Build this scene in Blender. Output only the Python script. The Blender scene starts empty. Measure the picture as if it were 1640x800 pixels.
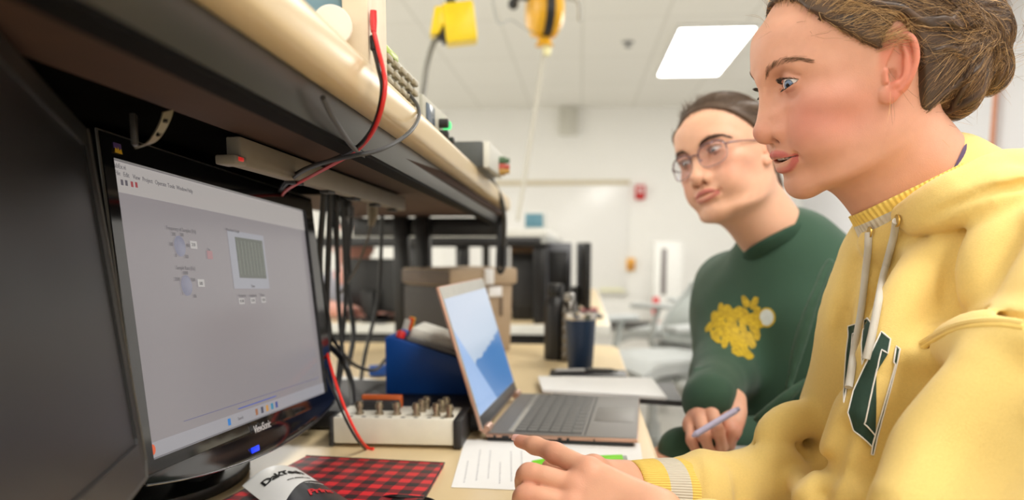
import bpy, bmesh, math, random
import numpy as np
from mathutils import Vector, Matrix, Quaternion
from mathutils.bvhtree import BVHTree
PI = math.pi
rnd = random.Random(7)
scene = bpy.context.scene
COL = scene.collection

# ------------------------------------------------------------------ camera model
FPX, PX0, PY0 = 1276.0, 820.0, 546.0          # focal length and principal point of the photo
PITCH = math.atan((PY0 - 390.0) / FPX)
YAW = math.atan(0.085)
CAM = Vector((0, 0, 1.04))
_c, _s = math.cos(YAW), math.sin(YAW)

def ray(px, py):
    vx = (px - PX0) / FPX; vz = (PY0 - py) / FPX
    lx, ly, lz = vx, math.cos(PITCH) + vz * math.sin(PITCH), -math.sin(PITCH) + vz * math.cos(PITCH)
    return Vector((_c * lx - _s * ly, _s * lx + _c * ly, lz)), ly
def P(px, py, t):                              # point at level distance t in front of the lens
    r, k = ray(px, py); return CAM + r * (t / k)
def G(px, py, z):                              # point on the level plane z
    r, k = ray(px, py); return CAM + r * ((z - CAM.z) / r.z)
def PYd(px, py, y):                            # point on the plane Y = y
    r, k = ray(px, py); return CAM + r * (y / r.y)

# ------------------------------------------------------------------ materials
MATS = {}
def srgb(*c):
    return tuple(((v / 12.92) if v <= 0.04045 else ((v + 0.055) / 1.055) ** 2.4) for v in (x / 255 for x in c))
def mat(name, col, rough=0.5, metal=0.0, var=0.05, scale=40.0, bump=0.0, bscale=300.0, emit=None, estr=0.0, spec=None, sss=0.0, sheen=0.0, coat=0.0, trans=0.0, ior=None, attr=None, stretch=None):
    if name in MATS: return MATS[name]
    m = bpy.data.materials.new(name); m.use_nodes = True
    nt = m.node_tree; b = nt.nodes['Principled BSDF']; L = nt.links
    c4 = (*col, 1)
    b.inputs['Base Color'].default_value = c4
    b.inputs['Roughness'].default_value = rough
    b.inputs['Metallic'].default_value = metal
    if spec is not None: b.inputs['Specular IOR Level'].default_value = spec
    if coat: b.inputs['Coat Weight'].default_value = coat; b.inputs['Coat Roughness'].default_value = 0.08
    if trans: b.inputs['Transmission Weight'].default_value = trans
    if ior: b.inputs['IOR'].default_value = ior
    if sss:
        b.inputs['Subsurface Weight'].default_value = sss
        b.inputs['Subsurface Radius'].default_value = (1.0, 0.35, 0.18)
        b.inputs['Subsurface Scale'].default_value = 0.006
    if sheen:
        b.inputs['Sheen Weight'].default_value = sheen; b.inputs['Sheen Roughness'].default_value = 0.5
    tc = nt.nodes.new('ShaderNodeTexCoord')
    vec = tc.outputs['Object']
    if stretch:
        mp = nt.nodes.new('ShaderNodeMapping'); mp.inputs['Scale'].default_value = stretch
        L.new(vec, mp.inputs['Vector']); vec = mp.outputs['Vector']
    src = None
    if attr:
        at = nt.nodes.new('ShaderNodeAttribute'); at.attribute_name = attr; src = at.outputs['Color']
    if var > 0:
        n = nt.nodes.new('ShaderNodeTexNoise'); n.inputs['Scale'].default_value = scale; n.inputs['Detail'].default_value = 4
        L.new(vec, n.inputs['Vector'])
        r = nt.nodes.new('ShaderNodeMapRange'); r.inputs['From Min'].default_value = 0.25; r.inputs['From Max'].default_value = 0.75
        r.inputs['To Min'].default_value = 1 - var; r.inputs['To Max'].default_value = 1 + var
        L.new(n.outputs['Fac'], r.inputs['Value'])
        mx = nt.nodes.new('ShaderNodeMix'); mx.data_type = 'RGBA'; mx.blend_type = 'MULTIPLY'; mx.inputs['Factor'].default_value = 1
        if src is not None: L.new(src, mx.inputs['A'])
        else: mx.inputs['A'].default_value = c4
        L.new(r.outputs['Result'], mx.inputs['B'])
        src = mx.outputs['Result']
    if src is not None: L.new(src, b.inputs['Base Color'])
    if bump > 0:
        n2 = nt.nodes.new('ShaderNodeTexNoise'); n2.inputs['Scale'].default_value = bscale; n2.inputs['Detail'].default_value = 3
        L.new(vec, n2.inputs['Vector'])
        bp = nt.nodes.new('ShaderNodeBump'); bp.inputs['Strength'].default_value = bump; bp.inputs['Distance'].default_value = 0.002
        L.new(n2.outputs['Fac'], bp.inputs['Height']); L.new(bp.outputs['Normal'], b.inputs['Normal'])
    if emit is not None:
        b.inputs['Emission Color'].default_value = (*emit, 1); b.inputs['Emission Strength'].default_value = estr
        if emit == 'attr': pass
    MATS[name] = m
    return m

# ------------------------------------------------------------------ mesh builder
class MB:
    def __init__(self): self.bm = bmesh.new()
    def _merge(self, t, M=None):
        if M is not None: bmesh.ops.transform(t, matrix=M, verts=t.verts)
        me = bpy.data.meshes.new('_t'); t.to_mesh(me); t.free(); self.bm.from_mesh(me); bpy.data.meshes.remove(me)
        return self
    def box(self, c, s, bev=0.0, rot=None, seg=2):
        t = bmesh.new(); bmesh.ops.create_cube(t, size=1)
        for v in t.verts: v.co = Vector((v.co.x * s[0], v.co.y * s[1], v.co.z * s[2]))
        if bev > 0: bmesh.ops.bevel(t, geom=list(t.edges), offset=min(bev, min(s) * .49), segments=seg, affect='EDGES', profile=0.5)
        M = Matrix.Translation(c)
        if rot is not None: M = M @ (rot if isinstance(rot, Matrix) else Matrix.Rotation(rot, 4, 'Z'))
        return self._merge(t, M)
    def hexa(self, lo4, hi4, bev=0.0):           # box from two 4-corner rings
        t = bmesh.new(); v = [t.verts.new(p) for p in list(lo4) + list(hi4)]
        for f in ((3, 2, 1, 0), (4, 5, 6, 7), (0, 1, 5, 4), (1, 2, 6, 5), (2, 3, 7, 6), (3, 0, 4, 7)): t.faces.new([v[i] for i in f])
        bmesh.ops.recalc_face_normals(t, faces=t.faces)
        if bev > 0: bmesh.ops.bevel(t, geom=list(t.edges), offset=bev, segments=2, affect='EDGES', profile=0.5)
        return self._merge(t)
    def lathe(self, prof, c=(0, 0, 0), axis='Z', seg=32, M=None, caps=True):
        t = bmesh.new(); rings = []
        for r, z in prof:
            rings.append([t.verts.new((r * math.cos(2 * PI * k / seg), r * math.sin(2 * PI * k / seg), z)) for k in range(seg)])
        for a, b in zip(rings[:-1], rings[1:]):
            for k in range(seg):
                t.faces.new((a[k], a[(k + 1) % seg], b[(k + 1) % seg], b[k]))
        if caps:
            t.faces.new(rings[0][::-1]); t.faces.new(rings[-1])
        bmesh.ops.remove_doubles(t, verts=t.verts, dist=1e-6)
        bmesh.ops.recalc_face_normals(t, faces=t.faces)
        if M is None:
            M = Matrix.Translation(c)
            if axis == 'X': M = M @ Matrix.Rotation(PI / 2, 4, 'Y')
            if axis == 'Y': M = M @ Matrix.Rotation(-PI / 2, 4, 'X')
        return self._merge(t, M)
    def cyl(self, a, b, r, r2=None, seg=20):
        a = Vector(a); b = Vector(b); d = b - a
        q = d.to_track_quat('Z', 'Y').to_matrix().to_4x4()
        return self.lathe([(r, 0), (r if r2 is None else r2, d.length)], seg=seg, M=Matrix.Translation(a) @ q)
    def tube(self, pts, r, seg=8, closed=False, flat=1.0):
        t = bmesh.new(); n = len(pts); pts = [Vector(p) for p in pts]; rings = []
        up = None
        for i, p in enumerate(pts):
            a = pts[i - 1] if i > 0 or closed else p; b = pts[(i + 1) % n] if i < n - 1 or closed else p
            d = (b - a).normalized()
            if up is None: up = d.orthogonal().normalized()
            up = (up - d * up.dot(d))
            if up.length < 1e-6: up = d.orthogonal()
            up.normalize(); sd = d.cross(up)
            rr = r[i] if isinstance(r, (list, tuple)) else r
            rings.append([t.verts.new(p + (up * math.cos(2 * PI * k / seg) + sd * math.sin(2 * PI * k / seg) * flat) * rr) for k in range(seg)])
        rng = range(n) if closed else range(n - 1)
        for i in rng:
            a, b = rings[i], rings[(i + 1) % n]
            for k in range(seg): t.faces.new((a[k], a[(k + 1) % seg], b[(k + 1) % seg], b[k]))
        if not closed: t.faces.new(rings[0][::-1]); t.faces.new(rings[-1])
        return self._merge(t)
    def prism(self, poly, h, M=None, bev=0.0):     # polygon in XY extruded by h in Z
        t = bmesh.new(); v = [t.verts.new((p[0], p[1], 0)) for p in poly]
        f = t.faces.new(v)
        r = bmesh.ops.extrude_face_region(t, geom=[f])
        bmesh.ops.translate(t, vec=(0, 0, h), verts=[g for g in r['geom'] if isinstance(g, bmesh.types.BMVert)])
        bmesh.ops.recalc_face_normals(t, faces=t.faces)
        if bev > 0: bmesh.ops.bevel(t, geom=list(t.edges), offset=bev, segments=2, affect='EDGES', profile=0.5)
        return self._merge(t, M)
    def loft(self, secs):                           # closed sections with equal counts, capped
        t = bmesh.new(); R = [[t.verts.new(p) for p in s] for s in secs]; n = len(R[0])
        for a, b in zip(R[:-1], R[1:]):
            for k in range(n): t.faces.new((a[k], a[(k + 1) % n], b[(k + 1) % n], b[k]))
        t.faces.new(R[0][::-1]); t.faces.new(R[-1])
        bmesh.ops.recalc_face_normals(t, faces=t.faces)
        return self._merge(t)
    def sphere(self, c, r, s=(1, 1, 1), seg=20, M=None):
        t = bmesh.new(); bmesh.ops.create_uvsphere(t, u_segments=seg, v_segments=seg // 2 + 2, radius=r)
        for v in t.verts: v.co = Vector((v.co.x * s[0], v.co.y * s[1], v.co.z * s[2]))
        return self._merge(t, (Matrix.Translation(c) if M is None else M))
    def grid(self, f, nu, nv):                      # f(u,v)->point
        t = bmesh.new(); V = [[t.verts.new(f(i / nu, j / nv)) for j in range(nv + 1)] for i in range(nu + 1)]
        for i in range(nu):
            for j in range(nv): t.faces.new((V[i][j], V[i + 1][j], V[i + 1][j + 1], V[i][j + 1]))
        return self._merge(t)
    def text(self, body, size, M, depth=0.0004, bold=False, shear=0.0, align='LEFT', space=1.0):
        cu = bpy.data.curves.new('_txt', 'FONT'); cu.body = body; cu.size = size; cu.extrude = depth; cu.shear = shear
        cu.align_x = align; cu.align_y = 'CENTER'; cu.space_character = space; cu.resolution_u = 3
        if bold: cu.offset = size * 0.025
        o = bpy.data.objects.new('_txt', cu); COL.objects.link(o)
        dg = bpy.context.evaluated_depsgraph_get(); dg.update()
        me = bpy.data.meshes.new_from_object(o.evaluated_get(dg))
        t = bmesh.new(); t.from_mesh(me); bpy.data.objects.remove(o); bpy.data.curves.remove(cu); bpy.data.meshes.remove(me)
        return self._merge(t, M)
    def build(self, name, m, parent=None, smooth=True, angle=40, local=None):
        me = bpy.data.meshes.new(name); self.bm.to_mesh(me); self.bm.free()
        o = bpy.data.objects.new(name, me); COL.objects.link(o)
        for mm in (m if isinstance(m, (list, tuple)) else [m]): me.materials.append(mm)
        if smooth and len(me.polygons):
            me.polygons.foreach_set('use_smooth', [True] * len(me.polygons))
            try: me.set_sharp_from_angle(angle=math.radians(angle))
            except Exception: pass
        if parent is not None: attach(o, parent)
        elif local is not None: pass
        return o

def attach(o, parent):                              # geometry given in world space, thing at its own base
    o.parent = parent
    o.matrix_parent_inverse = world_of(parent).inverted()
def world_of(o):
    m = o.matrix_basis.copy()
    return (world_of(o.parent) @ o.matrix_parent_inverse @ m) if o.parent else m
def tag(o, label, cat, group=None, kind=None):
    if label: o['label'] = label
    if cat: o['category'] = cat
    if group: o['group'] = group
    if kind: o['kind'] = kind
    return o
def thing(name, label, cat, loc=(0, 0, 0), rotz=0.0, group=None):
    o = bpy.data.objects.new(name, None); COL.objects.link(o); o.empty_display_size = 0.05
    o.location = loc; o.rotation_euler = (0, 0, rotz)
    return tag(o, label, cat, group)
def rebase(o, loc):                                 # put a single-mesh thing's origin at its base
    loc = Vector(loc); o.data.transform(Matrix.Translation(-loc)); o.location = loc; return o
def struct(name, mb, m, parent=None, **k):
    o = mb.build(name, m, parent, **k); o['kind'] = 'structure'; return o
def dup(root, loc, rotz, label=None):
    r = root.copy(); COL.objects.link(r); r.location = loc; r.rotation_euler = (0, 0, rotz)
    if label: r['label'] = label
    def rec(a, b):
        for ch in [x for x in bpy.data.objects if x.parent == a]:
            c = ch.copy(); COL.objects.link(c); c.parent = b; c.matrix_parent_inverse = ch.matrix_parent_inverse.copy(); rec(ch, c)
    rec(root, r); return r
def spline(pts, n=12):                              # Catmull-Rom through points
    p = [Vector(q) for q in pts]; p = [p[0] * 2 - p[1]] + p + [p[-1] * 2 - p[-2]]; out = []
    for i in range(1, len(p) - 2):
        for k in range(n):
            t = k / n
            out.append(0.5 * ((2 * p[i]) + (p[i + 1] - p[i - 1]) * t + (2 * p[i - 1] - 5 * p[i] + 4 * p[i + 1] - p[i + 2]) * t * t + (-p[i - 1] + 3 * p[i] - 3 * p[i + 1] + p[i + 2]) * t ** 3))
    out.append(p[-2]); return out
def frame_M(o, x, y, z):                            # matrix from origin and axes
    return Matrix(((x.x, y.x, z.x, o.x), (x.y, y.y, z.y, o.y), (x.z, y.z, z.z, o.z), (0, 0, 0, 1)))
# ================================================================== room
RX0, RX1, RY0, RY1, RZ = -3.6, 2.6, -3.0, 9.8, 2.65
m_wall = mat('wall_paint', srgb(247, 246, 242), 0.7, var=0.015, scale=3, bump=0.05)
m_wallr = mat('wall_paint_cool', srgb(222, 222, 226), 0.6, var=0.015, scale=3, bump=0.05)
m_floor = mat('floor_vinyl', srgb(186, 184, 178), 0.35, var=0.06, scale=60)
def slab(name, x0, x1, y0, y1, z0, z1, m):
    struct(name, MB().box(((x0 + x1) / 2, (y0 + y1) / 2, (z0 + z1) / 2), (x1 - x0, y1 - y0, z1 - z0)), m, smooth=False)
slab('floor', RX0 - .1, RX1 + .1, RY0 - .1, RY1 + .1, -.1, 0, m_floor)
slab('wall_back', RX0 - .1, RX1 + .1, RY1, RY1 + .1, 0, RZ, m_wall)
slab('wall_front', RX0 - .1, RX1 + .1, RY0 - .1, RY0, 0, RZ, m_wall)
slab('wall_left', RX0 - .1, RX0, RY0, RY1, 0, RZ, m_wall)
slab('wall_right', RX1, RX1 + .1, RY0, RY1, 0, RZ, m_wallr)
# suspended ceiling: tile grid pattern in the material
def ceiling_mat():
    m = bpy.data.materials.new('ceiling_tiles'); m.use_nodes = True; nt = m.node_tree; L = nt.links; b = nt.nodes['Principled BSDF']
    tc = nt.nodes.new('ShaderNodeTexCoord'); br = nt.nodes.new('ShaderNodeTexBrick')
    br.offset = 0; br.inputs['Scale'].default_value = 1; br.inputs['Brick Width'].default_value = 0.6; br.inputs['Row Height'].default_value = 1.2
    br.inputs['Mortar Size'].default_value = 0.012; br.inputs['Mortar Smooth'].default_value = 0.1
    br.inputs['Color1'].default_value = (*srgb(245, 243, 236), 1); br.inputs['Color2'].default_value = (*srgb(243, 241, 234), 1); br.inputs['Mortar'].default_value = (*srgb(232, 230, 222), 1)
    L.new(tc.outputs['Object'], br.inputs['Vector']); n = nt.nodes.new('ShaderNodeTexNoise'); n.inputs['Scale'].default_value = 150
    L.new(tc.outputs['Object'], n.inputs['Vector']); bp = nt.nodes.new('ShaderNodeBump'); bp.inputs['Strength'].default_value = .2; bp.inputs['Distance'].default_value = .003
    L.new(n.outputs['Fac'], bp.inputs['Height']); L.new(bp.outputs['Normal'], b.inputs['Normal'])
    L.new(br.outputs['Color'], b.inputs['Base Color']); b.inputs['Roughness'].default_value = .9
    return m
slab('ceiling', RX0 - .1, RX1 + .1, RY0 - .1, RY1 + .1, RZ, RZ + .1, ceiling_mat())
m_base = mat('baseboard_vinyl', srgb(90, 88, 86), 0.5)
slab('baseboard_back', RX0, RX1, RY1 - .012, RY1, 0, .1, m_base)
slab('baseboard_right', RX1 - .012, RX1, RY0, RY1 - .012, 0, .1, m_base)

# ------------------------------------------------------------------ ceiling lights
m_frame = mat('lamp_frame', srgb(235, 235, 232), 0.4)
m_diff = mat('lamp_diffuser', (0.9, 0.9, 0.9), 0.5, var=0, emit=(1.0, 0.968, 0.91), estr=11.0)
LW, LL = 0.6, 1.72
def ceiling_light(x, y, label):
    t = thing('ceiling_light', label, 'ceiling light', (x, y, RZ - .03))
    f = MB()
    for sx in (-1, 1): f.box((sx * (LW / 2 - .012), 0, .014), (.024, LL, .03))
    for sy in (-1, 1): f.box((0, sy * (LL / 2 - .012), .014), (LW - .048, .024, .03))
    o = f.build('frame', m_frame); o.parent = t
    o = MB().grid(lambda u, v: Vector(((u - .5) * (LW - .048), (.5 - v) * (LL - .048), .006)), 1, 1).build('diffuser', m_diff, smooth=False); o.parent = t
    return t
l0 = ceiling_light(1.0, 7.08, 'lit white rectangular ceiling panel beyond the girl in the green sweatshirt')
for x, y, lb in ((-2.7, 7.08, 'lit ceiling panel over the far end of the back bench row, behind the shelf'),
                 (1.0, 3.6, 'lit ceiling panel above the grey swivel chairs'),
                 (-2.7, 3.6, 'lit ceiling panel left of the yellow cord reels'),
                 (1.0, 0.4, 'lit ceiling panel above the girl in the yellow hoodie'),
                 (-2.7, 0.4, 'lit ceiling panel above the rear of the near bench shelf'),
                 (1.0, -2.0, 'lit ceiling panel nearest the front wall, right row'),
                 (-2.7, -2.0, 'lit ceiling panel nearest the front wall, left row')):
    dup(l0, (x, y, RZ - .03), 0, lb)
m_dark = mat('dark_plastic', srgb(38, 38, 40), 0.45)
m_black = mat('black_plastic', srgb(16, 16, 17), 0.4)
m_gray = mat('grey_plastic', srgb(168, 170, 168), 0.5)
m_white = mat('white_plastic', srgb(236, 236, 232), 0.4)
# small sprinkler in the ceiling
q = G(1006, 67, RZ)
t = thing('sprinkler_head', 'small grey sprinkler head in the ceiling left of the lit panel', 'sprinkler', (q.x, q.y, RZ - .05))
o = MB().lathe([(.001, .05), (.05, .05), (.05, .045), (.016, .04), (.016, .02), (.03, .016), (.03, .012), (.001, .0)]).build('body', mat('grey_metal', srgb(150, 150, 150), .4, .6)); o.parent = t
# ------------------------------------------------------------------ back wall items
def on_back(px, py): return PYd(px, py, RY1)
a, b = on_back(712, 296), on_back(1003, 466)
t = thing('whiteboard', 'wide white marker board on the back wall below the beige top rail', 'whiteboard', ((a.x + b.x) / 2, RY1, b.z))
W_, H_ = b.x - a.x, a.z - b.z
MB().box(((a.x + b.x) / 2, RY1 - .012, (a.z + b.z) / 2), (W_, .02, H_), .003).build('panel', mat('board_white', srgb(244, 243, 240), .25, var=.01), t)
MB().box(((a.x + b.x) / 2, RY1 - .022, a.z + .015), (W_ + .04, .04, .05), .004).build('top_rail', mat('beige_rail', srgb(212, 200, 172), .5), t)
MB().box(((a.x + b.x) / 2, RY1 - .04, b.z - .01), (W_ + .04, .08, .03), .004).build('marker_tray', mat('tray_alu', srgb(228, 226, 214), .4, .0), t)
p = on_back(980, 461)
o = tag(rebase(MB().box((p.x, RY1 - .045, b.z + .018), (.30, .03, .025), .008).build('board_eraser', mat('pale_yellow', srgb(238, 236, 190), .7)), (p.x, RY1 - .04, b.z + .005)), 'pale yellow eraser on the tray of the whiteboard', 'eraser')
p = on_back(1025, 308)
t = thing('fire_alarm', 'small red fire alarm strobe high on the back wall', 'fire alarm', (p.x, RY1, p.z - .09))
m_red = mat('alarm_red', srgb(196, 22, 26), .35)
MB().box((p.x, RY1 - .03, p.z), (.12, .06, .17), .012).build('housing', m_red, t)
MB().box((p.x, RY1 - .068, p.z + .02), (.06, .02, .06), .006).build('strobe_lens', mat('strobe', srgb(226, 200, 200), .1), t)
p = on_back(1010, 423)
t = thing('wall_dispenser', 'small orange box on the back wall beside the whiteboard', 'box', (p.x, RY1, p.z - .07))
MB().box((p.x, RY1 - .03, p.z), (.10, .06, .15), .015).build('body', mat('orange_plastic', srgb(240, 178, 70), .4), t)
MB().box((p.x, RY1 - .065, p.z - .02), (.07, .012, .05), .005).build('opening', mat('orange_dark', srgb(190, 120, 40), .5), t)
p = on_back(911, 195)
t = thing('wall_speaker', 'off-white box speaker high on the back wall under the ceiling', 'speaker', (p.x, RY1, p.z - .16))
MB().box((p.x, RY1 - .06, p.z), (.22, .12, .32), .012).build('cabinet', mat('offwhite', srgb(222, 220, 210), .6), t)
MB().box((p.x, RY1 - .124, p.z), (.18, .01, .27), .008).build('grille', mat('grille', srgb(206, 204, 194), .8, bump=.4), t)
# copper pipe on the right wall
def on_right(px, py):
    r, k = ray(px, py); return CAM + r * ((RX1 - .03) / r.x)
p = on_right(1594, 160)
t = thing('copper_pipe', 'thin vertical copper pipe on the right wall behind the bun', 'pipe', (RX1 - .03, p.y, 0))
MB().cyl((RX1 - .03, p.y, 0.0), (RX1 - .03, p.y, RZ), .016).build('pipe', mat('copper', srgb(204, 140, 110), .4, .2), t)
s = MB()
for z in (.5, 1.35, 2.2): s.box((RX1 - .025, p.y, z), (.05, .05, .02), .004)
s.build('clip', mat('clip_metal', srgb(190, 186, 180), .4, .5), t)
# tall white cabinet with red panels
p = G(1066, 541, 0)
t = thing('extinguisher_cabinet', 'narrow white floor cabinet with dark glass strip and red panels', 'cabinet', (p.x, p.y, 0))
k = p.y / 1276
MB().box((p.x, p.y, .53), (44 * k, .2, 1.06), .012).build('cabinet_body', m_white, t)
MB().box((p.x - 7 * k, p.y - .104, .74), (8 * k, .012, .50), .004).build('glass_strip', mat('smoke_glass', srgb(120, 112, 112), .1), t)
r = MB()
for x0, x1, z0, z1 in ((-23, -13, .10, .22), (-23, -13, .27, .46), (9, 16, .16, .36)):
    r.box((p.x + (x0 + x1) / 2 * k, p.y - .103, (z0 + z1) / 2), ((x1 - x0) * k, .01, z1 - z0), .002)
r.build('red_panel', mat('sign_red', srgb(214, 30, 34), .4), t)

# ------------------------------------------------------------------ cord reels hanging from the ceiling
m_yel = mat('reel_yellow', srgb(245, 212, 22), .35)
m_yel2 = mat('reel_amber', srgb(226, 168, 22), .35)
m_cord = mat('grey_cord', srgb(120, 118, 112), .6)
c = P(727, 40, 2.58)
t = thing('outlet_box', 'yellow drop outlet box hanging from the ceiling above the shelf', 'outlet box', c)
R = Matrix.Translation(c) @ Matrix.Rotation(.15, 4, 'Z') @ Matrix.Rotation(math.radians(-7), 4, 'Y')
b1 = MB(); b1.box((.018, 0, 0), (.098, .08, .118), .008)
b1.bm.transform(R); b1.build('box_body', m_yel, t)
b1 = MB(); b1.prism([(-.078, -.028), (-.052, .052), (-.030, .052), (-.030, .0), (-.05, -.028)], .07, Matrix.Translation((0, .035, 0)) @ Matrix.Rotation(PI / 2, 4, 'X'), .003); b1.bm.transform(R); b1.build('flip_cover', m_yel, t)
b1 = MB(); b1.box((-.033, 0, -.015), (.022, .05, .075), .004); b1.box((-.042, 0, -.03), (.03, .03, .022), .004); b1.bm.transform(R); b1.build('receptacle', m_dark, t)
b1 = MB().lathe([(.012, .055), (.016, .06), (.016, .075), (.009, .09)]); b1.bm.transform(R); b1.build('strain_relief', m_dark, t)
top = Vector((c.x, c.y, RZ))
MB().tube([c + Vector((.0, 0, .08)), c + Vector((0, 0, .5)), top], .006).build('drop_cord', m_dark, t)
e = P(679, 140, 2.35); c0 = R @ Vector((-.045, 0, -.035))
tag(rebase(MB().tube(spline([c0, P(695, 68, 2.55), P(684, 105, 2.45), e, P(668, 220, 2.2)], 8), .0085).build('plug_cord', m_cord), c0), 'grey cord running from the yellow outlet box down behind the instruments', 'cord')
c = P(872, 18, 3.5)
t = thing('cord_reel', 'amber and black retractable cord reel under the ceiling, right of the yellow box', 'cord reel', c)
R = Matrix.Translation(c) @ Matrix.Rotation(.3, 4, 'Z')
for sx, mm, nm in ((-1, m_yel2, 'reel_half'), (1, m_yel2, 'reel_half')):
    b1 = MB().lathe([(.001, .055), (.07, .052), (.105, .03), (.11, .0), (.108, -.005)], axis='X', caps=False) if sx > 0 else MB().lathe([(.001, -.055), (.07, -.052), (.105, -.03), (.11, .0), (.108, .005)], axis='X', caps=False)
    b1.bm.transform(R @ Matrix.Translation((sx * .016, 0, 0))); b1.build(nm, mm, t)
b1 = MB().lathe([(.08, -.018), (.113, -.018), (.113, .018), (.08, .018)], axis='X'); b1.bm.transform(R); b1.build('reel_band', m_black, t)
b1 = MB().lathe([(.04, -.14), (.026, -.12), (.03, -.10), (.05, -.08)], axis='Z'); b1.bm.transform(R); b1.build('cord_outlet', m_yel2, t)
b1 = MB().tube(spline([(-.03, 0, .04), (-.10, 0, .05), (-.14, 0, .03), (-.13, 0, .02)], 6), .012); b1.sphere((-.135, 0, .02), .022); b1.bm.transform(R); b1.build('ratchet_arm', m_dark, t)
b1 = MB().tube(spline([(.03, 0, .05), (.10, 0, .06), (.15, 0, .045), (.155, 0, -.03)], 6), .008); b1.bm.transform(R); b1.build('guide_arm', m_gray, t)
b1 = MB().cyl((0, 0, .1), (0, 0, RZ - c.z), .012); b1.box((0, 0, RZ - c.z - .01), (.12, .12, .02), .004); b1.bm.transform(R); b1.build('hanger', m_gray, t)
tag(rebase(MB().tube(spline([P(873, 62, 3.5), P(866, 120, 3.5), P(852, 210, 3.45), P(838, 300, 3.4), P(829, 352, 3.35)], 8), .008).build('reel_cord', mat('pale_cord', srgb(188, 184, 172), .6)), P(873, 62, 3.5)), 'pale grey cord hanging from the amber reel down towards the far bench', 'cord')
p0 = P(876, 78, 3.5)
tag(rebase(MB().lathe([(.004, .03), (.014, .026), (.018, 0), (.014, -.026), (.004, -.03)], c=p0).build('cord_stop', mat('cream_rubber', srgb(236, 230, 180), .6)), p0), 'cream rubber stop on the cord below the amber reel', 'cord stop')
tag(rebase(MB().tube(spline([Vector((P(770, 0, 3.2).x, P(770, 0, 3.2).y, RZ)), P(790, 10, 3.25), P(820, 32, 3.35), P(850, 50, 3.45), P(869, 58, 3.5)], 8), .003).build('safety_wire', m_gray), P(869, 58, 3.5)), 'thin grey wire looping from the ceiling to the amber reel', 'wire')
# ================================================================== near bench
DZ = 0.75
m_maple = mat('maple_laminate', srgb(226, 203, 160), 0.32, var=0.05, scale=14, stretch=(1, .25, 1))
m_edge = mat('maple_edge', srgb(214, 188, 142), 0.4, var=.04, scale=30)
m_cream = mat('cream_nose', srgb(204, 182, 143), 0.28, var=.03, scale=8)
m_blk = mat('black_enamel', srgb(20, 20, 22), 0.32, var=.05)
m_beam = mat('beam_enamel', srgb(74, 73, 72), 0.3, .4, var=.04, scale=12)
m_brown = mat('brown_board', srgb(62, 37, 24), 0.75, var=.12, scale=25)
m_alu = mat('aluminium', srgb(180, 180, 178), .35, .8)
BY0, BY1 = -0.75, 2.30
DX0, DX1 = -0.95, 0.108
bench = thing('lab_workbench', 'near lab bench with maple top, cream-nosed shelf and black frame', 'workbench', (-.4, .8, 0))
def rounded_top(x0, x1, y0, y1, r):
    pts = [(x0, y0), (x1, y0)]
    pts += [(x1 - r + r * math.cos(a), y1 - r + r * math.sin(a)) for a in [k * PI / 16 for k in range(9)]]
    return pts + [(x0, y1)]
MB().prism(rounded_top(DX0, DX1 - .003, BY0, BY1, .06), .03, Matrix.Translation((0, 0, DZ - .03))).build('worktop', m_maple, bench, angle=30)
eb = MB()
path = [Vector((DX1 - .002, BY0, 0)), Vector((DX1 - .002, BY1 - .06, 0))] + [Vector((DX1 - .062 + .06 * math.cos(a), BY1 - .06 + .06 * math.sin(a), 0)) for a in [k * PI / 16 for k in range(1, 9)]] + [Vector((DX0, BY1, 0))]
secs = []
for i, p in enumerate(path):
    d = (path[min(i + 1, len(path) - 1)] - path[max(i - 1, 0)]).normalized(); n = Vector((d.y, -d.x, 0))
    secs.append([p + n * o_ + Vector((0, 0, DZ + z_)) for o_, z_ in ((-.001, -.0005), (.003, -.0015), (.004, -.006), (.004, -.026), (.003, -.031), (-.001, -.032))])
eb.loft(secs); eb.build('edge_band', m_edge, bench)
# shelf: sections follow the photo's slight fall towards the far end
def sA(y): return Vector((-.185 - .0133 * y, y, 1.165 - .0165 * y))     # lower inner line of the nose
def sC(y): return Vector((-.197 - .0133 * y, y, 1.143 - .022 * y))      # lower line of the beam
NY0, NY1 = -.75, 2.24
def nose_sec(y, k=1.0):
    a = sA(y); out = []
    for i in range(20):                          # rounded nose, front bulging to +X
        th = 2 * PI * i / 20; ex = .55
        cx = math.copysign(abs(math.cos(th)) ** ex, math.cos(th)); cz = math.copysign(abs(math.sin(th)) ** ex, math.sin(th))
        out.append(a + Vector((.008 + cx * .014 * k, 0, .018 + cz * .018 * k)))
    return out
MB().loft([nose_sec(y) for y in (NY0, .2, .8, 1.4, NY1 - .05)] + [nose_sec(NY1 - .02, .95), nose_sec(NY1 - .005, .8), nose_sec(NY1, .55)]).build('nose_rail', m_cream, bench, angle=60)
MB().hexa([sA(NY0) + Vector((0, 0, .012)), sA(NY0) + Vector((-.45, 0, .012)), sA(NY0) + Vector((-.45, 0, .030)), sA(NY0) + Vector((0, 0, .030))],
          [sA(NY1) + Vector((0, 0, .012)), sA(NY1) + Vector((-.42, 0, .012)), sA(NY1) + Vector((-.42, 0, .030)), sA(NY1) + Vector((0, 0, .030))]).build('shelf_board', m_cream, bench, smooth=False)
def beam(y0, y1):
    A0, C0, A1, C1 = sA(y0), sC(y0), sA(y1), sC(y1); up = Vector((0, 0, .012)); w = Vector((-.012, 0, 0))
    return MB().hexa([C0, A0 + up, A0 + up + w, C0 + w], [C1, A1 + up, A1 + up + w, C1 + w], .0015)
beam(NY0, NY1 - .03).build('front_beam', m_beam, bench)
lip = MB().loft([[sC(y) + Vector(q) for q in ((.001, 0, .001), (.0015, 0, -.003), (-.014, 0, -.005), (-.014, 0, .001))] for y in (NY0, NY1 - .1)])
lip.build('beam_lip', mat('gloss_black', srgb(6, 6, 8), .7, spec=.08), bench)
def uz(y): return 1.158 - .0200 * y                 # underside height
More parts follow.
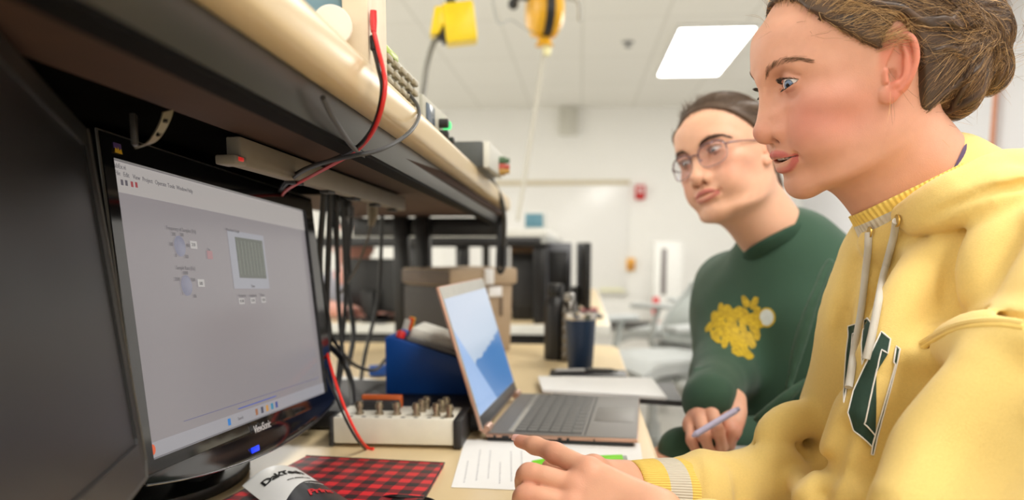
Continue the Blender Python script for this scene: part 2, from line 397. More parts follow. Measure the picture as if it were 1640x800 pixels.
def under(x0, x1, y0, y1, th_):
    return MB().hexa([(x0, y0, uz(y0)), (x1, y0, uz(y0)), (x1, y0, uz(y0) + th_), (x0, y0, uz(y0) + th_)], [(x0, y1, uz(y1)), (x1, y1, uz(y1)), (x1, y1, uz(y1) + th_), (x0, y1, uz(y1) + th_)])
under(-.325, -.205, NY0, NY1 - .05, .012).build('underside_board', m_brown, bench, smooth=False)
under(-.64, -.3255, NY0, 1.45, .010).build('rear_tray', mat('tray_black', srgb(12, 12, 12), .9, spec=.0), bench, smooth=False)
under(-.64, -.3255, 1.451, NY1 - .05, .010).build('underside_board', m_brown, bench, smooth=False)
MB().box((-.645, .29, .94), (.012, 2.08, .37), .002).build('back_panel', m_blk, bench)
def post(x, y, z0, z1, w=.045): return MB().box((x, y, (z0 + z1) / 2), (w, w, z1 - z0), .003)
for x, y in ((-.215, 2.19), (-.43, 2.18), (-.49, 2.18), (-.60, NY0 + .1)): post(x, y, DZ, uz(y), .026 if x > -.3 else .04).build('shelf_post', m_blk, bench)
MB().box((-.42, 2.20, uz(2.2) - .028), (.42, .03, .05), .003).build('end_brace', m_blk, bench)
for x, y in ((-.05, BY0 + .12), (-.05, BY1 - .15), (-.85, BY0 + .12), (-.85, BY1 - .15)): post(x, y, 0, DZ - .03, .05).build('leg', m_blk, bench)
MB().box((-.45, BY1 - .15, .10), (.8, .04, .04), .003).build('foot_rail', m_blk, bench)
MB().box((-.85, .75, .66), (.04, 2.6, .08), .003).build('rear_apron', m_blk, bench)
# power strip (raceway) under the shelf
def rw(y): return 1.1575 - .0235 * y
r0, r1 = .74, 1.45
t = thing('power_strip', 'long beige power strip fixed under the shelf above the lit monitor', 'power strip', (-.34, r0, rw(r0)))
MB().hexa([(-.318, r0, rw(r0) - .027), (-.333, r0, rw(r0) - .027), (-.333, r0, rw(r0)), (-.318, r0, rw(r0))], [(-.318, r1, rw(r1) - .024), (-.333, r1, rw(r1) - .024), (-.333, r1, rw(r1)), (-.318, r1, rw(r1))], .002).build('housing', mat('raceway_beige', srgb(140, 132, 120), .5), t)
for y in (.9, 1.02, 1.14, 1.26, 1.38): MB().box((-.3255, y, rw(y) - .0275), (.012, .03, .004), .001).build('socket', m_dark, t)
p = P(390, 257, .76)
sw = MB().box((p.x - .012, p.y, p.z), (.02, .026, .009), .002).build('switch_housing', MATS['raceway_beige'], t)
MB().box((p.x - .0015, p.y - .002, p.z + .001), (.002, .010, .004), .001).build('rocker_switch', mat('switch_red', srgb(150, 10, 14), .3, emit=(1, .05, .04), estr=.25), sw)
# perforated strap
o = MB(); pts = spline([P(270, 178, .62), P(266, 192, .62), P(256, 212, .62), P(243, 228, .62), P(225, 236, .62)], 8); nrm = Vector((1, -.6, 0)).normalized()
wd = Vector((.25, .9, .3)).normalized() * .0055
def strap_f(u, v):
    i = min(int(u * (len(pts) - 1)), len(pts) - 2); q = pts[i].lerp(pts[i + 1], u * (len(pts) - 1) - i); return q + wd * (v * 2 - 1)
o.grid(strap_f, 36, 6)
hol = [f for f in o.bm.faces if (int((f.calc_center_median() - pts[0]).length / .003) % 4 == 2) and min((f.calc_center_median() - q).length for q in pts) < .0032]
bmesh.ops.delete(o.bm, geom=hol, context='FACES')
r_ = bmesh.ops.solidify(o.bm, geom=list(o.bm.faces), thickness=.0012)
st = o.build('metal_strap', mat('zinc', srgb(150, 140, 122), .4, .7)); rebase(st, pts[0]); tag(st, 'curved perforated metal strap hanging under the shelf behind the lit monitor', 'strap')
st2p = P(215, 208, .63)
tag(rebase(MB().box(st2p, (.004, .014, .024), .001, .4).build('metal_bracket', mat('dull_steel', srgb(70, 66, 62), .4, .5)), st2p), 'small dull steel bracket left of the perforated strap', 'bracket')
# ================================================================== monitors
V3 = Vector
def plane_hit(px, py, c, n):
    r, k = ray(px, py); return CAM + r * ((c - CAM).dot(n) / r.dot(n))
m_gloss = mat('gloss_bezel', srgb(18, 18, 20), 0.1, var=.02, coat=.5)
m_rim = mat('bezel_rim', srgb(70, 68, 64), 0.3)
MC = V3((-.395, .9091, .9676)); mu = V3((.0104, .9983, -.0567)).normalized(); mn = V3((.9936, -.004, .1128)).normalized()
mv = mn.cross(mu).normalized(); mn = mu.cross(mv).normalized()
if mv.z < 0: mv = -mv
MF = frame_M(MC, mu, mv, mn)
def uv(px, py): q = plane_hit(px, py, MC, mn) - MC; return q.dot(mu), q.dot(mv)
mon = thing('computer_monitor', 'lit glossy black monitor showing a grey instrument panel window', 'monitor', (-.46, .9, DZ))
SW, SH = .477, .268
def chin(u): return -.152 - .022 * max(0, 1 - (u / .262) ** 2) ** 1.0
def put(mb, name, m, parent=mon, M=MF, **k): mb.bm.transform(M); return mb.build(name, m, parent, **k)
# bezel: frame with screen opening
def bezel_mb(o, i, z0, z1, chin_f=None):
    t = bmesh.new(); ou = []; inn = []
    N = 24
    def perim(b, curved):
        l, r, bo, to = b; pts = []
        for k in range(N): pts.append((l + (r - l) * k / N, (chin_f(l + (r - l) * k / N) if curved and chin_f else bo)))
        for k in range(N): pts.append((r, (chin_f(r) if curved and chin_f else bo) + (to - (chin_f(r) if curved and chin_f else bo)) * k / N))
        for k in range(N): pts.append((r - (r - l) * k / N, to))
        for k in range(N): pts.append((l, to + ((chin_f(l) if curved and chin_f else bo) - to) * k / N))
        return pts
    O = perim(o, True); I = perim(i, False); n = len(O)
    rings = []
    for pts, z in ((O, z0), (O, z1 - .002), ([(x * .997, y * .995) for x, y in O], z1), (I, z1 - .0005), (I, z1 - .004), (I, z0)):
        rings.append([t.verts.new((x, y, z)) for x, y in pts])
    for a, b in zip(rings[:-1], rings[1:]):
        for k in range(n): t.faces.new((a[k], a[(k + 1) % n], b[(k + 1) % n], b[k]))
    for k in range(n): t.faces.new((rings[-1][k], rings[-1][(k + 1) % n], rings[0][(k + 1) % n], rings[0][k]))
    bmesh.ops.recalc_face_normals(t, faces=t.faces)
    m_ = MB(); m_._merge(t); return m_
put(bezel_mb((-.256, .268, -.16, .155), (-SW / 2, SW / 2, -SH / 2, SH / 2), -.012, .006, chin), 'bezel', m_gloss, angle=30)
put(MB().box((0, 0, -.026), (.50, .29, .034), .014), 'back_shell', m_black)
# chin bulge: glossy curved lower lip
b1 = MB(); b1.grid(lambda u_, v_: V3(((u_ - .5) * .516, (-SH / 2 - .010) * (1 - v_) + chin((u_ - .5) * .516) * v_ - .001, .0062 + .007 * math.sin(PI * min(1, v_ * 1.0) * .5) ** 2 * max(0, 1 - abs((u_ - .5) * 2) ** 3))), 40, 10)
b1.grid(lambda u_, v_: V3(((.5 - u_) * .516, chin((.5 - u_) * .516) - .001 + .003 * v_ , (.0062 + .007 * max(0, 1 - abs((u_ - .5) * 2) ** 3)) * (1 - v_) - .010 * v_)), 40, 3)
put(b1, 'chin_cover', m_gloss, angle=50)
put(MB().tube([V3((u_ / 40 * .516 - .258, chin(u_ / 40 * .516 - .258) + .0002, .0075 + .007 * max(0, 1 - abs((u_ / 40 - .5) * 2) ** 3))) for u_ in range(41)], .0009, 6), 'chin_trim', mat('chin_chrome', srgb(120, 120, 124), .15, .8))
put(MB().tube([V3((-.2565, -.15, .004)), V3((-.2565, .1555, .004)), V3((.2685, .1555, .004)), V3((.2685, -.15, .004))], .0014, 6), 'outer_rim', m_rim)
def emis(name, col, k=1.0, rough=.25):
    return mat(name, (.02, .02, .02), rough, var=0, emit=tuple(c * k * .66 for c in srgb(*col)), estr=1.0, spec=.4)
scr = put(MB().grid(lambda a_, b_: V3(((a_ - .5) * SW, (b_ - .5) * SH, .0)), 1, 1), 'screen', emis('screen_grey', (140, 134, 135)), smooth=False)
def quad(mb, pix, z=.0006):
    t = mb.bm; vs = [t.verts.new(V3((*uv(*p), z))) for p in pix]; t.faces.new(vs)
def rect(mb, u0, v0, u1, v1, z=.0006): mb.box(((u0 + u1) / 2, (v0 + v1) / 2, z), (abs(u1 - u0), abs(v1 - v0), .0003))
sm = MB(); rect(sm, -SW / 2, .106, SW / 2, SH / 2 - .0005, .0003); put(sm, 'menu_bar', emis('screen_light', (170, 164, 160)), scr)
m_stx = emis('screen_text', (100, 96, 98))
def stext(body, size, M, depth, **k): put(MB().text(body, size, M, depth, **k), 'screen_text', m_stx, scr, smooth=False)
u_, v_ = uv(182, 266); stext('LabEx.vi', .0062, Matrix.Translation((-.234, v_ + .001, .0008)), .0001)
for i, w_ in enumerate(('File', 'Edit', 'View', 'Project', 'Operate', 'Tools', 'Window', 'Help')):
    stext(w_, .0060, Matrix.Translation((-.232 + (0, .013, .028, .044, .066, .089, .106, .128)[i], uv(205, 283)[1] + .001, .0008)), .0001)
for px, py in ((287, 369),): u_, v_ = uv(px, py); stext('Frequency of Samples (Hz)', .0055, Matrix.Translation((u_ - .026, v_ + .001, .0008)), .0001)
u_, v_ = uv(294, 429); stext('Sample Rate (Hz)', .0055, Matrix.Translation((u_ - .016, v_, .0008)), .0001)
for tx, px, py in (('200', 277, 375), ('300', 290, 376), ('100', 273, 391), ('400', 300, 393), ('0', 281, 409), ('500', 298, 411), ('5000', 296, 437), ('2500', 283, 447), ('7500', 308, 448), ('1', 291, 470), ('10k', 311, 474), ('On', 333, 400)):
    u_, v_ = uv(px, py); stext(tx, .0052, Matrix.Translation((u_, v_, .0008)), .0001, align='CENTER')
for tx, px, py in (('Waveform Graph', 371, 369), ('Time', 404, 458), ('Frequency', 387, 473), ('Amplitude', 404, 473), ('Phase', 419, 472), ('42.00', 386, 482), ('0.50', 404, 481), ('0.00', 421, 480), ('Search', 384, 669)):
    u_, v_ = uv(px, py); stext(tx, .0050, Matrix.Translation((u_, v_, .0012)), .0001, align='CENTER')
for tx, px, py in (('210', 308, 392), ('100', 320, 454)):
    u_, v_ = uv(px, py); stext(tx, .0050, Matrix.Translation((u_, v_, .0014)), .0001, align='CENTER')
sm = MB()
for px, py, w_, h_ in ((309, 392, .014, .008), (321, 453, .014, .008), (386, 482, .014, .007), (404, 481, .013, .007), (421, 480, .013, .007)):
    sm = MB(); u_, v_ = uv(px, py); rect(sm, u_ - w_ / 2, v_ - h_ / 2, u_ + w_ / 2, v_ + h_ / 2, .0009)
    put(sm, 'value_field', emis('screen_field', (176, 172, 168)), scr, smooth=False)
sm = MB(); ua, va = uv(363, 368); ub, vb = uv(431, 462); rect(sm, ua, vb, ub, va); put(sm, 'graph_frame', emis('screen_frame', (152, 152, 158)), scr, smooth=False)
sm = MB(); ua, va = uv(375, 379); ub, vb = uv(426, 446); rect(sm, ua, vb, ub, va, .0009); put(sm, 'graph_plot', emis('screen_plot', (96, 99, 92)), scr, smooth=False)
sm = MB()
for k in range(8): x_ = ua + (ub - ua) * (k + .5) / 8; rect(sm, x_ - .0006, vb + .004, x_ + .0006, va - .004, .0012)
put(sm, 'graph_trace', emis('screen_trace', (128, 132, 122)), scr, smooth=False)
for px, py in ((287, 394), (298, 457)):
    u_, v_ = uv(px, py)
    put(MB().lathe([(.0105, .0006), (.0105, .0012), (.008, .0018), (.001, .002)], c=(u_, v_, 0)), 'dial_image', emis('screen_dial', (132, 132, 146)), scr)
sm = MB(); u_, v_ = uv(335, 408); rect(sm, u_ - .006, v_ - .0045, u_ + .006, v_ + .0045, .0009); put(sm, 'button_image', emis('screen_button', (158, 120, 122)), scr, smooth=False)
sm = MB()
for px, py in ((194, 292), (201, 293)): u_, v_ = uv(px, py); sm.box((u_, v_, .0009), (.0035, .005, .0003))
put(sm, 'tool_icon', emis('screen_icon', (90, 86, 92)), scr, smooth=False)
sm = MB()
for px, py in ((210, 295), (217, 296)): u_, v_ = uv(px, py); sm.box((u_, v_, .0009), (.0035, .005, .0003))
put(sm, 'stop_icon', emis('screen_icon_red', (150, 70, 74)), scr, smooth=False)
sm = MB(); rect(sm, -SW / 2, -SH / 2 + .0005, SW / 2, -SH / 2 + .014, .0004); put(sm, 'taskbar', emis('screen_taskbar', (154, 152, 156)), scr, smooth=False)
sm = MB(); rect(sm, -.17, -.1105, .22, -.1099, .0006); put(sm, 'window_edge', emis('screen_line', (96, 96, 130)), scr, smooth=False)
sm = MB(); rect(sm, -.05, -.1165, .06, -.1155, .0006); put(sm, 'scroll_bar', emis('screen_blue', (60, 84, 170)), scr, smooth=False)
for px, py, c_, nm in ((366, 674, (40, 120, 190), 'start_icon'), (410, 659, (150, 100, 70), 'app_icon'), (419, 657, (70, 74, 90), 'app_icon'), (427, 654, (190, 140, 70), 'app_icon'), (435, 651, (40, 130, 160), 'app_icon'), (442, 648, (60, 80, 140), 'app_icon')):
    u_, v_ = uv(px, py); sm = MB().box((u_, -SH / 2 + .0075, .0009), (.0065, .0075, .0004), .0008); put(sm, nm, emis('icon_%d' % px, c_), scr, smooth=False)
u_, v_ = uv(243, 717); sm = MB().lathe([(.0048, 0), (.0048, .0005)], c=(u_ - .001, -SH / 2 + .008, .0008)); put(sm, 'weather_icon', emis('icon_w', (214, 90, 50)), scr)
# maker's name, power light, sticker
u_, v_ = uv(405, 690); put(MB().text('ViewSonic', .0130, Matrix.Translation((u_ - .016, -.1440, .0085)), .0003, space=.9), 'maker_name', mat('logo_silver', srgb(200, 200, 204), .3, .3), smooth=False)
u_, v_ = uv(396, 729); put(MB().box((-.045, -.1640, .0122), (.020, .0065, .002), .0008), 'power_light', mat('led_blue', (0, 0, .1), .3, var=0, emit=(.01, .05, 1.0), estr=.8))
u_, v_ = uv(177, 237)
put(MB().box((u_, v_ + .001, .0065), (.0115, .0050, .0006), .0002), 'energy_sticker', mat('sticker_purple', srgb(92, 70, 130), .4))
put(MB().prism([(-.0055, -.0035), (.0055, -.0035), (.0045, .001), (.001, -.001), (0, .002), (-.001, -.001), (-.0045, .001)], .0004, Matrix.Translation((u_, v_ - .002, .0068))), 'sticker_flame', mat('sticker_yellow', srgb(214, 170, 40), .4))
MB().box((-.455, .905, .80), (.035, .075, .16), .008).build('neck', m_black, mon)
MB().prism([(.075 * math.cos(a) - .485, .905 + .12 * math.sin(a)) for a in [k * 2 * PI / 48 for k in range(48)]], .014, Matrix.Translation((0, 0, DZ + .0005)), .003).build('base', m_black, mon)

# dark monitor at the left
R1, R2 = P(140, 207, .60), P(238, 760, .585)
dv = (R1 - R2).normalized(); hd = V3((-.324, 1, 0)); hd = V3((hd.x * _c - hd.y * _s, hd.x * _s + hd.y * _c, 0)).normalized()
dn = hd.cross(dv).normalized()
if dn.x < 0: dn = -dn
du = dv.cross(dn).normalized()
if du.dot(hd) < 0: du = -du
H2 = (R1 - R2).length; W2 = .46
MF2 = frame_M(R1, du, dv, dn)
m2 = thing('computer_monitor', 'dark switched-off monitor at the left, nearest the lens', 'monitor', (R2.x - .05, R2.y - .2, DZ))
b1 = MB(); t = bmesh.new()
O = [(-W2, 0), (0, 0), (0, -H2 + .012), (-.012, -H2), (-W2, -H2)][::-1]; I = [(-W2 + .016, -.014), (-.013, -.014), (-.013, -H2 + .03), (-.014, -H2 + .026), (-W2 + .016, -H2 + .026)][::-1]
rings = [[t.verts.new((x, y, z)) for x, y in pts] for pts, z in ((O, -.03), (O, -.003), ([(x * 1.0 - .002 * (1 if x > -.1 else -1), y) for x, y in O], 0), (I, -.001), (I, -.004))]
for a, b in zip(rings[:-1], rings[1:]):
    for k in range(5): t.faces.new((a[k], a[(k + 1) % 5], b[(k + 1) % 5], b[k]))
t.faces.new(rings[0]); bmesh.ops.recalc_face_normals(t, faces=t.faces); b1._merge(t)
put(b1, 'bezel', mat('satin_bezel', srgb(30, 30, 30), .35), m2, MF2, smooth=False)
put(MB().grid(lambda a_, b_: V3((-W2 + .014 + a_ * (W2 - .026), -H2 + .024 + b_ * (H2 - .036), -.003)), 1, 1), 'screen', mat('dark_screen', srgb(28, 28, 30), .32, var=.02, spec=.35), m2, MF2, smooth=False)
put(MB().tube([V3((-.001, 0, .0)), V3((-.001, -H2 + .012, .0)), V3((-.012, -H2, 0)), V3((-W2, -H2, 0))], .0012, 6), 'outer_rim', m_rim, m2, MF2)
put(MB().box((-W2 * .5, -H2 * .5, -.04), (W2 * .7, H2 * .7, .03), .01), 'back_shell', m_black, m2, MF2)
cb = MF2 @ V3((-W2 * .5, -H2 * .72, -.05))
MB().cyl((cb.x, cb.y, DZ + .01), cb, .022).build('neck', m_black, m2)
MB().prism([(cb.x + .10 * math.cos(a), cb.y + .08 * math.sin(a)) for a in [k * 2 * PI / 40 for k in range(40)]], .012, Matrix.Translation((0, 0, DZ + .0005)), .003).build('base', m_black, m2)

# ================================================================== laptop
LO = V3((-.1365, 1.1415, DZ)); la = -.081; LD, LWd, LT = .222, .318, .0112
LM = Matrix.Translation(LO) @ Matrix.Rotation(la, 4, 'Z')       # x hinge->front, y depth
lap = thing('laptop', 'open grey laptop with copper edges and a blue picture on its screen', 'laptop', LO, la)
m_lap = mat('laptop_grey', srgb(116, 113, 110), .55, .1, var=.02)
m_cop = mat('laptop_copper', srgb(196, 156, 136), .28, .6)
put(MB().box((LD / 2, LWd / 2, .0065 + LT / 2 - .002), (LD, LWd, LT - .0055), .0015), 'base_edge', m_cop, lap, LM)
put(MB().box((LD / 2 - .002, LWd / 2, .0035), (LD - .008, LWd - .006, .0055), .0015), 'bottom_shell', m_dark, lap, LM)
put(MB().box((LD / 2 + .001, LWd / 2, .003 + LT - .0012), (LD - .004, LWd - .003, .0022), .0008), 'deck', m_lap, lap, LM)
zt = .003 + LT + .0001
put(MB().box((.092, LWd / 2, zt), (.098, LWd - .024, .0008), .0004), 'keyboard_well', mat('key_well', srgb(70, 70, 70), .5), lap, LM)
kb = MB()
for r_i in range(6):
    n_ = 15 if r_i < 5 else 11; x_ = .050 + r_i * .0166
    for k in range(n_):
        w_ = (LWd - .03) / n_; kb.box((x_, .015 + w_ * (k + .5), zt + .0009), (.0142, w_ - .0022, .0012), .0004, seg=1)
put(kb, 'keyboard_keys', mat('keys', srgb(96, 95, 94), .45), lap, LM)
put(MB().box((.036, LWd / 2, zt + .0002), (.008, LWd - .02, .001), .0004), 'speaker_bar', mat('lap_silver', srgb(178, 176, 172), .3, .5), lap, LM)
put(MB().box((.146, LWd / 2, zt), (.0025, LWd - .02, .0006)), 'deck_groove', m_dark, lap, LM)
put(MB().box((.184, LWd / 2, zt), (.062, .11, .0005), .0002), 'touchpad', mat('touchpad', srgb(122, 119, 116), .5, .1), lap, LM)
pt = MB()
for x_, w_ in ((.014, .004), (.030, .010), (.110, .006), (.122, .004), (.160, .002)): pt.box((x_, -.0003, .003 + LT * .5), (w_, .001, .0045), .0003)
put(pt, 'side_port', m_dark, lap, LM)
for y_ in (.022, LWd - .022): put(MB().cyl((-.001, y_ - .014, .016), (-.001, y_ + .014, .016), .0065), 'hinge', m_cop, lap, LM)
tilt = math.atan2(.067, .218); LH = .222
LMl = LM @ Matrix.Translation((-.004, 0, .016)) @ Matrix.Rotation(-tilt, 4, 'Y')     # z up the lid, x normal to the viewer
lid = put(MB().box((-.0025, LWd / 2, LH / 2), (.0055, LWd, LH), .0022), 'lid', m_cop, lap, LMl)
put(MB().box((.0006, LWd / 2, LH / 2), (.001, LWd - .004, LH - .004), .0004), 'lid_bezel', mat('lid_bezel', srgb(176, 176, 172), .3), lid, LMl)
put(MB().box((.0012, LWd / 2, .012), (.0008, LWd - .006, .018), .0003), 'lower_bezel', mat('lap_bezel_dark', srgb(52, 52, 56), .3), lid, LMl)
def lap_screen_mat():
    m = bpy.data.materials.new('laptop_picture'); m.use_nodes = True; nt = m.node_tree; L = nt.links; b = nt.nodes['Principled BSDF']
    tc = nt.nodes.new('ShaderNodeTexCoord'); n = nt.nodes.new('ShaderNodeTexNoise'); n.inputs['Scale'].default_value = 9; n.inputs['Detail'].default_value = 3
    L.new(tc.outputs['UV'], n.inputs['Vector']); sp = nt.nodes.new('ShaderNodeSeparateXYZ'); L.new(tc.outputs['UV'], sp.inputs[0])
    # picture: pale sky above, deep blue field below with a ragged border, lighter blue at the near side
    ad = nt.nodes.new('ShaderNodeMath'); ad.operation = 'MULTIPLY_ADD'; L.new(n.outputs['Fac'], ad.inputs[0]); ad.inputs[1].default_value = .16; L.new(sp.outputs['Y'], ad.inputs[2])
    ad2 = nt.nodes.new('ShaderNodeMath'); ad2.operation = 'MULTIPLY_ADD'; L.new(sp.outputs['X'], ad2.inputs[0]); ad2.inputs[1].default_value = -.22; L.new(ad.outputs[0], ad2.inputs[2])
    r1 = nt.nodes.new('ShaderNodeValToRGB'); e = r1.color_ramp.elements
    e[0].position = .40; e[0].color = (*srgb(44, 118, 184), 1); e[1].position = .425; e[1].color = (*srgb(178, 196, 216), 1)
    e2 = e.new(.85); e2.color = (*srgb(192, 204, 222), 1)
    L.new(ad2.outputs[0], r1.inputs['Fac'])
    d = nt.nodes.new('ShaderNodeMath'); d.operation = 'MULTIPLY_ADD'; L.new(sp.outputs['Y'], d.inputs[0]); d.inputs[1].default_value = .62; L.new(sp.outputs['X'], d.inputs[2])
    r2 = nt.nodes.new('ShaderNodeMapRange'); r2.inputs['From Min'].default_value = .44; r2.inputs['From Max'].default_value = .47; L.new(d.outputs[0], r2.inputs['Value'])
    mx = nt.nodes.new('ShaderNodeMix'); mx.data_type = 'RGBA'; L.new(r2.outputs['Result'], mx.inputs['Factor']); mx.inputs['A'].default_value = (*srgb(140, 176, 224), 1); L.new(r1.outputs['Color'], mx.inputs['B'])
    L.new(mx.outputs['Result'], b.inputs['Emission Color']); b.inputs['Emission Strength'].default_value = .66; b.inputs['Base Color'].default_value = (.02, .02, .02, 1); b.inputs['Roughness'].default_value = .2
    return m
ls = put(MB().grid(lambda a_, b_: V3((.0015, .006 + a_ * (LWd - .012), .022 + b_ * (LH - .042))), 1, 1), 'screen', lap_screen_mat(), lid, LMl, smooth=False)
uvl = ls.data.uv_layers.new(name='UVMap')
li = LMl.inverted()
for lp in ls.data.loops:
    c = li @ ls.data.vertices[lp.vertex_index].co; uvl.data[lp.index].uv = ((c.y - .006) / (LWd - .012), (c.z - .022) / (LH - .042))
# ================================================================== papers and folders
m_paper = mat('paper', srgb(240, 240, 240), .7, var=.01)
m_ink = mat('ink', srgb(196, 196, 200), .7)
def sheet(name, label, cat, corners, z, th_, m=m_paper, n=1):
    mb = MB(); c = [V3((x, y, z)) for x, y in corners]; up = V3((0, 0, th_))
    mb.hexa(c, [p + up for p in c]); o = mb.build(name, m, smooth=False); rebase(o, c[0]); return tag(o, label, cat)
pp = sheet('printed_page', 'white printed page on the desk, half under the laptop edge', 'paper', [(-.151, .917), (.082, .905), (.090, 1.150), (-.168, 1.150)], DZ + .0004, .0006)
tx = MB()
for r_i in range(7):
    x_ = -.138 + r_i * .0145; y_ = .935 + .01 * (r_i % 3)
    while y_ < (1.09 if r_i % 3 else 1.03):
        w_ = rnd.uniform(.003, .009); tx.box((x_ - .09 * (y_ - .93), y_ + w_ / 2, DZ + .0012), (.0016, w_, .0002)); y_ += w_ + .003
tx.build('text_lines', m_ink, pp, smooth=False)
binder = sheet('binder', 'dark grey thin binder under the white paper stack, overhanging the desk edge', 'binder', [(-.05, 1.49), (.185, 1.425), (.19, 1.61), (-.03, 1.62)], DZ + .0003, .010, mat('binder_grey', srgb(58, 58, 62), .5))
sheet('paper_stack', 'blank white stack of paper behind the laptop, hanging over the desk edge', 'paper', [(-.068, 1.485), (.158, 1.432), (.150, 1.640), (-.085, 1.640)], DZ + .0105, .006)
# plaid folder
def plaid_mat():
    m = bpy.data.materials.new('buffalo_plaid'); m.use_nodes = True; nt = m.node_tree; L = nt.links; b = nt.nodes['Principled BSDF']
    tc = nt.nodes.new('ShaderNodeTexCoord'); mp = nt.nodes.new('ShaderNodeMapping'); mp.inputs['Rotation'].default_value = (0, 0, .10); mp.inputs['Scale'].default_value = (36, 36, 36); L.new(tc.outputs['Object'], mp.inputs['Vector'])
    sp = nt.nodes.new('ShaderNodeSeparateXYZ'); L.new(mp.outputs['Vector'], sp.inputs[0]); res = []
    for ax in 'XY':
        f_ = nt.nodes.new('ShaderNodeMath'); f_.operation = 'FRACT'; L.new(sp.outputs[ax], f_.inputs[0])
        g_ = nt.nodes.new('ShaderNodeMath'); g_.operation = 'GREATER_THAN'; g_.inputs[1].default_value = .5; L.new(f_.outputs[0], g_.inputs[0]); res.append(g_)
    s_ = nt.nodes.new('ShaderNodeMath'); s_.operation = 'ADD'; L.new(res[0].outputs[0], s_.inputs[0]); L.new(res[1].outputs[0], s_.inputs[1])
    d_ = nt.nodes.new('ShaderNodeMath'); d_.operation = 'DIVIDE'; d_.inputs[1].default_value = 2; L.new(s_.outputs[0], d_.inputs[0])
    r = nt.nodes.new('ShaderNodeValToRGB'); r.color_ramp.interpolation = 'CONSTANT'; e = r.color_ramp.elements
    e[0].position = 0; e[0].color = (*srgb(206, 30, 40), 1); e[1].position = .4; e[1].color = (*srgb(118, 24, 32), 1); x = e.new(.9); x.color = (*srgb(34, 24, 26), 1)
    L.new(d_.outputs[0], r.inputs['Fac']); L.new(r.outputs['Color'], b.inputs['Base Color']); b.inputs['Roughness'].default_value = .5
    return m
fo = thing('plaid_folder', 'red and black buffalo plaid folder on the desk in front of the lit monitor', 'folder', (-.28, .9, DZ))
cs = [V3((-.405, .78, DZ + .001)), V3((-.172, .78, DZ + .001)), V3((-.174, 1.003, DZ + .001)), V3((-.366, 1.022, DZ + .001))]
MB().hexa(cs, [p + V3((0, 0, .005)) for p in cs], .001).build('cover', plaid_mat(), fo)
MB().tube([p + V3((0, 0, .0048)) for p in cs[1:]], .0012, 6).build('cover_edge', mat('plaid_edge', srgb(40, 18, 22), .5), fo)
# leaflet lying on the folder
A0, A1, A2 = G(388, 780, DZ + .008), G(474, 751, DZ + .008), G(554, 801, DZ + .008)
e1 = (A1 - A0); e2 = (A2 - A1); nl = V3((0, 0, 1))
def leaf(u_, v_, z=0): return A0 + e1 * u_ + e2 * v_ + V3((0, 0, .012 * math.sin(PI * min(1, max(0, u_))) * 1.0 + .0015 + z))
lf = thing('leaflet', 'white and black curled leaflet with bold lettering on the plaid folder', 'leaflet', A0)
b1 = MB().grid(lambda a_, b_: leaf(a_, b_ * 1.6), 16, 24); bmesh.ops.solidify(b1.bm, geom=list(b1.bm.faces), thickness=.0006); b1.build('white_panel', mat('leaf_white', srgb(236, 236, 234), .35, var=.0), lf)
def bk(u_): return .52 + .34 * (1 - u_) ** 1.3 - .05
b1 = MB().grid(lambda a_, b_: leaf(a_, bk(a_) + (1.59 - bk(a_)) * b_, .0008), 16, 20); b1.build('black_panel', mat('leaf_black', srgb(44, 46, 48), .35, var=.0), lf)
def leaf_text(s_, size, u0, v0, m, nm, bold=False, shear=0., z=.0016, space=1.0, fit=0):
    b = MB().text(s_, size, Matrix.Identity(4), .0002, bold, shear, space=space); lu, lv = e1.length, e2.length
    if fit: k_ = fit * lu / max(v.co.x for v in b.bm.verts); bmesh.ops.scale(b.bm, vec=(k_, k_ * 1.15, 1), verts=b.bm.verts)
    for v in b.bm.verts:
        x, y, zz = v.co; v.co = leaf(u0 + x / lu, v0 - y / lv, z + zz)
    b.build(nm, m, lf, smooth=False)
leaf_text('DakTech', .030, .16, .26, mat('leaf_ink', srgb(24, 24, 26), .4), 'bold_lettering', True, space=.9, fit=.74)
leaf_text('www.daktech.com', .0085, .46, .44, mat('leaf_ink', srgb(24, 24, 26), .4), 'small_lettering', fit=.42)
leaf_text('Print', .030, .46, .84, mat('leaf_red', srgb(206, 34, 44), .4), 'red_lettering', True, .3, space=.9, fit=.46)
leaf_text('your computer people', .0085, .64, .60, mat('leaf_white2', srgb(230, 230, 230), .4), 'white_lettering', fit=.34)
# cable loop at the frame's lower edge
pts = [G(604, 806, DZ + .004), G(612, 797, DZ + .004), G(632, 794, DZ + .008), G(662, 796, DZ + .006), G(690, 800, DZ + .004), G(705, 812, DZ + .004)]
tag(rebase(MB().tube(spline(pts, 8), .0022).build('mouse_cable', m_black), pts[0]), 'thin black cable looped on the desk beside the plaid folder', 'cable')
# ================================================================== instruments on the desk
m_bncw = mat('box_white', srgb(226, 222, 208), .45)
t = thing('connector_box', 'white connector box with metal plugs on top, in front of the laptop lid', 'connector box', (-.26, 1.13, DZ))
bx0, bx1, by0, by1, bh = -.350, -.176, 1.092, 1.178, .042
MB().box(((bx0 + bx1) / 2, (by0 + by1) / 2, DZ + .004 + bh / 2), (bx1 - bx0, by1 - by0, bh - .004), .002).build('enclosure', m_bncw, t)
for x_, w_ in ((bx0 - .003, .006), (bx1 + .006, .012)): MB().box((x_, (by0 + by1) / 2, DZ + .002 + bh / 2), (w_, by1 - by0 + .006, bh), .002).build('end_cap', m_dark, t)
m_bnc = mat('bnc_metal', srgb(168, 156, 138), .25, .85)
zt2 = DZ + .002 + bh
def bnc(x, y):
    MB().lathe([(.0065, 0), (.0065, .003), (.0048, .003), (.0048, .010), (.0062, .010), (.0062, .016), (.005, .0165), (.005, .019), (.003, .019), (.003, .012)], c=(x, y, zt2)).build('bnc_plug', m_bnc, t)
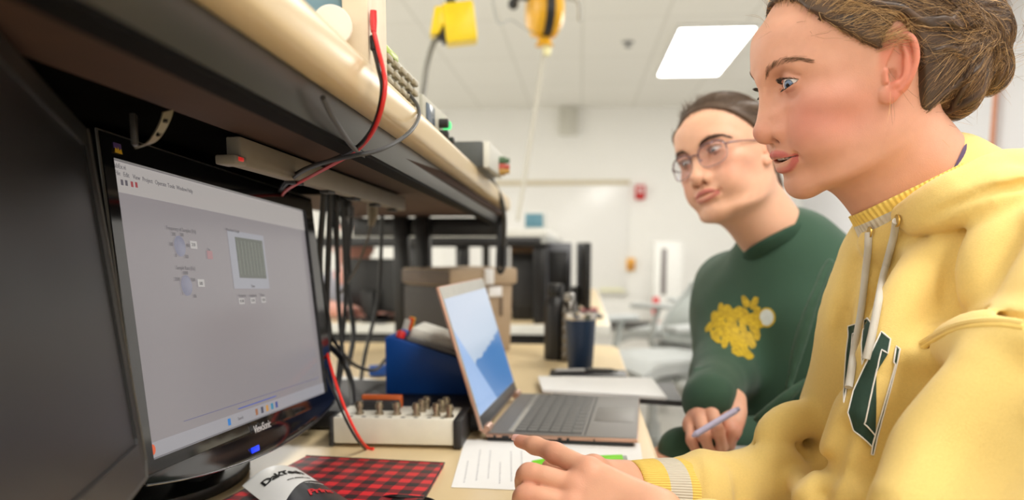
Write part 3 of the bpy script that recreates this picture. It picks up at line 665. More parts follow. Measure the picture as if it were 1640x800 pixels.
for px in (569, 602, 631): q = G(px, 668, zt2); bnc(q.x, 1.116)
for px in (664, 697): q = G(px, 668, zt2); bnc(q.x, 1.112); bnc(q.x + .003, 1.138); bnc(q.x + .006, 1.160)
q = G(718, 670, zt2); bnc(q.x, 1.106)
MB().box((-.296, 1.150, zt2 + .007), (.058, .016, .014), .002).build('terminal_block', m_dark, t)
MB().box((-.296, 1.166, zt2 + .010), (.062, .010, .019), .002).build('terminal_strip', mat('terminal_orange', srgb(196, 92, 36), .4), t)
sl = MB()
for k in range(9): sl.box((-.345 + k * .019, 1.100, zt2 - .0004), (.006, .007, .001))
sl.build('label_mark', mat('mark_dark', srgb(90, 88, 84), .5), t)
# flat black box behind it
t = thing('docking_box', 'flat black equipment box under the blue trainer', 'equipment box', (-.33, 1.32, DZ))
MB().box((-.315, 1.335, DZ + .018), (.33, .29, .028), .004).build('case', mat('dock_black', srgb(34, 34, 37), .5, bump=.1), t)
MB().box((-.46, 1.1895, DZ + .018), (.02, .002, .012), .0005).build('front_port', m_dark, t)
f_ = MB()
for x_ in (-.45, -.18):
    for y_ in (1.21, 1.46): f_.lathe([(.008, 0), (.009, .005)], c=(x_, y_, DZ))
f_.build('rubber_foot', m_dark, t)
# blue trainer: wedge console
zb = DZ + .0325
q0 = G(618, 630, zb); bY = q0.y; bX = q0.x
prof = [(0, 0), (.166, 0), (.166, .050), (.158, .054), (.012, .099), (0, .099)]
t = thing('circuit_trainer', 'blue wedge-shaped electronics trainer behind the laptop screen', 'trainer', (bX + .1, bY + .1, zb))
Mw = Matrix.Translation((bX, bY + .0, zb)) @ Matrix.Rotation(PI / 2, 4, 'X')
MB().prism(prof, -.17, Mw, .002).build('console_case', mat('trainer_blue', srgb(14, 72, 150), .4, var=.03), t)
sl_a = math.atan2(.045, .146)
def on_panel(d_, w_, h_=0): return V3((bX + .012 + d_ * math.cos(sl_a) + h_ * math.sin(sl_a), bY + w_, zb + .099 - d_ * math.sin(sl_a) + h_ * math.cos(sl_a)))
Rp = Matrix.Rotation(sl_a, 4, 'Y')
MB().box(on_panel(.076, .085, .001), (.140, .155, .003), .001, Rp).build('top_panel', mat('panel_dark', srgb(44, 46, 52), .5), t)
MB().box(on_panel(.074, .075, .013), (.10, .10, .022), .006, Rp).build('breadboard', mat('breadboard', srgb(232, 230, 220), .5, bump=.2), t)
MB().box(on_panel(.07, .012, .005), (.09, .014, .008), .002, Rp).build('terminal_row', mat('term_grey', srgb(120, 118, 116), .4), t)
MB().lathe([(.008, 0), (.008, .008), (.006, .011)], M=Matrix.Translation(on_panel(.012, .012, .002)) @ Rp).build('red_knob', mat('knob_red', srgb(214, 40, 36), .35), t)
MB().box(on_panel(.012, .04, .006), (.012, .02, .012), .002, Rp).build('blue_switch', mat('trainer_blue', srgb(14, 72, 150)), t)
for w_, c_, nm in ((.070, 'jack_silver', 'silver_jack'), (.115, 'jack_yellow', 'yellow_jack')):
    MB().cyl(on_panel(.006, w_, .0), on_panel(.006, w_, .026), .0055).build(nm, mat(c_, srgb(200, 196, 186) if 'silver' in c_ else srgb(226, 170, 30), .3), t)
MB().cyl(on_panel(.006, .105, .0), on_panel(.006, .105, .026), .005).build('orange_jack', mat('jack_orange', srgb(214, 70, 26), .3), t)
m_kn = mat('knob_steel', srgb(170, 168, 166), .3, .7)
for w_ in (.03, .07, .11, .15): MB().lathe([(.009, 0), (.009, .012), (.007, .014)], M=Matrix.Translation(on_panel(.137, w_, .002)) @ Rp).build('steel_knob', m_kn, t)
# tan lidded storage box, corner towards the lens
Y0 = 2.0; cn = P(722, 500, Y0); cn.z = DZ
t = thing('storage_box', 'tan lidded storage box at the far end of the near bench', 'storage box', cn)
A_ = math.radians(46)
Mb = Matrix.Translation((cn.x, cn.y, DZ)) @ Matrix.Rotation(A_, 4, 'Z')
m_tan = mat('tan_plastic', srgb(168, 146, 120), .55, var=.04)
sxb, syb = .215, .205
put(MB().hexa([(.008, .008, .001), (sxb - .008, .008, .001), (sxb - .008, syb - .008, .001), (.008, syb - .008, .001)], [(.004, .004, .185), (sxb - .004, .004, .185), (sxb - .004, syb - .004, .185), (.004, syb - .004, .185)], .006), 'tub', m_tan, t, Mb)
put(MB().box((sxb / 2, syb / 2, .205), (sxb + .012, syb + .012, .044), .008), 'lid', m_tan, t, Mb)
m_tshade = mat('tan_in_shade', srgb(38, 32, 27), .6)
put(MB().box((-.0005, syb / 2, .095), (.012, syb - .006, .172), .003), 'shaded_side', m_tshade, t, Mb)  # slab over the tub's left face; its dark colour is painted shadow
put(MB().box((-.0065, syb / 2, .205), (.003, syb + .006, .036), .001), 'shaded_lid_edge', mat('lid_edge_shade', srgb(84, 70, 58), .6), t, Mb)  # strip on the lid's left edge, coloured darker for the same shadow
put(MB().box((.145, -.0005, .165), (.045, .005, .026), .002), 'white_label', mat('label_white', srgb(238, 238, 240), .4), t, Mb)
put(MB().box((.12, -.0075, .205), (.03, .003, .040), .001), 'lid_label', mat('label_white', srgb(238, 238, 240), .4), t, Mb)
put(MB().box((.168, .0005, .125), (.008, .005, .05), .002), 'latch', mat('tan_dark', srgb(110, 94, 80), .5), t, Mb)
# tumbler, bottles
p = G(929, 597, DZ)
t = thing('tumbler', 'navy blue insulated tumbler with a steel rim on the desk', 'tumbler', (p.x, p.y, DZ))
MB().lathe([(.001, .0005), (.026, .0005), (.0275, .003), (.033, .10), (.0345, .121), (.0345, .122)], c=(p.x, p.y, DZ)).build('cup_body', mat('navy_powder', srgb(32, 52, 80), .45, bump=.1), t)
MB().lathe([(.0345, .122), (.0352, .124), (.0352, .133), (.034, .136), (.030, .136), (.029, .128), (.001, .126)], c=(p.x, p.y, DZ)).build('steel_rim', mat('steel', srgb(196, 190, 182), .22, .8), t)
p = G(889, 575, DZ)
t = thing('water_bottle', 'tall matt black water bottle behind the navy tumbler', 'bottle', (p.x, p.y, DZ))
MB().lathe([(.001, .0005), (.026, .0005), (.028, .004), (.028, .135), (.024, .15), (.018, .158), (.018, .164)], c=(p.x, p.y, DZ)).build('bottle_body', mat('bottle_black', srgb(30, 30, 32), .4), t)
MB().lathe([(.0205, .162), (.0215, .164), (.0215, .186), (.019, .190), (.001, .190)], c=(p.x, p.y, DZ)).build('screw_cap', m_black, t)
p = G(911, 578, DZ)
t = thing('spray_bottle', 'ribbed dark chrome bottle between the black bottle and the tumbler', 'bottle', (p.x, p.y, DZ))
pr_ = [(.001, .0005), (.016, .0005)]
for k in range(6): pr_ += [(.0195, .006 + k * .022), (.0215, .014 + k * .022), (.0195, .022 + k * .022)]
pr_ += [(.017, .145), (.012, .152)]
MB().lathe(pr_, c=(p.x, p.y, DZ)).build('bottle_body', mat('smoke_chrome', srgb(104, 100, 96), .15, .8), t)
MB().lathe([(.013, .150), (.014, .152), (.014, .166), (.010, .170), (.001, .170)], c=(p.x, p.y, DZ)).build('bottle_cap', m_kn, t)
# black slab (closed organiser) with pens on it
o = thing('tablet_case', 'black flat case with pens on it in front of the navy tumbler', 'case', (.02, 1.70, DZ))
MB().box((.020, 1.702, DZ + .008), (.165, .085, .015), .003).build('case_body', m_dark, o)
MB().box((.020, 1.702, DZ + .0157), (.150, .072, .001), .0003).build('case_inset', m_black, o)
for k, (x0, y0, x1, y1, c_, lb) in enumerate(((-.05, 1.69, .03, 1.70, (190, 190, 192), 'silver pen on the black flat case, left'), (.02, 1.712, .085, 1.70, (128, 126, 124), 'grey pen on the black flat case, right'))):
    a, b = V3((x0, y0, DZ + .0205)), V3((x1, y1, DZ + .0205)); d = (b - a).normalized()
    t = thing('pen', lb, 'pen', a)
    MB().cyl(a, b - d * .018, .0042).build('barrel', mat('pen_%d' % k, srgb(*c_), .35, .3), t)
    MB().cyl(b - d * .018, b, .004, .001).build('tip', m_dark, t)
# highlighter
a = G(1003, 736, DZ + .009); b = G(852, 742, DZ + .009); d = (b - a).normalized()
t = thing('highlighter', 'bright green highlighter on the printed page behind the pointing hand', 'highlighter', a)
MB().cyl(a + d * .006, a + d * .10, .0075).build('barrel', mat('lime', srgb(122, 214, 30), .35), t)
MB().cyl(a, a + d * .006, .006).build('end_plug', m_gray, t)
MB().cyl(a + d * .10, b, .0075, .004).build('cap', mat('lime', srgb(122, 214, 30)), t)
# small clutter behind the boxes
for k, (px, py, w_, d_, a_, lb) in enumerate(((585, 560, .10, .07, .3, 'loose white sheet behind the black box, farther of two'), (575, 590, .12, .08, -.4, 'loose white sheet behind the black box, nearer of two'))):
    q = G(px, py + 25, DZ); 
    if k == 0: q = V3((-.42, 1.80, DZ))
    else: q = V3((-.47, 1.62, DZ))
    tag(rebase(MB().box((q.x, q.y, DZ + .001 + .0012 * k), (w_, d_, .0015), 0, a_).build('loose_sheet', m_paper, smooth=False), (q.x, q.y, DZ)), lb, 'paper')
q = V3((-.44, 1.70, DZ)); t = thing('usb_hub', 'small blue adapter among the cables behind the black box', 'adapter', q)
MB().box((q.x, q.y, DZ + .014), (.04, .03, .022), .004, .3).build('shell', mat('trainer_blue', srgb(14, 72, 150)), t)
MB().box((q.x + .022, q.y + .006, DZ + .014), (.008, .014, .008), .001, .3).build('plug', m_kn, t)
# ================================================================== instruments on the shelf
def on_x(px, py, x): r, k = ray(px, py); return CAM + r * (x / r.x)
def ztop(y): return sA(y).z + .0305
m_inst = mat('instrument_grey', srgb(176, 174, 160), .5)
m_instd = mat('instrument_dark', srgb(70, 74, 74), .4)
m_cream2 = mat('instrument_cream', srgb(224, 208, 182), .45)
# cream oscilloscope turned towards the lens
fr = G(593, 106, 1.187); sc_a = math.radians(8)
t = thing('oscilloscope', 'cream oscilloscope with blue screen and big round knob at the shelf front', 'oscilloscope', (fr.x - .1, fr.y + .08, ztop(fr.y)))
Ms = Matrix.Translation((fr.x, fr.y, ztop(fr.y) + .001)) @ Matrix.Rotation(sc_a, 4, 'Z')   # x right, -y towards lens
put(MB().box((-.15, .085, .075), (.30, .13, .15), .006), 'case', m_cream2, t, Ms)
fb = MB(); fb.box((-.011, .01, .075), (.022, .03, .15), .003); fb.box((-.289, .01, .075), (.022, .03, .15), .003); fb.box((-.15, .01, .146), (.26, .03, .008), .002); fb.box((-.15, .01, .004), (.26, .03, .008), .002)
put(fb, 'front_frame', m_cream2, t, Ms)
put(MB().box((-.15, .018, .076), (.258, .006, .138), .002), 'screen', mat('crt_blue', srgb(112, 150, 168), .25, var=.02), t, Ms)
put(MB().box((-.077, .010, .078), (.004, .02, .14), .001), 'divider', m_black, t, Ms)
kp = Ms.inverted() @ PYd(530, 40, fr.y - .03)
kn = MB().lathe([(.006, .030), (.0075, .026), (.010, .012), (.0145, .008), (.0158, .004), (.0158, -.004), (.0145, -.0055), (.001, -.006)], M=Matrix.Translation((kp.x, kp.y + .004, kp.z)) @ Matrix.Rotation(-PI / 2 , 4, 'X') @ Matrix.Rotation(math.radians(-22), 4, 'Y'))
put(kn, 'knob', mat('knob_cream', srgb(232, 220, 204), .4), t, Ms)
# push-button instrument, power supply and meter further along the shelf
def shelf_inst(name, label, cat, y0, y1, x, h, m, depth=.20):
    t = thing(name, label, cat, (x - depth / 2, (y0 + y1) / 2, ztop((y0 + y1) / 2)))
    z = ztop(y0) + .001
    MB().box((x - depth / 2 - .006, (y0 + y1) / 2, z + h / 2), (depth - .012, y1 - y0, h), .005).build('case', m, t)
    MB().box((x - .004, (y0 + y1) / 2, z + h / 2), (.008, y1 - y0 - .004, h - .004), .002).build('front_panel', m, t)
    return t, z
XI = -.2
a, b = on_x(607, 70, XI), on_x(672, 129, XI)
t, z = shelf_inst('function_generator', 'grey push-button instrument on the shelf behind the red lead', 'instrument', a.y - .02, b.y, XI, b.z - ztop(a.y) - .001, m_inst)
hh = b.z - z
for r_i in range(4):
    for c_i in range(5):
        MB().box((XI + .002, a.y + .03 + c_i * .032, z + hh * (.2 + .2 * r_i)), (.006, .022, .0062), .0015).build('push_button', mat('button_tan', srgb(150, 140, 116), .5), t)
MB().box((XI + .0015, a.y + .045, z + hh * .93), (.004, .05, .007), .001).build('display', mat('display_green', srgb(170, 190, 90), .3), t)
a, b = on_x(677, 153, XI), on_x(719, 180, XI)
t, z = shelf_inst('power_supply', 'grey power supply with a green lit button on the shelf', 'power supply', a.y, b.y, XI, a.z - ztop(a.y) + .004, m_inst)
hh = a.z - ztop(a.y)
MB().box((XI + .001, a.y + .045, z + hh * .6), (.004, .05, hh * .55), .001).build('display', mat('display_blue', srgb(90, 104, 120), .2), t)
for y_, f_ in ((.12, .62), (.12, .28), (.17, .22)): MB().lathe([(.0065, 0), (.0065, .012), (.005, .013)], c=(XI, a.y + y_, z + hh * f_), axis='X').build('knob', m_dark, t)
MB().lathe([(.006, 0), (.006, .010), (.004, .011)], c=(XI, a.y + .155, z + hh * .66), axis='X').build('power_button', mat('led_green', (.02, .3, .06), .4, var=0, emit=(.1, 1, .3), estr=.7), t)
y0 = 1.42; a, b = PYd(727, 226, y0), PYd(779, 282, y0)
t = thing('bench_meter', 'dark-sided grey meter with coloured posts at the far end of the shelf', 'meter', ((a.x + b.x) / 2, y0 + .1, ztop(y0)))
zm = ztop(y0) + .001
MB().box(((a.x - .06 + b.x - .006) / 2, y0 + .12, (a.z + zm) / 2), (b.x - .006 - a.x + .06, .24, a.z - zm), .004).build('case', m_instd, t)
MB().box((b.x, y0 + .12, (a.z + zm) / 2), (.012, .24, a.z - zm), .003).build('front_panel', mat('panel_light', srgb(206, 206, 198), .5), t)
for k, (c_, f_) in enumerate((('post_green', .62), ('post_red', .36), ('post_brass', .18))):
    MB().lathe([(.008, 0), (.008, .012), (.005, .013), (.005, .02)], c=(b.x + .006, y0 + .17 - .0 * k, zm + (a.z - zm) * f_), axis='X', seg=16).build(('green_post', 'red_post', 'brass_post')[k], mat(c_, (srgb(80, 110, 80), srgb(190, 90, 80), srgb(190, 150, 80))[k], .4), t)
# ================================================================== leads and cables
m_lred = mat('lead_red', srgb(206, 34, 34), .35); m_lblk = mat('lead_black', srgb(22, 22, 23), .4); m_lgry = mat('lead_grey', srgb(62, 63, 66), .45)
def cable(name, label, cat, pts, r, m, group=None, n=8):
    o = MB().tube(spline(pts, n), r, 8).build(name, m); rebase(o, pts[0]); return tag(o, label, cat, group)
yy = fr.y
t = thing('test_lead', 'red test lead with banana plug arching from the cream oscilloscope over the shelf edge', 'test lead', P(598, 20, yy))
MB().tube([P(598, 17, yy + .01), P(598, 34, yy + .01), P(598.5, 51, yy + .008)], [.0028, .0031, .0024], 10).build('banana_plug', m_lred, t)
MB().tube(spline([P(598.5, 50, yy + .008), P(606, 80, .68), P(614, 112, .665), P(617, 140, .66), P(610, 178, .665), P(596, 212, .69), P(572, 240, .74), P(535, 262, .80), P(500, 281, .88), P(472, 296, .93), P(457, 306, 1.02), P(449, 316, 1.16)], 8), .0019, 8).build('lead_wire', m_lred, t)
t = thing('test_lead', 'black test lead running beside the red one from the cream oscilloscope', 'test lead', P(598, 70, yy))
MB().tube([P(598, 58, yy + .012), P(599, 80, yy + .01)], .0030, 10).build('banana_plug', m_lblk, t)
MB().tube(spline([P(599, 79, yy + .01), P(606, 108, .67), P(612, 140, .662), P(606, 180, .668), P(592, 213, .695), P(568, 238, .735), P(530, 256, .79), P(492, 268, .86), P(465, 284, .94), P(450, 300, 1.04), P(442, 316, 1.18)], 8), .0019, 8).build('lead_wire', m_lblk, t)
cable('grey_cable', 'grey cable draped over the shelf nose from the push-button instrument', 'cable', [P(655, 150, .95), P(668, 168, .90), P(671, 186, .86), P(660, 207, .80), P(638, 225, .76), P(605, 241, .72), P(566, 249, .715), P(520, 260, .76), P(484, 275, .85), P(458, 296, .98), P(448, 312, 1.16)], .0020, m_lgry)
cable('black_cable', 'thin black cable against the shelf beam left of the red lead', 'cable', [on_x(517, 156, -.19), on_x(530, 183, -.191), on_x(548, 212, -.192), on_x(566, 236, -.20), on_x(585, 250, -.21)], .0022, m_lgry)
cable('hanging_cable', 'black cable hanging over the far end of the shelf nose', 'cable', [PYd(772, 268, 1.85), PYd(788, 290, 1.85), PYd(802, 318, 1.88), PYd(808, 350, 1.95), PYd(807, 390, 2.0), PYd(806, 428, 2.0), PYd(800, 436, 2.0), PYd(797, 420, 2.0), PYd(800, 360, 2.02)], .0055, m_lblk)
cable('red_cable', 'red wire bowing from behind the lit monitor down to the white connector box', 'wire', [P(522, 560, 1.20), P(528, 580, 1.17), P(540, 620, 1.11), P(556, 662, 1.075), P(574, 698, 1.065), G(588, 716, DZ + .003), G(598, 718, DZ + .0025)], .0022, mat('wire_red', srgb(236, 48, 36), .35))
cable('black_wire', 'black wire bowing beside the red one in front of the white connector box', 'wire', [P(518, 575, 1.20), P(526, 606, 1.15), P(540, 640, 1.09), P(556, 676, 1.07), P(572, 704, 1.062), G(585, 719, DZ + .0025)], .0018, m_lblk)
GR = 'black cables hanging under the shelf'
LBc = 'black cable hanging in the tangle under the shelf behind the lit monitor'
for k, (x0, xm, x1, y0_, y1_, d_) in enumerate(((530, 524, 520, 300, 620, 1.30), (548, 553, 540, 320, 640, 1.42), (563, 556, 566, 330, 560, 1.52), (612, 606, 584, 345, 600, 1.60), (520, 512, 527, 300, 560, 1.25), (540, 541, 548, 320, 600, 1.35))):
    cable('hanging_cable', LBc, 'cable', [P(x0, y0_, d_), P(xm, (y0_ + y1_) / 2, d_ + .02), P(x1, y1_ - 30, d_), P(x1 - 8, y1_ + 25, d_ - .02)], .0040 if k % 2 else .0052, m_lblk, GR)
for k, pts in enumerate(([P(505, 520, 1.22), P(520, 545, 1.25), P(548, 575, 1.30), P(562, 610, 1.28), P(566, 650, 1.22)], [P(508, 505, 1.25), P(545, 560, 1.35), P(570, 585, 1.45), P(600, 592, 1.5), P(618, 575, 1.55)])):
    cable('looping_cable', ('black cable curving down to the flat black box beside the red wire', 'black cable looping across the white sheets toward the blue trainer')[k], 'cable', pts, (.0050, .0034)[k], m_lblk)
p = P(596, 345, 1.5)
t = thing('cable_plug', 'beige plug hanging under the shelf left of the storage box', 'plug', p)
MB().tube([P(596, 325, 1.5), P(597, 345, 1.5), P(594, 362, 1.5)], [.009, .010, .005], 10).build('plug_body', mat('plug_beige', srgb(150, 138, 116), .5), t)
MB().tube(spline([P(594, 360, 1.5), P(588, 385, 1.5), P(570, 430, 1.5), P(545, 470, 1.48)], 6), .0025, 6).build('plug_cord', mat('plug_cord', srgb(120, 112, 100), .5), t)
for k, (px, py, lb) in enumerate(((533, 322, 'dark plug hanging under the power strip, nearest of the row'), (552, 330, 'dark plug hanging under the power strip, second of the row'))):
    q = P(px, py, 1.36 + .08 * k)
    t = thing('power_plug', lb, 'plug', q)
    MB().box(q, (.022, .026, .040), .006).build('plug_body', m_dark, t)
    MB().tube(spline([q + V3((0, 0, -.018)), q + V3((.002, .005, -.06)), q + V3((.0, .02, -.12))], 6), .004, 8).build('plug_cord', m_lblk, t)
# ================================================================== far bench
m_wtop = mat('far_edge_white', srgb(226, 226, 220), .35)
FY0, FY1 = 2.86, 5.2
fb_ = thing('lab_workbench', 'far lab bench with pale edges and black frame behind the near bench', 'workbench', (-.5, 4, 0))
MB().box(((-1.15 + .108) / 2, (FY0 + FY1) / 2, DZ - .008), (1.15 + .108, FY1 - FY0, .016), .003).build('worktop', m_maple, fb_)
MB().box(((-1.15 + .108) / 2, FY0 - .002, DZ - .018), (1.15 + .11, .006, .036), .002).build('end_band', m_wtop, fb_)
MB().box((.109, (FY0 + FY1) / 2, DZ - .018), (.006, FY1 - FY0, .036), .002).build('edge_band', m_wtop, fb_)
MB().box(((-1.10 - .12) / 2, (FY0 + FY1) / 2, 1.078), (.98, FY1 - FY0, .028), .003).build('shelf_board', m_wtop, fb_)
MB().box(((-1.10 - .12) / 2, FY0 + .02, 1.046), (.98, .03, .035), .003).build('shelf_brace', m_blk, fb_)
MB().box((-.13, (FY0 + FY1) / 2, 1.056), (.02, FY1 - FY0, .03), .003).build('shelf_beam', m_gray, fb_)
for x, y in ((-.145, FY0 + .05), (-.43, FY0 + .06), (-.60, FY0 + .05), (-1.05, FY0 + .05), (-.145, FY1 - .1), (-.60, FY1 - .1), (-.36, FY0 + .9)): MB().box((x, y, (DZ + 1.072) / 2), (.045, .045, 1.072 - DZ), .003).build('shelf_post', m_blk, fb_)
for x in (-1.05, -.02):
    for y in (FY0 + .1, FY1 - .1): MB().box((x, y, (DZ - .03) / 2), (.05, .05, DZ - .03), .003).build('leg', m_blk, fb_)
MB().box((-.52, FY0 + .10, .58), (1.10, .03, .26), .003).build('apron', m_blk, fb_)
# things on the far bench
p = P(858, 345, 3.25); w_ = 36 / 1276 * 3.25
t = thing('bench_scope', 'small instrument with blue screen on top of the far shelf', 'oscilloscope', (p.x, p.y, 1.093))
MB().box((p.x, p.y + .06, 1.093 + .038), (w_, .12, .074), .005).build('case', mat('inst_pale', srgb(206, 208, 204), .5), t)
MB().box((p.x - .006, p.y - .001, 1.093 + .040), (w_ * .78, .006, .054), .002).build('screen', mat('scope_blue', srgb(86, 132, 150), .3), t)
def far_monitor(label, cx, cy, rz, w_, h_, z0, m=m_black):
    t = thing('computer_monitor', label, 'monitor', (cx, cy, DZ), rz)
    M_ = Matrix.Translation((cx, cy, 0)) @ Matrix.Rotation(rz, 4, 'Z')
    put(MB().box((0, 0, z0 + h_ / 2), (.022, w_, h_), .006), 'panel', m, t, M_ @ Matrix.Translation((0, 0, 0)))
    put(MB().box((.0115, 0, z0 + h_ / 2), (.001, w_ - .03, h_ - .03)), 'screen', mat('far_screen', srgb(20, 22, 30), .2), t, M_)
    put(MB().box((-.03, 0, z0 + .02), (.03, .06, .12), .006), 'neck', m, t, M_)
    put(MB().box((-.01, 0, DZ + .007), (.16, .22, .012), .005), 'base', m, t, M_)
    for c in [x for x in bpy.data.objects if x.parent == t]: pass
    return t
p = P(930, 460, 3.2); far_monitor('black monitor seen nearly edge-on on the far bench, behind the tumbler', p.x + .01, p.y, .10, .36, .255, .79)
p = P(598, 460, 3.0); far_monitor('black monitor on the far bench in front of the seated person', p.x, p.y + .02, 1.05, .30, .20, .785)
p = P(895, 450, 3.5)
t = thing('desktop_computer', 'grey upright computer case on the far bench left of the edge-on monitor', 'computer', (p.x, p.y, DZ))
MB().box((p.x, p.y, DZ + .15), (.11, .28, .29), .008).build('case', mat('case_grey', srgb(120, 122, 130), .4), t)
MB().box((p.x + .0, p.y - .142, DZ + .16), (.08, .006, .2), .003).build('front_grille', m_dark, t)
p = P(842, 450, 3.15)
t = thing('desktop_computer', 'black upright computer case on the far bench right of the storage box', 'computer', (p.x, p.y, DZ))
MB().box((p.x, p.y, DZ + .13), (.09, .25, .25), .006).build('case', m_black, t)
MB().box((p.x, p.y - .127, DZ + .14), (.065, .006, .17), .003).build('front_grille', m_dark, t)
p = P(845, 392, 3.6)
t = thing('cardboard_box', 'brown cardboard box on the far bench under its shelf', 'box', (p.x, p.y, DZ))
MB().box((p.x, p.y, DZ + .14), (.14, .18, .278), .003).build('carton', mat('cardboard', srgb(140, 112, 90), .8), t)
MB().box((p.x, p.y, DZ + .2797), (.03, .181, .001)).build('tape', mat('tape', srgb(186, 160, 120), .4), t)
p = G(610, 516, DZ)
t = thing('open_notebook', 'white open notebook on the far bench beside the seated person', 'notebook', (p.x, p.y + .08, DZ))
MB().box((p.x - .05, p.y + .08, DZ + .005), (.11, .16, .008), .002, .3).build('left_page', m_paper, t)
MB().box((p.x + .055, p.y + .11, DZ + .005), (.11, .16, .008), .002, .3).build('right_page', m_paper, t)
p = P(960, 515, 3.6)
t = thing('desk_tool', 'dark hand tool with red grip lying on the far bench edge', 'tool', (.03, 3.3, DZ))
MB().cyl((0.0, 3.3, DZ + .014), (.07, 3.36, DZ + .014), .011).build('grip', mat('grip_red', srgb(150, 50, 60), .5), t)
MB().cyl((-.08, 3.23, DZ + .014), (0.0, 3.3, DZ + .014), .006).build('shaft', m_dark, t)
# ================================================================== grey swivel chairs
m_ch = mat('chair_grey', srgb(176, 180, 178), .5); m_chs = mat('chair_seat', srgb(186, 190, 190), .75, bump=.2); m_chm = mat('chair_mesh', srgb(168, 174, 172), .7, bump=.3)
def office_chair(loc, rz, label, ah=.675, pc=.02, pl=.26, bh=.28):
    t = thing('swivel_chair', label, 'chair', loc, rz)
    def add(mb, nm, m, par=None):
        o = mb.build(nm, m); o.parent = par or t; return o
    for k in range(5):
        a = 2 * PI * k / 5 + .3; d = V3((math.cos(a), math.sin(a), 0))
        lg = add(MB().loft([[V3((0, 0, .10)) + d * r_ + V3((-d.y, d.x, 0)) * sx * w_ + V3((0, 0, sz * h_ + dz)) for sx, sz in ((-1, -1), (1, -1), (1, 1), (-1, 1))] for r_, w_, h_, dz in ((.03, .025, .022, .01), (.15, .02, .016, 0), (.29, .014, .012, -.015))]), 'leg', m_ch)
        add(MB().lathe([(.012, -.012), (.026, -.010), (.026, .010), (.012, .012)], M=Matrix.Translation(d * .29 + V3((0, 0, .028))) @ Matrix.Rotation(a, 4, 'Z') @ Matrix.Rotation(PI / 2, 4, 'X'), seg=16), 'caster', m_dark, lg)
    add(MB().lathe([(.035, .09), (.035, .20), (.022, .20), (.022, .40)]), 'gas_column', m_gray)
    add(MB().box((0, 0, .405), (.22, .20, .05), .015), 'tilt_mechanism', m_gray)
    s = MB(); s.grid(lambda u, v: V3(((u - .5) * .48, (v - .5) * .48, .47 + .012 * math.cos((u - .5) * 2.4) - .03 * max(0, abs(v - .5) * 2 - .6) - .05 * max(0, (u - .85)) * 4)), 16, 16)
    bmesh.ops.solidify(s.bm, geom=list(s.bm.faces), thickness=-.05); add(s, 'seat', m_chs)
    b = MB()
    def bf(u, v):
        w = .44 * (1 - .25 * (v - .35) ** 2 * 2); return V3((-.25 - .10 * v - .03 * math.cos((u - .5) * 3) + .03 * math.sin(v * 5), (u - .5) * w, .56 + bh * v))
    b.grid(bf, 14, 14); bmesh.ops.solidify(b.bm, geom=list(b.bm.faces), thickness=.018); add(b, 'backrest', m_chm)
    rim = [bf(u, v) for u, v in [(k / 8, 0) for k in range(8)] + [(1, k / 8) for k in range(8)] + [(1 - k / 8, 1) for k in range(8)] + [(0, 1 - k / 8) for k in range(8)]]
    add(MB().tube(rim, .014, 8, True), 'back_frame', m_ch)
    add(MB().tube(spline([(-.05, 0, .42), (-.22, 0, .43), (-.31, 0, .50), (-.30, 0, .66)], 6), .02, 8, flat=1.8), 'back_support', m_ch)
    for s_ in (-1, 1):
        a_ = add(MB().tube(spline([(0.02, s_ * .18, .43), (.02, s_ * .28, .45), (.0, s_ * .29, .56), (-.02, s_ * .28, ah - .015)], 6), .017, 8), 'armrest', m_ch)
        add(MB().box((pc, s_ * .28, ah), (pl, .085, .03), .014, seg=3), 'arm_pad', m_chs, a_)
    return t
c0 = office_chair((.35, 3.75, 0), PI + .6, 'empty grey swivel chair beside the far bench, nearer of the two empty chairs')
dup(c0, (.58, 5.0, 0), PI - .5, 'empty grey swivel chair farther away, in front of the white cabinet')

office_chair((.57, .775, 0), PI, 'grey swivel chair that the girl in the yellow hoodie sits on')
office_chair((.43, 1.43, 0), PI, 'grey swivel chair with its arm rest below the hand holding the pen', .728, .06, .32)
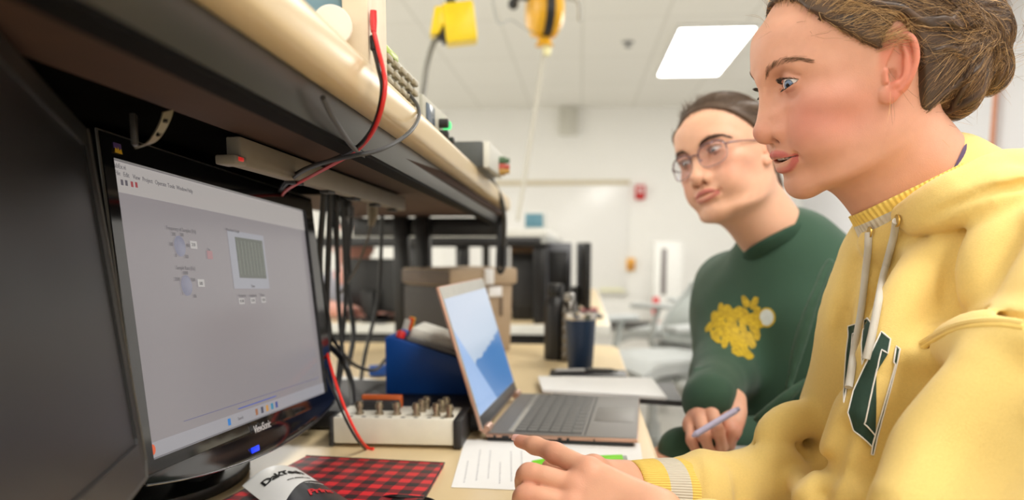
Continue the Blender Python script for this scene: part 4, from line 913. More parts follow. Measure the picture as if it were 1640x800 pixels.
# ================================================================== smooth sculpting field (dense grid) and its surface
F32 = np.float32
class Field:
    def __init__(self, lo, hi, h):
        self.h = h; self.lo = np.array(lo, F32); self.n = np.ceil((np.array(hi) - np.array(lo)) / h).astype(int) + 1
        self.ax = [(self.lo[i] + h * np.arange(self.n[i])).astype(F32) for i in range(3)]
        self.D = np.full(tuple(self.n), 1e3, F32)
    def sl(self, lo, hi):
        s = []
        for i in range(3):
            a = int(max(0, math.floor((lo[i] - self.lo[i]) / self.h))); b = int(min(self.n[i], math.ceil((hi[i] - self.lo[i]) / self.h) + 1))
            if b <= a: return None
            s.append(slice(a, b))
        return tuple(s)
    def grid(self, s):
        return self.ax[0][s[0]][:, None, None], self.ax[1][s[1]][None, :, None], self.ax[2][s[2]][None, None, :]
    def op(self, fn, lo, hi, k=0.0, mode='u', pad=0.0):
        e = max(k, 0) + 2 * self.h + pad
        s = self.sl(np.array(lo) - e, np.array(hi) + e)
        if s is None: return self
        d = fn(*self.grid(s)).astype(F32); A = self.D[s]
        if mode == 'u': self.D[s] = smin(A, d, k)
        elif mode == 's': self.D[s] = -smin(-A, d, k)
        elif mode == 'add': self.D[s] = A + d
        return self
    # primitives
    def ell(self, c, r, k=0., mode='u', R=None):
        c = np.array(c, float); r = np.array(r, float); m = max(r) if R is not None else r
        return self.op(lambda X, Y, Z: sd_ell(X, Y, Z, c, r, R), c - m, c + m, k, mode)
    def cone(self, a, b, ra, rb, k=0., mode='u'):
        a = np.array(a, float); b = np.array(b, float); m = max(ra, rb)
        return self.op(lambda X, Y, Z: sd_cone(X, Y, Z, a, b, ra, rb), np.minimum(a, b) - m, np.maximum(a, b) + m, k, mode)
    def tube(self, pts, r, k=0., mode='u', n=0):
        pts = [np.array(p, float) for p in pts]
        rs = list(r) if isinstance(r, (list, tuple)) else [r] * len(pts)
        if n:
            P4 = [np.array([*p, q]) for p, q in zip(pts, rs)]; P4 = crom(P4, n); pts = [p[:3] for p in P4]; rs = [p[3] for p in P4]
        lo = np.min([p - q for p, q in zip(pts, rs)], 0); hi = np.max([p + q for p, q in zip(pts, rs)], 0)
        def fn(X, Y, Z):
            d = None
            for i in range(len(pts) - 1):
                di = sd_cone(X, Y, Z, pts[i], pts[i + 1], rs[i], rs[i + 1]); d = di if d is None else np.minimum(d, di)
            return d
        return self.op(fn, lo, hi, k, mode)
    def mesh(self):
        return surface_nets(self.D, self.lo, self.h)
def crom(p, n):
    p = [2 * p[0] - p[1]] + list(p) + [2 * p[-1] - p[-2]]; out = []
    for i in range(1, len(p) - 2):
        for k in range(n):
            t = k / n
            out.append(.5 * (2 * p[i] + (p[i + 1] - p[i - 1]) * t + (2 * p[i - 1] - 5 * p[i] + 4 * p[i + 1] - p[i + 2]) * t * t + (-p[i - 1] + 3 * p[i] - 3 * p[i + 1] + p[i + 2]) * t ** 3))
    out.append(p[-2]); return out
def smin(a, b, k):
    if k <= 0: return np.minimum(a, b)
    h = np.maximum(k - np.abs(a - b), 0) / k
    return np.minimum(a, b) - h * h * (k * .25)
def sd_ell(X, Y, Z, c, r, R=None):
    x, y, z = X - c[0], Y - c[1], Z - c[2]
    if R is not None:
        x, y, z = (R[0][0] * x + R[0][1] * y + R[0][2] * z, R[1][0] * x + R[1][1] * y + R[1][2] * z, R[2][0] * x + R[2][1] * y + R[2][2] * z)
    a = np.sqrt((x / r[0]) ** 2 + (y / r[1]) ** 2 + (z / r[2]) ** 2)
    b = np.sqrt((x / r[0] ** 2) ** 2 + (y / r[1] ** 2) ** 2 + (z / r[2] ** 2) ** 2)
    return a * (a - 1) / np.maximum(b, 1e-9)
def sd_cone(X, Y, Z, a, b, ra, rb):
    d = b - a; L2 = max(float(d @ d), 1e-12)
    x, y, z = X - a[0], Y - a[1], Z - a[2]
    t = np.clip((x * d[0] + y * d[1] + z * d[2]) / L2, 0, 1)
    return np.sqrt((x - t * d[0]) ** 2 + (y - t * d[1]) ** 2 + (z - t * d[2]) ** 2) - (ra + (rb - ra) * t)
def surface_nets(D, lo, h):
    S = D < 0; nx, ny, nz = D.shape
    cnt = np.zeros((nx - 1, ny - 1, nz - 1), np.int8)
    for i in (0, 1):
        for j in (0, 1):
            for k in (0, 1): cnt += S[i:nx - 1 + i, j:ny - 1 + j, k:nz - 1 + k]
    act = (cnt > 0) & (cnt < 8); ijk = np.argwhere(act)
    idx = np.full(act.shape, -1, np.int32); idx[act] = np.arange(len(ijk), dtype=np.int32)
    acc = np.zeros((len(ijk), 3)); w = np.zeros(len(ijk)); I, J, K = ijk.T
    cor = [(a, b, c) for a in (0, 1) for b in (0, 1) for c in (0, 1)]
    val = {c: D[I + c[0], J + c[1], K + c[2]].astype(float) for c in cor}
    for a in cor:
        for axn in range(3):
            if a[axn] == 0:
                b = list(a); b[axn] = 1; b = tuple(b); va, vb = val[a], val[b]; m = (va < 0) != (vb < 0)
                t = np.where(m, va / np.where(m, va - vb, 1), 0)
                p = np.array(a, float)[None, :] + np.zeros((len(ijk), 3)); p[:, axn] = t
                acc[m] += p[m]; w[m] += 1
    V = (ijk + acc / w[:, None]) * h + np.array(lo, float)
    Fs = []
    for axn in range(3):
        u, v = (axn + 1) % 3, (axn + 2) % 3
        sa = [slice(None)] * 3; sb = [slice(None)] * 3; sa[axn] = slice(0, -1); sb[axn] = slice(1, None)
        A = S[tuple(sa)]; B = S[tuple(sb)]; e = np.argwhere(A != B)
        e = e[(e[:, u] > 0) & (e[:, v] > 0) & (e[:, u] < D.shape[u] - 1) & (e[:, v] < D.shape[v] - 1)]
        ins = A[tuple(e.T)]
        def g(du, dv):
            q = e.copy(); q[:, u] -= du; q[:, v] -= dv; return idx[tuple(q.T)]
        quad = np.stack([g(1, 1), g(0, 1), g(0, 0), g(1, 0)], 1)
        quad[~ins] = quad[~ins][:, ::-1]
        Fs.append(quad)
    Fq = np.concatenate(Fs); Fq = Fq[(Fq >= 0).all(1)]
    return V, Fq
def laplace(V, Fq, it=1, lam=.5):
    n = len(V); e = np.concatenate([Fq[:, [0, 1]], Fq[:, [1, 2]], Fq[:, [2, 3]], Fq[:, [3, 0]]])
    deg = np.bincount(e[:, 0], minlength=n).astype(float)
    for s in range(it):
        for lm in (lam, -lam * 1.03):
            acc = np.stack([np.bincount(e[:, 0], V[e[:, 1], c], n) for c in range(3)], 1) / np.maximum(deg, 1)[:, None]
            V = V + lm * np.where(deg[:, None] > 0, acc - V, 0)
    return V
def np_mesh(name, V, Fq, m, cols=None, smooth=True):
    V = np.asarray(V, float); Fq = np.asarray(Fq); me = bpy.data.meshes.new(name); k = Fq.shape[1]
    me.vertices.add(len(V)); me.vertices.foreach_set('co', V.astype(F32).ravel())
    me.loops.add(len(Fq) * k); me.loops.foreach_set('vertex_index', Fq.astype(np.int32).ravel())
    me.polygons.add(len(Fq)); me.polygons.foreach_set('loop_start', np.arange(0, len(Fq) * k, k, dtype=np.int32))
    me.update(calc_edges=True)
    if smooth: me.polygons.foreach_set('use_smooth', np.ones(len(Fq), bool))
    if cols is not None:
        a = me.color_attributes.new('tint', 'FLOAT_COLOR', 'POINT'); a.data.foreach_set('color', np.concatenate([cols, np.ones((len(cols), 1))], 1).astype(F32).ravel())
    for mm in (m if isinstance(m, (list, tuple)) else [m]): me.materials.append(mm)
    o = bpy.data.objects.new(name, me); COL.objects.link(o); return o
def join_vf(parts):
    Vs, Fs, Cs, o = [], [], [], 0
    for V, Fq, C in parts:
        Vs.append(V); Fs.append(Fq + o); Cs.append(C); o += len(V)
    return np.concatenate(Vs), np.concatenate(Fs), np.concatenate(Cs)
def strands(name, curves, radii, cols, m, sides=3):
    """Hair: every curve (k x 3 points) becomes a thin tapering tube of one mesh."""
    Vs, Fs, Cs, off = [], [], [], 0
    for c, r, col in zip(curves, radii, cols):
        c = np.asarray(c, float); k = len(c)
        t = np.gradient(c, axis=0); t /= np.maximum(np.linalg.norm(t, axis=1, keepdims=True), 1e-9)
        ref = np.array([.31, .52, .79]); n1 = np.cross(t, ref); n1 /= np.maximum(np.linalg.norm(n1, axis=1, keepdims=True), 1e-9); n2 = np.cross(t, n1)
        rr = r * np.clip(np.minimum(np.linspace(.6, 1, k), np.linspace(3.0, .25, k)), 0, 1)[:, None]
        ring = np.stack([c + rr * (n1 * math.cos(2 * PI * s / sides) + n2 * math.sin(2 * PI * s / sides)) for s in range(sides)], 1)
        Vs.append(ring.reshape(-1, 3)); i = np.arange(k - 1)[:, None] * sides
        for s in range(sides):
            s2 = (s + 1) % sides; Fs.append(np.concatenate([i + s, i + s2, i + sides + s2, i + sides + s], 1) + off)
        Cs.append(np.repeat(np.asarray(col, float).reshape(-1, 3) if np.ndim(col) > 1 else np.tile(col, (k, 1)), sides, 0)); off += k * sides
    return np_mesh(name, np.concatenate(Vs), np.concatenate(Fs), m, np.concatenate(Cs))
def vtree(V, Fq): return BVHTree.FromPolygons([tuple(v) for v in V], [tuple(int(i) for i in f) for f in Fq])
# ================================================================== head sculpt (mm; x = subject's right, y = forward, z = up, eye level 0)
def interp(z, xs, ys):
    # smooth (monotone-ish) interpolation on a fine table
    zz = np.linspace(xs[0], xs[-1], 600); n = len(xs); ys = np.array(ys, float); xs_ = np.array(xs, float)
    m = np.gradient(ys, xs_); j = np.clip(np.searchsorted(xs_, zz) - 1, 0, n - 2); hh = xs_[j + 1] - xs_[j]; t = (zz - xs_[j]) / hh
    tab = (2 * t ** 3 - 3 * t ** 2 + 1) * ys[j] + (t ** 3 - 2 * t ** 2 + t) * hh * m[j] + (-2 * t ** 3 + 3 * t ** 2) * ys[j + 1] + (t ** 3 - t ** 2) * hh * m[j + 1]
    return np.interp(z, zz, tab).astype(F32)
def head_base(p):
    zs = p['z']
    def base(X, Y, Z):
        yf, yc, yb, w = (interp(Z, zs, p[k]) for k in ('yf', 'yc', 'yb', 'w'))
        n = interp(Z, zs, p['n'])
        ln = np.where(Y > yc, yf - yc, yc - yb)
        g = ((np.abs(X) / w) ** n + (np.abs(Y - yc) / ln) ** n) ** (1 / n) - 1
        d = g * np.minimum(w, ln) * .9
        d = -smin(-d, (62 - Z), 10)            # open the top (cranium takes over)
        return d
    return base
def sculpt_head(p, h=1.0, neck=None, zlo=-190):
    f = Field((-98, -125, zlo), (98, 132, 122), h)
    base = head_base(p)
    f.D[:] = base(*f.grid((slice(None),) * 3))
    X, Y, Z = f.grid((slice(None),) * 3)
    f.D = -smin(-f.D, (Z - p['zchin']) + 0 * X + 0 * Y, 16)      # underside of the chin
    (y1, z1), (y2, z2) = p['jawline']; ny, nz = (z2 - z1), -(y2 - y1); L = math.hypot(ny, nz); ny /= L; nz /= L
    if nz > 0: ny, nz = -ny, -nz
    pl = (Y - y1) * ny + (Z - z1) * nz + 0 * X
    f.D = -smin(-f.D, -pl, 14)
    f.ell((0, -2, 24), p.get('cran', (73, 99, 88)), 16)
    if neck: 
        for a, b, ra, rb in neck: f.cone(a, b, ra, rb, 22)
    for s in (-1, 1):
        f.tube([(s * 10, 84, 19), (s * 30, 80, 24), (s * 46, 66, 19), (s * 55, 52, 8)], [6, 8, 7, 6], 14)          # brow
        f.ell((s * 46, 54, -20), (18, 22, 14), 20)                          # cheek bone
        f.ell((s * 34, 66, -50), (20, 20, 22), 22)                          # cheek
    for s in (-1, 1):
        f.ell((s * 31, 95, p.get('ez', 0)), (20, 15, 14), 12, 's')                     # socket
        f.ell((s * 15, 93, -6), (7, 8, 10), 8, 's')
    # nose
    nb = p['nose']
    f.tube([(0, nb['nas'][0] - 8, nb['nas'][1] + 8), (0, nb['nas'][0] - 7, nb['nas'][1]), (0, nb['mid'][0] - 8, nb['mid'][1]), (0, nb['tip'][0] - 11, nb['tip'][1] + 4)], [8, 6.5, 7.5, 9], 10, n=4)
    for s in (-1, 1):
        f.tube([(s * 8, 82, -6), (s * 10, 90, -24), (s * 11, nb['tip'][0] - 24, nb['tip'][1] - 1)], [7, 7.5, 8], 10)
    f.ell((0, nb['tip'][0] - 10.5, nb['tip'][1]), (9.5, 10.5, 9.5), 7)
    for s in (-1, 1):
        ab = nb.get('ala', 22); f.ell((s * 12.4 * nb['wid'], nb['tip'][0] - ab, nb['tip'][1] - 3.5), (6.3, 11 + (ab - 22) * .35, 9.0), 4)
        f.tube([(s * 15.5 * nb['wid'], nb['tip'][0] - ab - 2, nb['tip'][1] + 8), (s * 19 * nb['wid'], nb['tip'][0] - ab - 11.5, nb['tip'][1] - 1), (s * 17.5 * nb['wid'], nb['tip'][0] - ab - 10.5, nb['tip'][1] - 11)], [1.2, 2.0, 1.5], 3, 's', n=3)
        f.ell((s * 15 * nb['wid'], nb['tip'][0] - 27, nb['tip'][1] - 1), (3.0, 7, 8), 4, 's') if False else None
    f.tube([(0, nb['tip'][0] - 9, nb['tip'][1] - 5), (0, nb['tip'][0] - 20, nb['tip'][1] - 11.5)], [5, 4.5], 5)
    for s in (-1, 1):
        f.ell((s * 7.8 * nb['wid'], nb['tip'][0] - ab * .82, nb['tip'][1] - 11), (4.2, 8, 4.8), 2.5, 's')
    # lips
    m = p['mouth']; zc, yl = m['z'], m['y']; hw = m['hw']; gap = m['gap']
    f.ell((0, yl - 15.5, zc), (21, 12, 17), 14)                                # muzzle
    f.tube([(0, yl + 1.5, zc + 13), (0, yl - 0.5, zc + 20)], [1.6, 2.0], 5, 's')    # philtrum
    up = [(-hw, yl - 13.5, zc - .5), (-hw * .62, yl - 5.5, zc + 3), (-4.5, yl - 1.2, zc + 5.2), (0, yl - 1.4, zc + 4.4), (4.5, yl - 1.2, zc + 5.2), (hw * .62, yl - 5.5, zc + 3), (hw, yl - 13.5, zc - .5)]
    lb = m.get('lback', 0); lo = [(-hw, yl - 13.5, zc - 1), (-hw * .6, yl - 7.5 - lb, zc - 5 - gap), (0, yl - 3.2 - lb, zc - 6.8 - gap), (hw * .6, yl - 7.5 - lb, zc - 5 - gap), (hw, yl - 13.5, zc - 1)]
    f.tube(up, [1.4, 2.6, 3.5, 3.3, 3.5, 2.6, 1.4], 3.5, n=4)
    f.tube(lo, [1.5, 3.8, 5.0, 3.8, 1.5], 4, n=4)
    def slit(X, Y, Z):
        t = np.clip(np.abs(X) / (hw * .97), 0, 1); c = 1 - t ** 2
        half = max(gap * .5, .55) * c ** .8 - .1; zz = zc - .6 - gap * .45 * c
        return np.maximum(np.maximum(np.abs(Z - zz) - half, (yl - (17 if gap > 0 else 9) - 6 * t) - Y), np.abs(X) - hw) + 0 * X
    f.op(slit, (-hw - 1, yl - 26, zc - 10), (hw + 1, yl + 12, zc + 4), 1.0 if gap > 0 else 2.0, 's')
    for s in (-1, 1): f.ell((s * (hw + 4), yl - 11, zc - 2), (2.0, 3, 4), 6, 's')
    f.tube([(-13, yl - 8, zc - 17 - gap), (0, yl - 5.5, zc - 18 - gap), (13, yl - 8, zc - 17 - gap)], [2.2, 3.2, 2.2], 8, 's')
    c = p['chin']; f.ell((0, c[0] - 14, c[1]), (19, 14, 13), 16)
    # eyes
    ex, ey = p['eye']; ez = p.get('ez', 0)
    for s in (-1, 1):
        f.ell((s * ex, ey, ez), (14.2, 13.9, 13.0), 5)
        f.tube([(s * (ex - 13), ey + 8, ez + 6.5), (s * (ex - 4), ey + 12.4, ez + 9.4), (s * (ex + 7), ey + 11, ez + 9), (s * (ex + 16), ey + 3, ez + 4.5)], [.9, 1.2, 1.2, .8], 2.6, 's', n=3)      # lid crease
        f.tube([(s * (ex - 14), ey + 9, ez - 6), (s * (ex - 2), ey + 12.5, ez - 9.5), (s * (ex + 12), ey + 8, ez - 7)], [.8, 1.0, .6], 5, 's', n=3)
        def lid(X, Y, Z, s=s):
            xx = (X * s - ex); t = np.clip(np.abs(xx) / 14.5, 0, 1); sk = xx / 14.5
            up_ = p['lid'][0] * (1 - t ** 2.1) + .6 + .9 * sk; lo_ = -p['lid'][1] * (1 - t ** 2.2) + .6 + .9 * sk
            return np.maximum(np.maximum(Z - ez - up_, lo_ - Z + ez), np.maximum(np.abs(xx) - 14.3, ey + 2 - Y)) + 0 * X
        f.op(lid, (s * ex - 16, ey, ez - 9), (s * ex + 16, ey + 22, ez + 10), 1.2, 's')
        f.ell((s * (ex - 14.2), ey + 8.8, ez - .6), (2.2, 2.5, 1.8), 1.5)                                    # inner corner
    # ears
    for s in (-1, 1):
        e = p['ear']; c0 = np.array([s * e['x'], e['y'], e['z']], float); a = math.radians(e['tilt']); fl = math.radians(24)
        # ear frame: u along its height (leaning back), v backwards, n outwards
        u = np.array([0, -math.sin(a), math.cos(a)]); v0 = np.array([0, -math.cos(a), -math.sin(a)]); n0 = np.array([s, 0, 0.])
        v = v0 * math.cos(fl) + n0 * math.sin(fl); n_ = np.cross(u, v) * (1 if np.dot(np.cross(u, v), n0) > 0 else -1)
        E_ = lambda uu, vv, nn=0: c0 + (u * uu + v * vv + n_ * nn) * e.get('s', 1)
        R = np.array([v, u, n_])
        f.ell(E_(2, 11, -1), (15, 27, 4.2), 5, R=R)
        f.ell(E_(-24, 4, 0), (8, 9, 4), 5, R=R)
        f.ell(E_(-2, 7, 3.5), (9, 15, 4.2), 3, 's', R=R)
        f.ell(E_(15, 12, 3), (7, 9, 2.6), 3, 's', R=R)
        f.tube([E_(-3, -3, 2), E_(10, -1, 3), E_(25, 5, 3), E_(31, 14, 3), E_(25, 23, 3), E_(8, 26.5, 3), E_(-10, 22, 2.5), E_(-20, 14, 1.5)], [2.2, 3, 3.2, 3.3, 3.4, 3.2, 2.8, 2.4], 2, n=4)
        f.tube([E_(20, 15, 2), E_(10, 18, 2.4), E_(-6, 17.5, 2.4), E_(-15, 11, 2)], [2.0, 2.6, 2.4, 2.2], 3, n=4)
        f.tube([E_(-2, 0, 2.8), E_(-11, 0.5, 3)], [3.2, 2.8], 2.5)
        f.tube([E_(-16, 7, 1.5), E_(-14, 9, 2)], [3, 3], 3)
        f.ell(E_(-5, 5.5, 0), (4, 5.5, 5), 3, 's', R=R)
    return f, dict(up=up, lo=lo)
def seg_dist(V, pts):
    pts = np.array(pts, float); d = np.full(len(V), 1e9)
    for a, b in zip(pts[:-1], pts[1:]):
        ab = b - a; t = np.clip(((V - a) @ ab) / (ab @ ab), 0, 1); d = np.minimum(d, np.linalg.norm(V - a - t[:, None] * ab, axis=1))
    return d
def sm(x, a, b): t = np.clip((x - a) / (b - a), 0, 1); return t * t * (3 - 2 * t)
def lerp3(A, c, w): return A * (1 - w[:, None]) + np.array(c)[None] * w[:, None]
def head_colors(V, p, L, tone):
    n = len(V); C = np.tile(np.array(tone['skin']), (n, 1)).astype(float); x, y, z = V.T
    ax = np.abs(x)
    g = lambda cx, cy, cz, sx, sy, sz: np.exp(-(((ax - cx) / sx) ** 2 + ((y - cy) / sy) ** 2 + ((z - cz) / sz) ** 2))
    C = lerp3(C, tone['blush'], np.clip(tone['kb'] * (g(46, 60, -34, 30, 60, 30) + .5 * g(0, p['nose']['tip'][0], p['nose']['tip'][1], 14, 16, 12)), 0, 1))
    C = lerp3(C, tone['ear'], np.clip(.75 * sm(ax, p['ear']['x'] - 1, p['ear']['x'] + 8) * sm(-seg_dist(np.abs(V) * [1, 0, 0] + V * [0, 1, 1], [(p['ear']['x'] + 4, p['ear']['y'] - 6, p['ear']['z'] - 22), (p['ear']['x'] + 6, p['ear']['y'] - 14, p['ear']['z'] + 16)]), -24, -16), 0, 1))
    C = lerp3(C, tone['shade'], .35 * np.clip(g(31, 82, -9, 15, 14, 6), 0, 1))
    m = p['mouth']
    dl = np.minimum(seg_dist(V, crom([np.array(q) for q in L['up']], 4)) - 2.9, seg_dist(V, crom([np.array(q) for q in L['lo']], 4)) - 3.9)
    inlip = (1 - sm(dl, .4, 2.0)) * (z < m['z'] + 9.5) * (ax < m['hw'] + 1.5)
    C = lerp3(C, tone['lip'], .8 * inlip)
    inside = sm(m['y'] - 9 - y, 0, 3) * (np.abs(z - m['z'] + 1) < 5) * (ax < m['hw'] * .5) * (y > 60)
    C = lerp3(C, (.10, .02, .02), np.clip(inside, 0, 1) * (1 if m['gap'] > 0 else 0))
    nz = p['nose']; C = lerp3(C, (.22, .06, .05), np.clip(g(7.8 * nz['wid'], nz['tip'][0] - nz.get('ala', 22) * .82, nz['tip'][1] - 9.5, 3.4, 6.5, 3.4), 0, 1) * .8)
    ex, ey = p['eye']
    ez = p.get('ez', 0); rim = np.exp(-((np.sqrt((ax - ex) ** 2 + (y - ey) ** 2 + (z - ez) ** 2) - 12.6) / .9) ** 2) * (y > ey) * (np.abs(z - ez) < 8)
    C = lerp3(C, (.42, .16, .14), np.clip(rim, 0, 1) * .5)
    for q, r_ in tone.get('moles', ()):
        C = lerp3(C, (.22, .09, .05), .8 * (1 - sm(np.linalg.norm(V - np.array(q), axis=1), r_ * .6, r_ * 1.3)))
    return C
def eyeball_vf(c, gaze, iris, R=12.2):
    gaze = np.array(gaze, float); gaze /= np.linalg.norm(gaze)
    a = np.cross(gaze, (0, 0, 1.)); a /= np.linalg.norm(a); b = np.cross(a, gaze)
    ths = np.concatenate([np.linspace(0, .7, 40), np.linspace(.74, PI, 26)]); N = 48; V = []; C = []
    for th in ths:
        bul = R + 1.0 * max(0, 1 - (th / .52) ** 2)
        for k in range(N):
            ph = 2 * PI * k / N; V.append((gaze * math.cos(th) + (a * math.cos(ph) + b * math.sin(ph)) * math.sin(th)) * bul)
            if th < .17: col = (.005, .005, .006)
            elif th < .46:
                q = .75 + .5 * abs(math.sin(ph * 11 + 3 * th)) * (1 if th < .38 else .5); col = tuple(x * q for x in iris)
                if th > .41: col = tuple(x * .45 for x in iris)
            else: col = (.74, .70, .68) if th < .9 else (.70, .58, .55)
            C.append(col)
    M_ = len(ths); Fq = [(i * N + k, i * N + (k + 1) % N, (i + 1) * N + (k + 1) % N, (i + 1) * N + k) for i in range(M_ - 1) for k in range(N)]
    return np.array(V) + np.array(c), np.array(Fq)[:, ::-1], np.array(C)
def affine(V, M, s=.001):
    A = np.array(M)[:3, :3] * s; return V @ A.T + np.array(M)[:3, 3]
m_skin = mat('skin', srgb(228, 180, 156), .46, var=.03, scale=90, bump=.12, bscale=900, sss=.12, attr='tint', spec=.35)
m_eye = mat('eye_surface', (.8, .8, .8), .12, var=0, attr='tint', coat=.6)
m_hair = mat('hair', srgb(110, 84, 60), .55, var=.15, scale=300, attr='tint', spec=.5)
m_lash = mat('lash', (.02, .012, .01), .5, var=0)
# --- poses: head axes in the room (columns right, forward, up) and origin
def head_matrix(fwd, right_hint, org, scale):
    f = Vector(fwd).normalized(); r = Vector(right_hint); r = (r - f * r.dot(f)).normalized(); u = r.cross(f).normalized()
    return Matrix(((r.x * scale, f.x * scale, u.x * scale, org[0]), (r.y * scale, f.y * scale, u.y * scale, org[1]), (r.z * scale, f.z * scale, u.z * scale, org[2]), (0, 0, 0, 1)))
# ================================================================== girl in the yellow hoodie
YP = dict(z=[-122, -113, -105, -98, -88, -80, -66, -50, -36, -15, 0, 20, 45, 70],
          yf=[60, 72, 80, 84, 85, 85, 89, 91, 91, 90, 92.5, 96, 95, 89],
          yc=[28, 26, 24, 22, 18, 15, 10, 5, 2, 0, 0, 0, 0, 0],
          yb=[0, -4, -8, -12, -20, -28, -40, -58, -72, -84, -90, -95, -97, -90],
          w=[30, 38, 45, 49.5, 54, 56.5, 60, 62, 64, 67, 69, 72, 74, 72],
          n=[2.0, 2.0, 2.05, 2.1, 2.1, 2.1, 2.1, 2.1, 2.1, 2.15, 2.15, 2.2, 2.2, 2.2],
          zchin=-114, jawline=((80, -116), (0, -92)),
          nose=dict(nas=(98.5, 6), mid=(107, -16), tip=(115, -37), wid=1.15, ala=27),
          mouth=dict(z=-66, y=98.5, hw=25, gap=4.6, lback=3.0), chin=(87, -99), eye=(30, 76), ez=3.5, lid=(4.8, 4.4),
          ear=dict(x=69, y=6, z=-7, tilt=11, s=.97))
def head_pose(yaw, pitch, roll, org, scale):
    f = Vector((-math.cos(yaw) * math.cos(pitch), math.sin(yaw) * math.cos(pitch), -math.sin(pitch))); r = f.cross(Vector((0, 0, 1))).normalized(); u = r.cross(f)
    r2 = r * math.cos(roll) + u * math.sin(roll)
    return head_matrix(f, r2, org, scale)
YH = head_pose(-.15, .24, .04, (.270, .845, 1.208), .96)
YHi = YH.inverted()
def yl(p): q = YHi @ Vector(p) * 1.0; return np.array([q.x, q.y, q.z])
# ------------------------------------------------------------------ hands (metres, room space)
def hand_field(f, wrist, mcps, fingers, thumb, back_n, rad=1.0, palm=True):
    """wrist: point; mcps: four knuckles index..little; fingers: list of joint lists from each knuckle on; thumb: joint list."""
    W = np.array(wrist, float); n = np.array(back_n, float); n /= np.linalg.norm(n)
    M = [np.array(m, float) for m in mcps]
    rr = [.0106 * rad, .0104 * rad, .0100 * rad, .0088 * rad]
    if palm:
        a = np.array(M[-1]) - np.array(M[0]); a /= np.linalg.norm(a)
        for i, m in enumerate(M):
            w_ = W + a * (-.018 + .012 * i) * rad * 1.0
            f.cone(w_ - n * .002, m - n * .003, .0150 * rad, .0118 * rad, .014)
            f.cone(w_ - n * .010, m - n * .012, .0125 * rad, .0100 * rad, .014)
            f.cone(m - n * .001, m - n * .001, rr[i] * 1.12, rr[i] * 1.12, .006)
    for i, js in enumerate(fingers):
        pts = [M[i]] + [np.array(j, float) for j in js]; r0 = rr[i]
        rad_ = [r0, r0 * .90, r0 * .76, r0 * .63]
        f.tube(pts, rad_[:len(pts)], .0035, n=5)
        for k in (1, 2): f.cone(pts[k], pts[k], rad_[k] * 1.0, rad_[k] * 1.0, .006)
    t = [np.array(q, float) for q in thumb]
    if len(t): f.tube(t, [.0150 * rad, .0122 * rad, .0105 * rad, .0092 * rad][:len(t)], .012)
    return f
def nail_vf(tip, axis, up, w=.0062, l=.0095):
    tip = np.array(tip, float); a = np.array(axis, float); a /= np.linalg.norm(a); u = np.array(up, float); u -= a * (u @ a); u /= np.linalg.norm(u); s = np.cross(a, u)
    V = []; nu, nv = 8, 8
    for i in range(nu + 1):
        for j in range(nv + 1):
            x = (i / nu * 2 - 1); y = j / nv; ww = w * (1 - .25 * (1 - y) ** 3) * (math.sqrt(max(0, 1 - max(0, (y - .75) / .25) ** 2 * .5)))
            V.append(tip + s * ww * x + a * (y - .55) * l * 1.7 - u * (.0030 * x * x + .0012 * max(0, y - .5)))
    Fq = [(i * (nv + 1) + j, (i + 1) * (nv + 1) + j, (i + 1) * (nv + 1) + j + 1, i * (nv + 1) + j + 1) for i in range(nu) for j in range(nv)]
    return np.array(V), np.array(Fq), np.tile(srgb(232, 178, 168), (len(V), 1))
def W3(px, py, d): return np.array(P(px, py, d))
def field_for(pts, pad, h):
    p = np.array(pts); return Field(p.min(0) - pad, p.max(0) + pad, h)
TONE_Y = dict(skin=srgb(212, 158, 134), blush=srgb(198, 112, 104), kb=.6, ear=srgb(206, 116, 94), shade=srgb(190, 140, 130), lip=srgb(192, 92, 94),
              moles=[((-46, 60, -38), 1.0), ((-53, 52, -43), .8), ((-60, 40, -30), .8), ((-58, 34, -78), 1.1), ((-40, 62, -84), 1.0)])
girl_y = thing('person', 'girl in the pale yellow hoodie with a messy bun, pointing over the desk', 'person', (.42, .85, 0))
# ------------------------------------------------------------------ body: head and neck, hidden trunk and arms, two hands: one mesh
NBy = Vector((.385, .875, 1.055))
nb = np.array((YH @ Matrix.Diagonal((.001, .001, .001, 1))).inverted() @ NBy)
f, LIP = sculpt_head(YP, 1.0, [((0, -16, -58), nb, 54, 66), ((0, 14, -84), nb + np.array([0, 34, 0]), 36, 40)], zlo=-200)
V, Fq = f.mesh(); V = laplace(V, Fq, 2); CH = head_colors(V, YP, LIP, TONE_Y); HV_y, HF_y = affine(V, YH), Fq
parts = [(HV_y, HF_y, CH)]
# left hand, pointing (nearer one)
lw = W3(1050, 842, .668)
lm = [W3(942, 752, .712), W3(922, 777, .706), W3(915, 808, .695), W3(921, 838, .682)]
lf_ = [[W3(889, 725, .742), W3(857, 713, .762), W3(833, 706, .778)],
       [W3(847, 758, .720), W3(842, 792, .742), W3(866, 806, .748)],
       [W3(841, 792, .706), W3(838, 826, .726), W3(862, 838, .732)],
       [W3(850, 822, .690), W3(852, 852, .706), W3(872, 862, .712)]]
bn = np.cross(lm[3] - lm[0], lw - lm[0]); bn = bn if bn @ (np.array(CAM) - lm[0]) > 0 else -bn
lt = [W3(1010, 812, .70), W3(960, 772, .745), W3(915, 752, .768), W3(882, 748, .775)]
f = field_for([lw] + lm + sum(lf_, []) + lt + [W3(1100, 880, .65)], .03, .0012)
hand_field(f, lw, lm, lf_, lt, bn)
f.cone(lw, W3(1110, 890, .645), .024, .028, .02)
for (p, q) in ((lf_[1][0], lm[1]), (lf_[2][0], lm[2])): pass
V, Fq = f.mesh(); V = laplace(V, Fq, 3)
